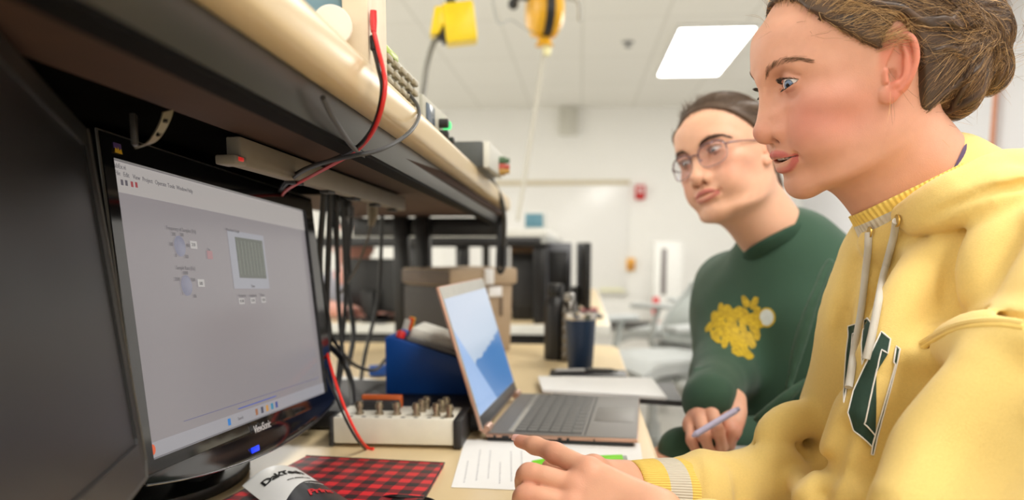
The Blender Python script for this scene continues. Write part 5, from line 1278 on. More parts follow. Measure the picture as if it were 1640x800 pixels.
def hand_cols(V, knuckles, tips, base):
    C = np.tile(np.array(base), (len(V), 1)).astype(float)
    for k in knuckles: C = lerp3(C, srgb(206, 132, 112), .6 * np.exp(-(np.linalg.norm(V - k, axis=1) / .012) ** 2))
    for k in tips: C = lerp3(C, srgb(214, 134, 120), .65 * np.exp(-(np.linalg.norm(V - k, axis=1) / .016) ** 2))
    return C
hb = srgb(222, 168, 140)
parts.append((V, Fq, hand_cols(V, lm + [q[0] for q in lf_], [q[2] for q in lf_], hb)))
tip, dip = lf_[0][2], lf_[0][1]; ax_ = tip - dip; ax_ /= np.linalg.norm(ax_)
upn = bn / np.linalg.norm(bn) * .55 + np.array((0, 0, 1.0)) * .6
u_ = upn - ax_ * (upn @ ax_); u_ /= np.linalg.norm(u_)
parts.append(nail_vf(tip + ax_ * .0015 + u_ * .0066, ax_, upn, .0058, .0085))
# right hand, closed, behind it
rwp = W3(1012, 786, .787)
rm = [W3(952, 746, .775), W3(946, 760, .755), W3(946, 780, .740), W3(952, 798, .728)]
rf = [[W3(915, 752, .785), W3(918, 775, .800), W3(940, 780, .800)], [W3(908, 768, .768), W3(910, 790, .782), W3(935, 795, .785)],
      [W3(910, 787, .755), W3(912, 806, .768), W3(936, 810, .77)], [W3(920, 806, .742), W3(924, 822, .755), W3(944, 824, .757)]]
rt_ = [W3(998, 785, .80), W3(965, 785, .81), W3(935, 792, .812), W3(915, 796, .81)]
f = field_for([rwp] + rm + sum(rf, []) + rt_ + [W3(1070, 800, .81)], .03, .0016)
bn2 = np.cross(rm[3] - rm[0], rwp - rm[0]); bn2 = bn2 if bn2[2] > 0 else -bn2
hand_field(f, rwp, rm, rf, rt_, bn2, 1.0); f.cone(rwp, W3(1070, 800, .81), .027, .030, .02)
V, Fq = f.mesh(); V = laplace(V, Fq, 2); parts.append((V, Fq, hand_cols(V, rm, [], hb)))
# hidden trunk, arms and legs
SHL, ELL = np.array((.40, .67, 1.00)), np.array((.245, .568, .735)); WRL = np.array(W3(1100, 885, .648))
SHR, ELR = np.array((.47, 1.03, .99)), np.array(W3(1300, 775, .90)); WRR = np.array(W3(1055, 797, .795))
PEL = np.array((.56, .85, .605))
def trunk(f, g=0.0, k=.06):
    f.ell((.445, .85, .90), (.095 + g, .140 + g, .17 + g), k); f.ell((.50, .85, .70), (.105 + g, .150 + g, .18 + g), k)
    f.ell(PEL, (.13 + g, .165 + g, .12 + g), k)
def arms(f, gs):
    g1, g2, g3 = gs
    f.cone(SHL, ELL, .040 + g1, .034 + g2, .02); f.cone(ELL, WRL, .034 + g2, .028 + g3, .02)
    f.cone(SHR, ELR, .040 + g1, .034 + g2, .02); f.cone(ELR, WRR, .034 + g2, .028 + g3, .02)
f = Field((.0, .5, .02), (.75, 1.2, 1.12), .008); trunk(f); arms(f, (0, 0, 0)); f.cone((.45, .85, 1.0), (.385, .875, 1.05), .06, .055, .05)
for s in (-1, 1):
    hip = np.array((.54, .85 + s * .085, .595)); kn = np.array((.22, .85 + s * .12, .56)); an = np.array((.26, .85 + s * .12, .09))
    f.cone(hip, kn, .08, .058, .04); f.cone(kn, an, .055, .038, .02); f.cone(an + [0, 0, -.03], an + [-.15, 0, -.045], .036, .026, .03)
V, Fq = f.mesh(); V = laplace(V, Fq, 1); parts.append((V, Fq, np.tile(np.array(hb), (len(V), 1))))
V, Fq, C = join_vf(parts)
body_y = np_mesh('body', V, Fq, m_skin, C); attach(body_y, girl_y)
for s in (-1, 1):
    v, ff, c = eyeball_vf((s * YP['eye'][0], YP['eye'][1], YP['ez']), (-.52, 1, -.12), srgb(88, 112, 146)); attach(np_mesh('eye', affine(v, YH), ff, m_eye, c), girl_y)
# teeth
t = MB(); 
def tooth(i): 
    x = (i - 3.5) * 7.0; return x
tm = bmesh.new()
V_, F_ = [], []
b1 = MB()
for i in range(8):
    x = tooth(i); y = YP['mouth']['y'] - 9.0 - (abs(x) / 25) ** 2 * 8
    b1.box((x, y, YP['mouth']['z'] + .4), (6.6, 4, 7.0), 1.6)
b1.bm.transform(YH @ Matrix.Diagonal((.001, .001, .001, 1))); attach(b1.build('teeth', mat('teeth', srgb(236, 230, 220), .25, var=0, coat=.4)), girl_y)
# ------------------------------------------------------------------ hoodie
m_hood = mat('hoodie_fleece', srgb(234, 204, 124), .85, var=.035, scale=500, bump=.35, bscale=1400, sheen=.25)
HO = Field((.04, .47, .42), (.80, 1.22, 1.16), .0035)
HO.ell((.440, .87, .88), (.135, .175, .215), .08); HO.ell((.50, .85, .69), (.15, .19, .19), .08); HO.ell((.44, .85, 1.00), (.11, .20, .075), .06)
HO.cone((.430, .69, 1.015), (.410, .672, .975), .080, .080, .06); HO.cone((.402, .655, .965), ELL + [.02, .006, .01], .079, .088, .014); HO.cone(ELL + [.015, .01, .01], WRL + [.02, 0, .0], .074, .045, .03)
HO.cone((.46, 1.00, 1.00), ELR + [.03, .01, .02], .078, .060, .04); HO.cone(ELR + [.01, 0, .005], W3(1112, 797, .815), .052, .043, .025); HO.cone(W3(1125, 796, .82), W3(1106, 797, .812), .046, .041, .02)
HO.cone((.40, .872, 1.03), (.372, .868, 1.085), .085, .068, .05)
def fold(pts, r, k=.02, mode='u', n=4): HO.tube([np.array(p) for p in pts], r, k, mode, n)
# front panel fold that hangs towards the lens, from the near shoulder to the lap
fold([W3(1560, 400, .74), W3(1512, 490, .735), W3(1462, 590, .725), W3(1432, 655, .72), W3(1385, 780, .71), W3(1350, 880, .70)], [.036, .044, .048, .050, .050, .050], .016)
fold([W3(1425, 430, .875), W3(1405, 520, .88), W3(1395, 640, .89)], [.052, .062, .068], .05)
fold([W3(1396, 388, .822), W3(1440, 370, .797), W3(1480, 350, .785)], [.012, .014, .014], .02)
# where the cloth surface lies, for folds that follow it
_V0, _F0 = HO.mesh(); _T0 = vtree(_V0, _F0)
def SF(px, py, off=0.0):
    r, k = ray(px, py); r = r.normalized(); h = _T0.ray_cast(CAM, r, 3.0)
    return np.array(h[0] + r * off) if h[0] is not None else W3(px, py, .7 + off)
def sfold(pts, off, r, k, mode='u'): fold([SF(x, y, off) for x, y in pts], r, k, mode)
# valley between the chest and the near sleeve
sfold([(1562, 350), (1546, 390), (1524, 440), (1502, 490), (1484, 535), (1474, 575)], .001, [.004, .010, .016, .019, .017, .010], .030, 's')
sfold([(1476, 572), (1462, 620), (1440, 680), (1410, 750)], -.002, [.010, .010, .009, .008], .02, 's')
# overhang of the sleeve below the dropped seam
sfold([(1484, 572), (1512, 556), (1560, 540), (1610, 540), (1645, 545)], .012, [.014, .018, .020, .020, .018], .02)
sfold([(1478, 548), (1505, 533), (1560, 511), (1610, 512), (1645, 516)], .000, [.003, .004, .0045, .004, .003], .012, 's')
# soft drapes on the near sleeve and shoulder
sfold([(1625, 370), (1606, 400), (1592, 430), (1584, 455)], .004, [.003, .007, .006, .002], .03, 's')
sfold([(1600, 350), (1580, 390), (1566, 430), (1556, 462)], .008, [.010, .013, .012, .006], .03)
sfold([(1640, 600), (1585, 660), (1530, 730), (1480, 800)], .004, [.005, .010, .011, .008], .04, 's')
sfold([(1560, 590), (1510, 650), (1470, 710), (1435, 790)], .010, [.010, .016, .018, .014], .03)
sfold([(1640, 700), (1590, 750), (1555, 820)], .004, [.006, .011, .009], .04, 's')
# far chest: soft vertical drag lines
sfold([(1372, 420), (1360, 470), (1352, 540), (1352, 610)], .001, [.002, .005, .007, .005], .02, 's')
sfold([(1408, 440), (1400, 500), (1392, 560)], .001, [.002, .004, .003], .018, 's')
sfold([(1470, 400), (1452, 450), (1430, 500), (1400, 560)], .004, [.004, .009, .010, .006], .03)
# front panel: long soft drags
sfold([(1450, 620), (1420, 690), (1392, 760)], .002, [.003, .006, .005], .03, 's')
sfold([(1352, 690), (1330, 740), (1312, 795)], .002, [.003, .005, .004], .02, 's')
# bunched far sleeve at the elbow
fold([W3(1228, 722, .855), W3(1243, 692, .865), W3(1278, 676, .88), W3(1325, 690, .89)], [.014, .022, .026, .024], .014)
sfold([(1214, 716), (1240, 708), (1266, 716), (1292, 745), (1316, 795)], .000, [.002, .0045, .006, .0055, .003], .012, 's')
sfold([(1226, 735), (1254, 738), (1276, 764), (1290, 798)], .010, [.008, .013, .013, .010], .02)
sfold([(1272, 690), (1300, 712), (1322, 750)], .000, [.002, .004, .003], .02, 's')
sfold([(1116, 738), (1124, 765), (1120, 798)], .000, [.003, .005, .004], .012, 's')
fold([W3(1180, 740, .80), W3(1190, 765, .79), W3(1186, 800, .785)], [.003, .005, .004], .018, 's')
fold([W3(1120, 738, .83), W3(1128, 760, .795), W3(1130, 790, .785)], [.008, .010, .010], .014)
# hood lying round the neck: two soft rolls
fold([W3(1448, 344, .775), W3(1492, 326, .745), W3(1550, 302, .725), W3(1640, 277, .735), (.55, .80, 1.075), (.56, .92, 1.075), (.50, 1.00, 1.075), (.40, .985, 1.04), W3(1400, 378, .875)], [.012, .018, .021, .022, .026, .026, .024, .02, .013], .010)
fold([W3(1462, 358, .762), W3(1510, 340, .73), W3(1570, 318, .705), W3(1650, 306, .70), (.55, .76, 1.04), (.58, .90, 1.04), (.52, 1.0, 1.035)], [.008, .014, .018, .020, .03, .03, .03], .012)
fold([W3(1520, 330, .76), W3(1580, 305, .75), W3(1650, 290, .75), (.56, .80, 1.05)], [.016, .02, .022, .024], .01)
fold([W3(1470, 357, .735), W3(1520, 332, .71), W3(1580, 308, .69), W3(1650, 294, .685)], [.002, .003, .004, .004], .006, 's')
HO.ell((.565, .88, .985), (.055, .125, .10), .04)      # the hood's bag on the back
# neck opening
HO.cone((.40, .875, 1.03), nbw(0, 10, -70), .058, .050, .008, 's') if False else None
def wnoise(V, seed, freq, n=14):
    r = np.random.RandomState(seed); o = np.zeros(len(V))
    for _ in range(n):
        k = r.normal(size=3); k *= freq * (0.5 + r.rand()) / np.linalg.norm(k); o += np.sin(V @ k + r.rand() * 6.28)
    return o / math.sqrt(n)
def vnormals(V, Fq):
    a = np.cross(V[Fq[:, 2]] - V[Fq[:, 0]], V[Fq[:, 3]] - V[Fq[:, 1]]); N = np.zeros_like(V)
    for k in range(4):
        for c in range(3): N[:, c] += np.bincount(Fq[:, k], a[:, c], len(V))
    return N / np.maximum(np.linalg.norm(N, axis=1, keepdims=True), 1e-12)
V, Fq = HO.mesh(); V = laplace(V, Fq, 4)
V = V + vnormals(V, Fq) * (wnoise(V, 3, 45)[:, None] * .0011 + wnoise(V * [1, 1, .45], 5, 110)[:, None] * .0005)
hoodie = np_mesh('hoodie', V, Fq, m_hood); attach(hoodie, girl_y)
HT = vtree(V, Fq)
def surf(px, py, off=.0, tree=None, tmax=3.0):
    r, k = ray(px, py); h = (tree or HT).ray_cast(CAM, r.normalized(), tmax)
    if h[0] is None: return None
    n = h[1] if h[1].dot(r) < 0 else -h[1]
    return h[0] + n * off
def surf_path(pix, n=6, off=.003, tree=None):
    q = spline([Vector((x, y, 0)) for x, y in pix], n); out = [surf(p.x, p.y, off, tree) for p in q]; return [p for p in out if p is not None]
def smooth_path(p, it=3):
    for _ in range(it): p = [p[0]] + [(p[i - 1] + p[i] * 2 + p[i + 1]) / 4 for i in range(1, len(p) - 1)] + [p[-1]]
    return p
m_string = mat('drawstring', srgb(204, 200, 192), .8, bump=.4, bscale=2000)
for pix in ([(1441, 352), (1433, 385), (1426, 410), (1419, 448), (1408, 500), (1398, 545), (1390, 575)], [(1395, 374), (1393, 400), (1386, 462), (1377, 535), (1370, 590), (1364, 622)]):
    pth = smooth_path(surf_path(pix, 6, .0035), 6)
    attach(MB().tube(pth, .0036, 10).build('drawstring', m_string), girl_y)
    attach(MB().lathe([(.0035, 0), (.006, 0), (.006, .0015), (.0035, .0015)], M=Matrix.Translation(pth[0]) @ Matrix.Rotation(PI / 2, 4, 'Y')).build('eyelet', mat('eyelet_brass', srgb(196, 160, 80), .3, .7)), girl_y)
# applied letters: polygons in the picture of the chest, laid onto the cloth
def inside(pts, poly):
    x, y = pts[:, 0], pts[:, 1]; c = np.zeros(len(pts), bool); n = len(poly)
    for i in range(n):
        x1, y1 = poly[i]; x2, y2 = poly[(i + 1) % n]
        m = ((y1 > y) != (y2 > y)) & (x < (x2 - x1) * (y - y1) / ((y2 - y1) if y2 != y1 else 1e-9) + x1); c ^= m
    return c
def patch(poly, name, m, off, step=1.5, tree=None, parent=None, holes=()):
    t = bmesh.new(); vs = [t.verts.new((x, y, 0)) for x, y in poly]; f_ = t.faces.new(vs)
    bmesh.ops.triangulate(t, faces=[f_])
    for _ in range(4):
        ed = [e for e in t.edges if e.calc_length() > step * 3]
        if not ed: break
        bmesh.ops.subdivide_edges(t, edges=ed, cuts=1); bmesh.ops.triangulate(t, faces=[q for q in t.faces if len(q.verts) > 3])
    bad = []
    for v in t.verts:
        q = surf(v.co.x, v.co.y, off, tree)
        if q is None: bad.append(v)
        else: v.co = q
    bmesh.ops.delete(t, geom=bad, context='VERTS')
    bad = [e for e in t.edges if e.calc_length() > .03]; bmesh.ops.delete(t, geom=bad, context='EDGES')
    for q in t.faces:
        q.normal_update()
        if q.normal.dot(CAM - q.calc_center_median()) < 0: q.normal_flip()
    r = bmesh.ops.solidify(t, geom=list(t.faces), thickness=.0006)
    b = MB(); b._merge(t); o = b.build(name, m); attach(o, parent or girl_y); return o
def cr(pts, s=2.0, ox=1000, oy=400): return [(ox + x / s, oy + y / s) for x, y in pts]
m_lw = mat('letter_white', srgb(238, 236, 236), .7, bump=.2); m_lg = mat('letter_green', srgb(32, 62, 52), .75, bump=.2)
def letter(poly):
    poly = cr(poly); patch(poly, 'letter', m_lg, .0012)
    pth = []
    for a, b in zip(poly, poly[1:] + poly[:1]):
        n = max(2, int(math.dist(a, b) / 4)); pth += [(a[0] + (b[0] - a[0]) * k / n, a[1] + (b[1] - a[1]) * k / n) for k in range(n)]
    q = [surf(x, y, .0012) for x, y in pth]; q = [p for p in q if p is not None]
    attach(MB().tube(q, .0007, 6, closed=True).build('letter_border', m_lw), girl_y)
letter([(718, 244), (745, 236), (742, 264), (734, 268), (716, 438), (706, 488), (706, 430), (712, 330), (719, 273)])
letter([(768, 224), (782, 219), (800, 243), (792, 296), (764, 366), (763, 300), (768, 260)])
letter([(824, 262), (852, 286), (844, 332), (824, 320), (808, 392), (769, 556), (802, 594), (792, 630), (738, 578), (719, 520), (736, 452), (782, 350)])
letter([(870, 308), (882, 318), (876, 346), (806, 610), (797, 656), (789, 654), (794, 618), (866, 366), (861, 358)])
# seams
m_seam = mat('hoodie_seam', srgb(232, 200, 116), .85)
for pix, r_ in (([(1477, 549), (1500, 535), (1530, 520), (1570, 513), (1610, 513), (1639, 517)], .0032), ([(1477, 556), (1500, 542), (1530, 527), (1570, 520), (1610, 520), (1639, 524)], .0022)):
    p_ = smooth_path(surf_path(pix, 8, -.0006), 14)
    if len(p_) > 3: attach(MB().tube(p_, r_, 8).build('shoulder_seam', m_hood if r_ > .003 else m_seam), girl_y)
# ribbed cuffs
def rib_mat(name, base, dark, scale):
    m = bpy.data.materials.new(name); m.use_nodes = True; nt = m.node_tree; L = nt.links; b = nt.nodes['Principled BSDF']; b.inputs['Roughness'].default_value = .85; b.inputs['Base Color'].default_value = (*base, 1)
    uvn = nt.nodes.new('ShaderNodeUVMap'); sp = nt.nodes.new('ShaderNodeSeparateXYZ'); L.new(uvn.outputs['UV'], sp.inputs[0])
    mu_ = nt.nodes.new('ShaderNodeMath'); mu_.operation = 'MULTIPLY'; mu_.inputs[1].default_value = scale; L.new(sp.outputs['X'], mu_.inputs[0])
    si = nt.nodes.new('ShaderNodeMath'); si.operation = 'SINE'; L.new(mu_.outputs[0], si.inputs[0])
    bp = nt.nodes.new('ShaderNodeBump'); bp.inputs['Strength'].default_value = .5; bp.inputs['Distance'].default_value = .001; L.new(si.outputs[0], bp.inputs['Height']); L.new(bp.outputs['Normal'], b.inputs['Normal'])
    return m
m_rib = rib_mat('rib_yellow', srgb(240, 206, 104), None, 2 * PI * 90); m_ribg = rib_mat('rib_grey', srgb(214, 206, 190), None, 2 * PI * 90)
def band(secs, name, m, parent, nseg=64, closed=True):
    """secs: list of rings (each a function of angle 0..1 -> point)."""
    V, Fq, U = [], [], []
    for s_, fn in enumerate(secs):
        for k in range(nseg + 1): V.append(tuple(fn(k / nseg))); U.append((k / nseg, s_ / max(1, len(secs) - 1)))
    n = nseg + 1
    for s_ in range(len(secs) - 1):
        for k in range(nseg): Fq.append((s_ * n + k, s_ * n + k + 1, (s_ + 1) * n + k + 1, (s_ + 1) * n + k))
    me = bpy.data.meshes.new(name); me.from_pydata(V, [], Fq); me.polygons.foreach_set('use_smooth', [True] * len(Fq)); l = me.uv_layers.new(name='UVMap')
    for lp in me.loops: l.data[lp.index].uv = U[lp.vertex_index]
    me.materials.append(m); o = bpy.data.objects.new(name, me); COL.objects.link(o); attach(o, parent); return o
def cuff(a, b, ra, rb, parent, mats, cuts):
    a, b = Vector(a), Vector(b); d = (b - a).normalized(); u = d.cross(Vector((0, 0, 1))).normalized(); w = u.cross(d)
    def ring(t, rr): 
        c = a.lerp(b, t); return lambda q: c + (u * math.cos(2 * PI * q) + w * math.sin(2 * PI * q)) * rr
    for (t0, t1), m in zip(zip(cuts[:-1], cuts[1:]), mats):
        R = []
        for k in range(5):
            t = t0 + (t1 - t0) * k / 4; rr = ra + (rb - ra) * t + .0016 * math.sin(PI * t); R.append(ring(t, rr))
        if t0 == 0: R = [ring(.03, ra * .86), ring(0, ra * .93)] + R
        band(R, 'cuff', m, parent)
cuff(W3(1006, 790, .786), W3(1112, 797, .815), .0335, .0420, girl_y, (m_rib, m_ribg, m_rib), (0, .33, .62, 1.0))
cuff(W3(1078, 862, .655), W3(1135, 905, .64), .037, .043, girl_y, (m_rib, m_ribg, m_rib), (0, .33, .62, 1.0))
# collar: ribbed band, pale stripe and the violet T-shirt edge, as rings round the neck
NT = vtree(HV_y, HF_y)
def collar_ring(tree, Pf, Ps, Pb, drop, off, lift=None):
    Pf, Ps, Pb = Vector(Pf), Vector(Ps), Vector(Pb); n = (Ps - Pf).cross(Pb - Pf).normalized()
    if n.z < 0: n = -n
    c0 = (Pf + Pb) / 2; u = (Pf - c0).normalized(); w = n.cross(u)
    def fn(q):
        a = 2 * PI * q; d = u * math.cos(a) + w * math.sin(a); dd = drop + (lift(math.cos(a)) if lift else 0)
        c = c0 - n * dd; h = tree.ray_cast(c, d, .3); r = h[3] if h[0] is not None else .06
        return c + d * (r + off)
    return fn
Cf, Cs, Cb = P(1384, 338, .800), P(1462, 301, .772), P(1575, 240, .86)
for d0, d1, o0, o1, m_, nm in ((-.0005, .0115, .0035, .0050, m_rib, 'collar_band'), (.0115, .0235, .0050, .0075, m_ribg, 'collar_stripe'), (.0235, .034, .0075, .0095, m_rib, 'collar_base')):
    R = [collar_ring(NT, Cf, Cs, Cb, d0 + (d1 - d0) * k / 4, o0 + (o1 - o0) * k / 4) for k in range(5)]
    if d0 < 0: R = [collar_ring(NT, Cf, Cs, Cb, .002, .0008)] + R
    band(R, nm, m_, girl_y, 72)
m_vio = mat('violet_jersey', srgb(86, 70, 104), .85, bump=.3, bscale=1500)
R = [collar_ring(NT, Cf, Cs, Cb, k / 4 * .02, .0012 + .0006 * k, lambda c: (.024 * sm(np.array(c), -.2, .75) - .015)) for k in range(5)]
band(R, 'shirt_neckband', m_vio, girl_y, 72)

# ================================================================== hair
def hair_shell(h, zb, lumps, shell, lo=(-100, -175, -110), hi=(100, 125, 150), ksh=6, grow=0):
    f = Field(lo, hi, h); p, thick = shell
    f.D[:] = head_base(p)(*f.grid((slice(None),) * 3)); f.ell((0, -2, 24), p.get('cran', (73, 99, 88)), 16); f.D -= thick
    X, Y, Z = f.grid((slice(None),) * 3)
    zz = interp(np.degrees(np.arctan2(np.abs(X), Y)), [q[0] for q in zb], [q[1] for q in zb])
    f.D = -smin(-f.D, (Z - zz) * .8 + 0 * X, ksh)
    for (c_, r_, k_) in lumps: f.ell(c_, r_, k_)
    return f
def grow_strands(V, Fq, N, dirfn, seed, steps=14, step=6.0, off=(.2, 2.2), startmask=None, jit=.25, wob=.0):
    tr = vtree(V, Fq); rs = np.random.RandomState(seed); idx = np.arange(len(V)) if startmask is None else np.nonzero(startmask)[0]
    out = []
    for i in rs.choice(idx, N):
        p = Vector(V[i]); o = rs.uniform(*off); jd = Vector(rs.normal(size=3) * jit); pts = []; ph = rs.rand() * 6.28; am = rs.rand() * wob
        for s_ in range(steps):
            loc, n, _, _ = tr.find_nearest(p)
            if loc is None: break
            d = dirfn(np.array(loc), np.array(n), rs)
            d = Vector(d) + jd; d = d - n * d.dot(n)
            if d.length < 1e-6: break
            d.normalize(); side = n.cross(d)
            pts.append(np.array(loc + n * o + side * am * math.sin(ph + s_ * .9)))
            p = loc + d * step
        if len(pts) >= 4: out.append(np.array(pts))
    return out
def refine(c, n=2): return np.array(crom(list(c), n))
def brow_strands(tree, pts, n, ln, seed, s):
    rs = np.random.RandomState(seed); out = []; q = crom([np.array(p, float) for p in pts], 10); M_ = len(q) - 1
    for i in range(n):
        t = rs.rand() ** .9; a = q[min(M_ - 1, int(t * M_))]; b = q[min(M_, int(t * M_) + 1)]; d = (b - a) / np.linalg.norm(b - a)
        th = (1 - .6 * t) * 3.6
        st = a + np.array([0, 0, 1.]) * rs.normal() * th * .5; up = np.array([0, 0, 1.]) * (1.1 - 1.3 * t) * .8
        dr = d + up * (.6 + .3 * rs.rand()) * (1 if st[2] < a[2] + 1 else .1); dr /= np.linalg.norm(dr); c = []
        for k in range(5):
            p = st + dr * ln * (k / 4) * (.7 + .5 * rs.rand() * 0 + .3); loc, nn, _, _ = tree.find_nearest(Vector(p))
            c.append(np.array(loc) + np.array(nn) * (.25 + .5 * k / 4))
        out.append(np.array(c))
    return out
def lash_strands(p, n, seed, up=True, sides=(-1, 1)):
    rs = np.random.RandomState(seed); ex, ey = p['eye']; ez = p.get('ez', 0); out = []
    for s in sides:
        for i in range(n):
            xx = -12 + 25.5 * (i + rs.rand() * .6) / n; t = min(1, abs(xx) / 14.5); sk = xx / 14.5
            z = (p['lid'][0] * (1 - t ** 2.1) if up else -p['lid'][1] * (1 - t ** 2.2)) + .6 + .9 * sk
            y = ey + math.sqrt(max(1, 13.7 ** 2 - xx ** 2 - z ** 2)); L_ = (6.5 if up else 3.4) * (.8 + .4 * rs.rand()) * (.7 + .3 * (xx + 12) / 25)
            d0 = np.array([s * (xx / 26 + .12 * rs.normal()), 1, -.1 if up else -.5]); d0 /= np.linalg.norm(d0); c = []
            for k in range(6):
                q = k / 5; c.append(np.array([s * (ex + xx), y, ez + z]) + d0 * L_ * q + np.array([0, -.0, (.55 if up else -.1) * L_ * q * q]))
            out.append(np.array(c))
    return out
MM = Matrix.Diagonal((.001, .001, .001, 1))
def aff(c, M): A = np.array(M)[:3, :3] * .001; return c @ A.T + np.array(M)[:3, 3]
# ---- yellow: pulled back into a messy bun
bunw = Vector(W3(1553, 62, .835)); Yi = (YH @ MM).inverted(); bun = np.array(Yi @ bunw); nape = np.array(Yi @ Vector(W3(1520, 140, .825)))
rs = np.random.RandomState(4)
lumps = [(bun, (40, 36, 40), 14), (nape, (44, 26, 34), 22), (bun + [-10, -6, -36], (30, 22, 26), 12), (bun + [10, 0, 26], (30, 28, 24), 10), (bun * .55 + nape * .45 + [0, 12, 10], (46, 34, 40), 24)]
for k in range(9):
    d = rs.normal(size=3); d /= np.linalg.norm(d); lumps.append((bun + d * 30, (17, 15, 15), 6))
zbY = [(0, 86), (18, 83), (32, 74), (44, 60), (54, 44), (64, 30), (74, 18), (80, 14), (86, 26), (102, 27), (109, 2), (114, -40), (122, -58), (140, -68), (180, -74)]
fh = hair_shell(1.5, zbY, lumps, (YP, 6.5), ksh=8)
for k in range(16):       # locks of the bun: rope-like coils
    a0 = rs.rand() * 6.28; ax_ = rs.normal(size=3); ax_ /= np.linalg.norm(ax_); u_ = np.cross(ax_, [.3, .5, .8]); u_ /= np.linalg.norm(u_); w_ = np.cross(ax_, u_); R0 = rs.uniform(30, 41)
    fh.tube([bun + (u_ * math.cos(a0 + t) + w_ * math.sin(a0 + t)) * R0 * (1 - .06 * t) + ax_ * (t - 1.2) * 7 for t in np.linspace(0, 2.6, 7)], [2, 4.5, 5.5, 6, 5.5, 4.5, 2], 3)
bax = np.array([1.0, -.25, .15]); bax /= np.linalg.norm(bax)
def dirY(p, n, rs):
    d = bun - p; L_ = np.linalg.norm(d)
    if L_ < 58:
        sw = np.cross(n, bax); return sw / max(1e-6, np.linalg.norm(sw)) + .5 * rs.normal(size=3) * .35
    d = d / L_
    if p[2] < -10 and p[1] < -20: d = d + np.array([0, -.3, .5])
    return d + np.array([0, 0, .25 if p[1] > 20 else 0])
_v, _f = fh.mesh(); _v = laplace(_v, _f, 2)
side = (_v[:, 0] < 30)
for q_, c in enumerate(grow_strands(_v, _f, 120, dirY, 51, steps=17, step=7.5, off=(.2, 2.4), startmask=side, jit=.14, wob=5.0)):      # combed-back locks, a little loose
    r_ = 1.6 + 2.0 * ((q_ * 7) % 10) / 10; n_ = len(c)
    fh.tube(list(c), [r_ * min(1, .3 + 3 * t, .3 + 3 * (1 - t)) for t in np.linspace(0, 1, n_)], 1.6)
HVh, HFh = fh.mesh(); HVh = laplace(HVh, HFh, 1)
def hcol(p, rs, lightness):
    dark = np.array(srgb(62, 43, 31)); mid = np.array(srgb(138, 100, 66)); lit = np.array(srgb(226, 186, 130))
    w = np.clip(lightness + rs.normal() * .28, 0, 1); return dark * (1 - w) ** 2 + 2 * mid * w * (1 - w) + lit * w * w
ST = grow_strands(HVh, HFh, 6500, dirY, 11, steps=13, step=6.5, off=(.1, 1.8), jit=.24, wob=1.8)
front = HVh[:, 1] > 10
ST += grow_strands(HVh, HFh, 1700, dirY, 12, steps=18, step=6.5, off=(.1, 1.5), startmask=front, jit=.14, wob=1.2)
rs = np.random.RandomState(9)
cols = [hcol(c[0], rs, .30 + .42 * np.clip((c[0][1] - 5) / 60, 0, 1) + .08 * (c[0][2] > 70)) for c in ST]
rad = [rs.choice([.16, .22, .34], p=[.4, .4, .2]) for _ in ST]
# loose wisps at the hairline, over the ear, at the nape and round the bun
W_ = []
def wisp(p0, d0, n, ln, curl, g=(0, 0, -.08)):
    p = np.array(p0, float); d = np.array(d0, float); c = [p.copy()]; t = rs.normal(size=3) * curl
    for _ in range(n):
        d = d + t * .12 + np.array(g) + rs.normal(size=3) * curl * .10; d /= np.linalg.norm(d); p = p + d * ln; c.append(p.copy())
    return np.array(c)
HTs = vtree(HVh, HFh)
for k in range(150):
    i = rs.randint(len(HVh)); p = HVh[i]; loc, n_, _, _ = HTs.find_nearest(Vector(p)); nn = np.array(n_); d = dirY(p, nn, rs); d = d / np.linalg.norm(d)
    W_.append(wisp(p, d * .8 + nn * .55, 12, 4.0, .8))
for k in range(70):      # bun halo
    d = rs.normal(size=3); d /= np.linalg.norm(d); d[1] -= .3; W_.append(wisp(bun + d * 38, np.cross(d, rs.normal(size=3)) + d * .5, 14, 4.5, 1.6, (0, 0, -.02)))
for k in range(60):      # nape fringe
    x_ = rs.uniform(-40, 40); W_.append(wisp([x_, -70 + abs(x_) * .5 + rs.normal() * 5, -58 + rs.normal() * 4], [rs.normal() * .2, -.6, -.6], 9, 4, 1.0))
for k in range(46):      # temple hairs brushed back over the top of the ear (near side)
    W_.append(wisp([-70 - rs.rand() * 3, 46 - 18 * rs.rand(), 34 + rs.normal() * 5], [-.10 + .05 * rs.normal(), -1, -.10 + .16 * rs.normal()], 17, 4.2, .25, (0.004, 0, -.016)))
for k in range(24):      # forehead edge hairs
    t = rs.rand(); W_.append(wisp([-10 - 56 * t, 91 - 32 * t * t, 58 - 20 * t], [-.5 * t - .1, -.2 - .6 * t, .5 - 1.0 * t + .3 * rs.normal()], 10, 3.6, .9))
NTl = vtree(np.array([np.array(Yi @ Vector(v)) for v in HV_y]), HF_y)
def soft_hairline(tree, zb, target, n, near, seed, stp=3.4, lift=.38):
    r2 = np.random.RandomState(seed); out = []
    for k in range(n):
        ph = math.radians(r2.uniform(3, 84)) * (-1 if r2.rand() < near else 1); zz_ = np.interp(abs(math.degrees(ph)), [q[0] for q in zb], [q[1] for q in zb]) - r2.rand() ** 2 * 9 + 3
        d_ = Vector((math.sin(ph), math.cos(ph), 0)); h_ = tree.ray_cast(Vector((0, 0, zz_)), d_, 300)
        if h_[0] is None: continue
        p_ = np.array(h_[0]); n_ = np.array(h_[1]); n_ = n_ if n_ @ np.array(d_) > 0 else -n_; dd_ = target - p_; dd_ /= np.linalg.norm(dd_); dd_ = dd_ - n_ * (dd_ @ n_) + np.array([0, 0, .25])
        out.append(wisp(p_, dd_ + n_ * lift, 9, stp, .25, tuple(-n_ * .035)))
    return out
W_ += soft_hairline(NTl, zbY, bun, 620, .8, 77)
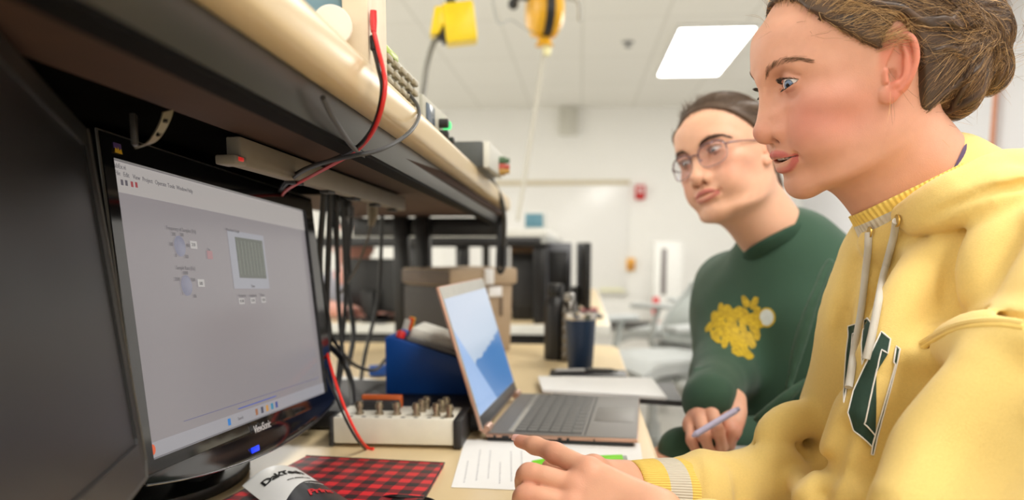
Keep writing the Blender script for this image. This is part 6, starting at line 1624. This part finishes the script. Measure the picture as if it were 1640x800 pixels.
for k in range(6): W_.append(wisp([-69, 4, -16 + 3 * k], [-.2, -.1, -1], 12, 4.2, .7))
cols += [hcol(c[0], rs, .62) for c in W_]; rad += [.13] * len(W_)
ALL = [aff(refine(c, 2), YH) for c in ST + W_]
hb_ = np_mesh('hair', affine(HVh, YH), HFh, m_hair, np.tile(np.array(srgb(70, 50, 34)), (len(HVh), 1)) * (1 + .25 * wnoise(HVh, 7, .25)[:, None])); attach(hb_, girl_y)  # base coloured darker than the strands: shadow in the crevices, painted in
hs_ = strands('hair_strands', ALL, [r * .001 for r in rad], cols, m_hair); attach(hs_, girl_y)
HTy = vtree(np.array([np.array(Yi @ Vector(v)) for v in HV_y[::1]]), HF_y)
B_ = []
for s in (-1, 1): B_ += brow_strands(HTy, [(s * 12, 98, 15), (s * 22, 96, 21.5), (s * 34, 90, 25.5), (s * 46, 80, 24), (s * 53, 70, 20)], 140, 7.5, 5 + s, s)
rs = np.random.RandomState(2)
attach(strands('eyebrow', [aff(c, YH) for c in B_], [.00014] * len(B_), [np.array(srgb(128, 96, 72)) * rs.uniform(.6, 1.2) for _ in B_], m_hair), girl_y)
for s in (-1, 1):
    Ls = lash_strands(YP, 46, 8 + s, True, (s,)) + lash_strands(YP, 26, 19 + s, False, (s,))
    attach(strands('eyelash', [aff(c, YH) for c in Ls], [.00027] * len(Ls), [np.array((.02, .012, .008))] * len(Ls), m_hair), girl_y)
# ================================================================== girl in the green sweatshirt
GP = dict(z=[-122, -113, -105, -98, -88, -80, -66, -50, -36, -15, 0, 20, 45, 70],
          yf=[66, 78, 86, 89, 88, 87, 91, 92, 92, 90, 90, 94, 95, 89],
          yc=[28, 26, 24, 22, 18, 15, 10, 5, 2, 0, 0, 0, 0, 0],
          yb=[0, -4, -8, -12, -20, -28, -40, -58, -72, -84, -90, -95, -97, -90],
          w=[32, 42, 50.5, 56, 60, 62, 64, 64, 65.5, 67, 69, 72, 74, 72],
          n=[2.0, 2.0, 2.05, 2.1, 2.1, 2.1, 2.1, 2.1, 2.1, 2.15, 2.15, 2.2, 2.2, 2.2],
          zchin=-114, jawline=((80, -116), (0, -94)),
          nose=dict(nas=(93, 4), mid=(103, -16), tip=(117, -37), wid=1.1),
          mouth=dict(z=-66, y=101, hw=23, gap=0, lback=1.0), chin=(92, -99), eye=(31, 74), ez=2, lid=(3.3, 4.0),
          ear=dict(x=69, y=2, z=-7, tilt=12, s=1.0))
GH = head_pose(-.756, .06, -.297, (.254, 1.416, 1.185), .97)
Gi = (GH @ MM).inverted()
TONE_G = dict(skin=srgb(224, 174, 146), blush=srgb(206, 138, 118), kb=.55, ear=srgb(228, 158, 130), shade=srgb(190, 146, 132), lip=srgb(180, 86, 86))
girl_g = thing('person', 'girl with glasses in a dark green sweatshirt, looking down with a pen in hand', 'person', (.42, 1.45, 0))
NBg = Vector((.365, 1.47, 1.03)); nb = np.array(Gi @ NBg)
f, LIPg = sculpt_head(GP, 1.3, [((0, -16, -58), nb, 52, 60), ((0, 15, -80), nb + np.array([0, 28, 0]), 42, 42)], zlo=-210)
V, Fq = f.mesh(); V = laplace(V, Fq, 2); C = head_colors(V, GP, LIPg, TONE_G); GV, GF = affine(V, GH), Fq
parts = [(GV, GF, C)]
hbG = srgb(226, 172, 146)
# right hand with a pen (its knuckles towards the lens)
dg = 1.13
gw = W3(1144, 636, 1.180)
gm = [W3(1158, 655, 1.155), W3(1138, 652, 1.150), W3(1120, 662, 1.150), W3(1106, 676, 1.155)]
gf = [[W3(1170, 690, 1.125), W3(1168, 712, 1.135), W3(1158, 722, 1.150)],
      [W3(1150, 690, 1.115), W3(1156, 716, 1.125), W3(1150, 730, 1.140)],
      [W3(1128, 697, 1.118), W3(1136, 722, 1.125), W3(1136, 736, 1.140)],
      [W3(1108, 704, 1.128), W3(1116, 724, 1.132), W3(1120, 736, 1.142)]]
gt = [W3(1180, 640, 1.18), W3(1184, 660, 1.155), W3(1182, 676, 1.140), W3(1178, 690, 1.130)]
f = field_for([gw] + gm + sum(gf, []) + gt + [W3(1148, 600, 1.24)], .03, .0016)
bn = np.cross(gm[3] - gm[0], gw - gm[0]); bn = bn if bn @ (np.array(CAM) - gm[0]) > 0 else -bn
hand_field(f, gw, gm, gf, gt, bn, .96); f.cone(gw, W3(1138, 624, 1.22), .024, .026, .02)
V, Fq = f.mesh(); V = laplace(V, Fq, 2); parts.append((V, Fq, hand_cols(V, gm + [q[0] for q in gf], [gt[-1]], hbG)))
for js, wd in ((gt, .0055),): parts.append(nail_vf(js[-1] + (js[-1] - js[-2]) / np.linalg.norm(js[-1] - js[-2]) * .004 + np.array((0.004, -.006, 0)), js[-1] - js[-2], np.array((.4, -1, .1)), wd, .009))
parts[-1] = (parts[-1][0], parts[-1][1], np.tile(srgb(214, 84, 100), (len(parts[-1][0]), 1)))
# left hand, resting hidden behind the right one
hw_ = W3(1098, 728, 1.20); hm = [W3(1056, 728, 1.215), W3(1052, 734, 1.20), W3(1052, 741, 1.185), W3(1056, 748, 1.175)]
hf = [[m + np.array((-.03, .0, -.012)), m + np.array((-.045, .0, -.03)), m + np.array((-.04, 0, -.045))] for m in hm]
f = field_for([hw_] + hm + sum(hf, []) + [W3(1200, 740, 1.20)], .035, .002)
hand_field(f, hw_, hm, hf, [hw_ + np.array((-.02, .02, 0)), hm[0] + np.array((-.01, .02, -.01)), hm[0] + np.array((-.035, .015, -.02))], (0, -.3, 1), .95); f.cone(hw_, W3(1150, 722, 1.205), .024, .026, .02)
V, Fq = f.mesh(); V = laplace(V, Fq, 1); 
parts.append((V, Fq, hand_cols(V, hm, [], hbG)))
# trunk: her chest turns towards the lens and the monitors
gx = np.array((-.80, -.60, 0.)); gx /= np.linalg.norm(gx); gr = np.array((gx[1], -gx[0], 0.)) ; gr = np.cross(gx, (0, 0, 1.))     # facing, her right
gc = np.array((.385, 1.50, 0.))
def gp(fw, rt, z): return gc + gx * fw + gr * rt + np.array((0, 0, z))
SR, SL_ = gp(-.01, .165, .955), gp(-.02, -.175, .975)
ER, EL = W3(1156, 600, 1.34), gp(.03, -.25, .735)
WRr = W3(1142, 632, 1.195); WRl = W3(1130, 724, 1.205)
fT = Field((-.05, .95, .02), (.95, 1.95, 1.10), .009)
RT = np.array([gr, gx, (0, 0, 1)])
fT.ell(gp(0, 0, .88), (.145, .095, .17), .05, R=RT); fT.ell(gp(-.03, 0, .68), (.14, .10, .17), .05, R=RT); fT.ell(gp(-.06, 0, .60), (.165, .12, .11), .05, R=RT)
fT.cone(SR, ER, .036, .028, .02); fT.cone(ER, WRr, .028, .022, .02); fT.cone(SL_, EL, .046, .037, .04); fT.cone(EL, WRl, .037, .026, .02); fT.cone(gp(-.02, 0, .95), NBg, .06, .052, .05)
for s in (-1, 1):
    hip = gp(-.05, s * .085, .59); kn = gp(.27, s * .12, .555); an = gp(.24, s * .12, .09)
    fT.cone(hip, kn, .078, .056, .04); fT.cone(kn, an, .054, .038, .02); fT.cone(an + [0, 0, -.03], an + gx * .15 + [0, 0, -.045], .036, .026, .03)
V, Fq = fT.mesh(); V = laplace(V, Fq, 1); parts.append((V, Fq, np.tile(np.array(hbG), (len(V), 1))))
V, Fq, C = join_vf(parts); attach(np_mesh('body', V, Fq, m_skin, C), girl_g)
for s in (-1, 1):
    v, ff, c = eyeball_vf((s * GP['eye'][0], GP['eye'][1], GP['ez']), (.05, 1, -.34), srgb(70, 62, 50)); attach(np_mesh('eye', affine(v, GH), ff, m_eye, c), girl_g)
# ------------------------------------------------------------------ sweatshirt
m_green = mat('sweatshirt_green', srgb(44, 76, 58), .85, var=.05, scale=400, bump=.3, bscale=1200, sheen=.12)
SW_ = Field((-.05, 1.0, .40), (.90, 1.90, 1.12), .004)
SW_.ell(gp(.005, 0, .87), (.185, .130, .20), .06, R=RT); SW_.ell(gp(.0, 0, .68), (.18, .145, .20), .08, R=RT); SW_.ell(gp(-.03, 0, .61), (.19, .15, .12), .06, R=RT)
SW_.ell(gp(-.02, 0, .965), (.165, .085, .075), .05, R=RT)
SW_.cone(gp(-.02, 0, .97), NBg + Vector((0, 0, .002)), .085, .074, .06)
SW_.cone(SR, ER, .064, .050, .05); SW_.cone(ER, W3(1136, 640, 1.178), .048, .042, .03)
SW_.cone(SL_, EL, .070, .064, .035); SW_.cone(EL, W3(1165, 716, 1.215), .062, .044, .02); SW_.cone(W3(1165, 716, 1.215), W3(1092, 722, 1.20), .044, .036, .02)
def gfold(pts, r, k=.02, mode='u'): SW_.tube([np.array(p) for p in pts], r, k, mode, 4)
gfold([W3(1330, 420, 1.22), W3(1300, 480, 1.20), W3(1275, 560, 1.19), W3(1262, 620, 1.18)], [.006, .010, .010, .006], .03)
gfold([W3(1290, 450, 1.21), W3(1265, 520, 1.19), W3(1245, 600, 1.18)], [.004, .009, .006], .03, 's')
gfold([W3(1310, 500, 1.16), W3(1340, 485, 1.15), W3(1370, 480, 1.14)], [.003, .006, .004], .015, 's')
gfold([W3(1250, 600, 1.16), W3(1225, 625, 1.15), W3(1195, 650, 1.15)], [.006, .010, .006], .03, 's')
gfold([W3(1290, 610, 1.13), W3(1255, 640, 1.12), W3(1215, 670, 1.13)], [.006, .009, .006], .02)
gfold([W3(1115, 590, 1.22), W3(1130, 620, 1.20), W3(1150, 635, 1.19)], [.004, .006, .004], .015)
gfold([W3(1110, 540, 1.24), W3(1122, 580, 1.21)], [.004, .006], .02, 's')
# opening at the wrist of the right sleeve and the neck
V, Fq = SW_.mesh(); V = laplace(V, Fq, 3)
V = V + vnormals(V, Fq) * (wnoise(V, 13, 40)[:, None] * .0016 + wnoise(V * [1, 1, .5], 15, 95)[:, None] * .0008)
shirt = np_mesh('sweatshirt', V, Fq, m_green); attach(shirt, girl_g); ST_ = vtree(V, Fq)
# crew neck rib
NTg = vtree(GV, GF)
Gf, Gs, Gb = P(1195, 392, 1.30), P(1300, 345, 1.36), Vector(NBg) + Vector(tuple(-gx * .062)) + Vector((0, 0, .045))
m_grib = rib_mat('rib_green', srgb(40, 72, 54), None, 2 * PI * 110)
R = [collar_ring(NTg, Gf, Gs, Gb, d, o) for d, o in ((.003, .002), (-.001, .004), (.0, .0075), (.006, .0095), (.013, .0105), (.020, .0095))]
band(R, 'crew_neckband', m_grib, girl_g, 72)
# printed motif: a plain mottled patch of leaf-like blotches in the sweatshirt's yellow, with one pale disc
m_prt = mat('print_yellow', srgb(184, 154, 26), .7, var=.35, scale=160, bump=.1); m_prw = mat('print_pale', srgb(200, 206, 204), .7, var=.1, scale=200)
rs = np.random.RandomState(21); OUT = [(1140, 505), (1150, 495), (1170, 494), (1180, 498), (1186, 482), (1204, 480), (1212, 492), (1214, 512), (1218, 524), (1212, 540), (1202, 552), (1196, 570), (1190, 590), (1192, 612), (1186, 624), (1178, 616), (1172, 596), (1162, 606), (1152, 618), (1146, 600), (1138, 580), (1134, 556), (1134, 530)]
cells = [(rs.uniform(1134, 1218), rs.uniform(480, 625)) for _ in range(400)]; keep = []
for c_ in cells:
    hp = surf(*c_, 0, ST_)
    if inside(np.array([c_]), OUT)[0] and all(math.dist(c_, k_) > 8.4 for k_ in keep) and hp is not None and (np.array(hp) - gc) @ gx < .20: keep.append(c_)
for (x, y) in keep:
    n_ = rs.randint(6, 9); a0 = rs.rand() * 6.28; el = rs.uniform(1.2, 1.9); an_ = 1.2 + rs.normal() * .5; poly = []
    for k in range(n_):
        a = a0 + 2 * PI * k / n_; q = (math.cos(a) * 7.6 * el * rs.uniform(.75, 1.15), math.sin(a) * 6.6 * rs.uniform(.75, 1.15))
        poly.append((x + q[0] * math.cos(an_) - q[1] * math.sin(an_), y + q[0] * math.sin(an_) + q[1] * math.cos(an_)))
    patch(poly, 'printed_patch', m_prt, .0008, 3, ST_, girl_g)
patch([(1228 + 11 * math.cos(k * PI / 8), 508 + 13 * math.sin(k * PI / 8)) for k in range(16)], 'printed_disc', m_prw, .0008, 3, ST_, girl_g)
patch([(1228 + 14 * math.cos(k * PI / 8), 508 + 16 * math.sin(k * PI / 8)) for k in range(16)], 'printed_disc_edge', m_prt, .0004, 3, ST_, girl_g)
# ------------------------------------------------------------------ her hair, brows, lashes
zbG = [(0, 80), (18, 78), (32, 70), (44, 58), (54, 46), (64, 34), (74, 20), (83, 4), (90, -2), (96, 4), (102, -10), (110, -40), (125, -58), (150, -66), (180, -70)]
tail = np.array([6, -112, 20.])
fh = hair_shell(1.8, zbG, [(tail, (24, 20, 22), 18), (tail + [0, -12, -24], (20, 18, 30), 14), (tail + [-2, -2, -66], (17, 15, 34), 14), (tail + [-6, 14, -118], (14, 12, 36), 14)], (GP, 5.0), lo=(-100, -175, -175), ksh=8)
gv, gf2 = fh.mesh(); gv = laplace(gv, gf2, 2)
def dirG(p, n, rs):
    d = tail - p; L_ = np.linalg.norm(d)
    if L_ < 34 or p[2] < -15 and p[1] < -75: return np.array([0, .1, -1.]) + rs.normal(size=3) * .15
    return d / L_ + (np.array([0, -.25, .35]) if p[2] < 10 and p[1] > -60 else 0)
SG = grow_strands(gv, gf2, 2600, dirG, 31, steps=14, step=8, off=(.1, 1.0), jit=.06)
rs = np.random.RandomState(3); cG = []
for c in SG:
    w_ = np.clip(.35 + rs.normal() * .3, 0, 1); cG.append(np.array(srgb(62, 47, 37)) * (1 - w_) + np.array(srgb(158, 130, 104)) * w_)
SG += soft_hairline(vtree(np.array([np.array(Gi @ Vector(v)) for v in GV]), GF), zbG, tail, 700, .5, 41, 3.6, .16)
while len(cG) < len(SG): cG.append(np.array(srgb(96, 76, 60)))
SG = [refine(c, 2) for c in SG]
attach(np_mesh('hair', affine(gv, GH), gf2, m_hair, np.tile(srgb(84, 66, 53), (len(gv), 1))), girl_g)
attach(strands('hair_strands', [aff(c, GH) for c in SG], [.00026] * len(SG), cG, m_hair), girl_g)
HTg = vtree(np.array([np.array(Gi @ Vector(v)) for v in GV]), GF); B_ = []
for s in (-1, 1): B_ += brow_strands(HTg, [(s * 12, 96, 14), (s * 22, 94, 19), (s * 34, 88, 22), (s * 46, 79, 20), (s * 54, 69, 15)], 230, 8.0, 15 + s, s)
attach(strands('eyebrow', [aff(c, GH) for c in B_], [.00024] * len(B_), [np.array(srgb(62, 44, 36))] * len(B_), m_hair), girl_g)
for s in (-1, 1):
    Ls = lash_strands(GP, 40, 18 + s, True, (s,)) + lash_strands(GP, 22, 29 + s, False, (s,))
    attach(strands('eyelash', [aff(c, GH) for c in Ls], [.0002] * len(Ls), [np.array((.02, .012, .01))] * len(Ls), m_hair), girl_g)
# ------------------------------------------------------------------ glasses
gl = thing('eyeglasses', 'thin translucent violet-brown eyeglasses on the girl in green', 'glasses', tuple(GH @ MM @ Vector((0, 98, -6))))
m_gfr = mat('glasses_frame', srgb(110, 78, 84), .25, var=.1, scale=300); m_gl2 = mat('glasses_clear', srgb(206, 176, 176), .2, var=0, trans=.6)
Mg = GH @ MM
def gpt(x, y, z): return Mg @ Vector((x, y, z))
for s in (-1, 1):
    rim = []
    for k in range(36):
        a = 2 * PI * k / 36; cx, cz = math.cos(a), math.sin(a); ex = .72
        x = 33 + 25 * math.copysign(abs(cx) ** ex, cx); z = -6 + 19.5 * math.copysign(abs(cz) ** ex, cz)
        rim.append((s * x, 99 - (x / 58) ** 2 * 12, z))
    up_ = [gpt(*q) for q in rim[:19]]; lo_ = [gpt(*q) for q in rim[18:] + rim[:1]]
    attach(MB().tube(up_, .0013, 8).build('rim', m_gfr), gl); attach(MB().tube(lo_, .0009, 8).build('lower_rim', m_gl2), gl)
    t = bmesh.new(); c = t.verts.new(gpt(s * 33, 98.5, -6)); vs = [t.verts.new(gpt(*q)) for q in rim]
    for k in range(36): t.faces.new((c, vs[k], vs[(k + 1) % 36]) if s > 0 else (c, vs[(k + 1) % 36], vs[k]))
    bmesh.ops.solidify(t, geom=list(t.faces), thickness=.0012)
    b1 = MB(); b1._merge(t)
    ml = MATS.get('lens')
    if ml is None:
        ml = bpy.data.materials.new('lens'); ml.use_nodes = True; nt = ml.node_tree; nt.nodes.clear(); o_ = nt.nodes.new('ShaderNodeOutputMaterial'); mx = nt.nodes.new('ShaderNodeMixShader'); tr = nt.nodes.new('ShaderNodeBsdfTransparent'); gs = nt.nodes.new('ShaderNodeBsdfGlossy'); fr_ = nt.nodes.new('ShaderNodeFresnel')
        tr.inputs['Color'].default_value = (.95, .94, .96, 1); gs.inputs['Roughness'].default_value = .03; gs.inputs['Color'].default_value = (.8, .75, 1, 1); fr_.inputs['IOR'].default_value = 1.45
        hf_ = nt.nodes.new('ShaderNodeMath'); hf_.operation = 'MULTIPLY'; hf_.inputs[1].default_value = .45; nt.links.new(fr_.outputs[0], hf_.inputs[0]); nt.links.new(hf_.outputs[0], mx.inputs[0]); nt.links.new(tr.outputs[0], mx.inputs[1]); nt.links.new(gs.outputs[0], mx.inputs[2]); nt.links.new(mx.outputs[0], o_.inputs[0]); MATS['lens'] = ml
    attach(b1.build('lens', ml), gl)
    attach(MB().tube([gpt(s * 57, 88, 2), gpt(s * 63, 82, 2), gpt(s * 71, 60, 2), gpt(s * 75, 20, 2), gpt(s * 75, 0, 0), gpt(s * 74, -18, -14)], [.0016, .0016, .0011, .0011, .0012, .0016], 8).build('temple', m_gfr), gl)
    attach(MB().sphere(gpt(s * 9, 96, -10), .0028, (1, .6, 1.5)).build('nose_pad', m_gl2), gl)
attach(MB().tube(spline([gpt(-9, 98, 0), gpt(-4, 101.5, 3), gpt(4, 101.5, 3), gpt(9, 98, 0)], 6), .0012, 8).build('bridge', m_gfr), gl)
# pen in her fingers
a, b = P(1114, 695, 1.085), P(1178, 657, 1.105); d = (b - a).normalized()
pn = thing('pen', 'pale lilac pen held in the hand of the girl in green', 'pen', a)
m_lil = mat('lilac_plastic', srgb(186, 182, 214), .35)
MB().cyl(a, b, .0046).build('barrel', m_lil, pn); MB().cyl(b, b + d * .006, .0036, .003).build('cap', mat('lilac_dark', srgb(140, 138, 170), .4), pn); MB().cyl(a, a - d * .006, .0044, .0012).build('tip', m_lil, pn)
# ================================================================== person working at the far bench, seen through the cables
fp_ = thing('person', 'person in a grey shirt leaning over the far bench behind the hanging cables', 'person', tuple(W3(560, 500, 3.35) * [1, 1, 0]))
hc = W3(566, 392, 3.32); nk = hc + [-.01, .05, -.13]; ch = hc + [-.06, .12, -.32]
F_ = Field(ch - [.42, .45, .70], ch + [.50, .50, .50], .009)
for q in range(1): pass
F_.ell(hc, (.075, .09, .112), .0); F_.ell(hc + [.01, -.03, -.05], (.05, .06, .06), .03); F_.ell(hc + [.015, -.088, -.01], (.012, .016, .02), .015)
for s in (-1, 1): F_.ell(hc + [s * .076, .0, -.01], (.012, .02, .03), .008)
F_.cone(nk + [0, 0, .03], ch + [0, 0, .14], .052, .065, .04); F_.ell(ch, (.19, .12, .22), .05); F_.ell(ch + [0, .05, -.30], (.17, .13, .18), .06)
hands = [W3(568, 506, 3.02) + [0, 0, .012], W3(618, 508, 3.05) + [0, 0, .012]]
for s, hd_ in zip((-1, 1), hands):
    sh = ch + [s * .19, -.02, .13]; el = np.array([sh[0] + s * .06, (sh[1] + hd_[1]) / 2 - .03, .83])
    F_.cone(sh, el, .055, .045, .03); F_.cone(el, hd_, .042, .028, .02); F_.ell(hd_ + [0, -.03, 0], (.038, .05, .018), .02)
    for k in range(4): F_.cone(hd_ + [-.027 + .018 * k, -.06, 0], hd_ + [-.03 + .02 * k, -.12 + .008 * abs(k - 1.5), -.006], .010, .008, .006)
    F_.cone(hd_ + [-s * .03, -.03, 0], hd_ + [-s * .055, -.07, -.004], .011, .009, .008)
V, Fq = F_.mesh(); V = laplace(V, Fq, 2)
C = np.tile(np.array(srgb(226, 170, 156)), (len(V), 1)); attach(np_mesh('body', V, Fq, m_skin, C), fp_)
G_ = Field(ch - [.45, .45, .55], ch + [.45, .45, .30], .012)
G_.ell(ch, (.205, .135, .225), .05); G_.ell(ch + [0, .05, -.30], (.185, .145, .19), .06)
for s, hd_ in zip((-1, 1), hands):
    sh = ch + [s * .19, -.02, .13]; el = np.array([sh[0] + s * .06, (sh[1] + hd_[1]) / 2 - .03, .83]); G_.cone(sh, el, .07, .06, .04); G_.cone(el, el * .35 + hd_ * .65, .058, .044, .02)
V, Fq = G_.mesh(); attach(np_mesh('shirt', laplace(V, Fq, 2), Fq, mat('shirt_grey', srgb(168, 170, 182), .8, var=.06, bump=.2)), fp_)
H_ = Field(hc - .16, hc + .16, .008); H_.ell(hc + [0, .018, .02], (.082, .092, .108), 0)
X, Y, Z = H_.grid((slice(None),) * 3); H_.D = np.maximum(H_.D, (hc[1] - .045 - Y) * .9 - (Z - hc[2]) * .55 + 0 * X)
V, Fq = H_.mesh(); attach(np_mesh('hair', laplace(V, Fq, 2), Fq, m_hair, np.tile(srgb(58, 42, 34), (len(V), 1))), fp_)
# ================================================================== camera and render look
cam_d = bpy.data.cameras.new('camera'); cam = bpy.data.objects.new('camera', cam_d); COL.objects.link(cam)
cam.location = CAM; cam.rotation_euler = (PI / 2 - PITCH, 0, YAW)
cam_d.sensor_width = 36; cam_d.lens = FPX / 1640 * 36; cam_d.shift_y = (PY0 - 400) / 1640; cam_d.clip_start = .02
cam_d.dof.use_dof = True; cam_d.dof.focus_distance = .78; cam_d.dof.aperture_fstop = cam_d.lens / 8.0
scene.camera = cam
w = bpy.data.worlds.new('world'); scene.world = w; w.use_nodes = True
w.node_tree.nodes['Background'].inputs['Color'].default_value = (1, 1, 1, 1); w.node_tree.nodes['Background'].inputs['Strength'].default_value = .0
vs = scene.view_settings; vs.view_transform = 'Standard'; vs.look = 'None'; vs.exposure = 0.5; vs.gamma = 1.0; vs.use_curve_mapping = False
scene.cycles.max_bounces = 8; scene.cycles.diffuse_bounces = 5; scene.cycles.sample_clamp_indirect = 4
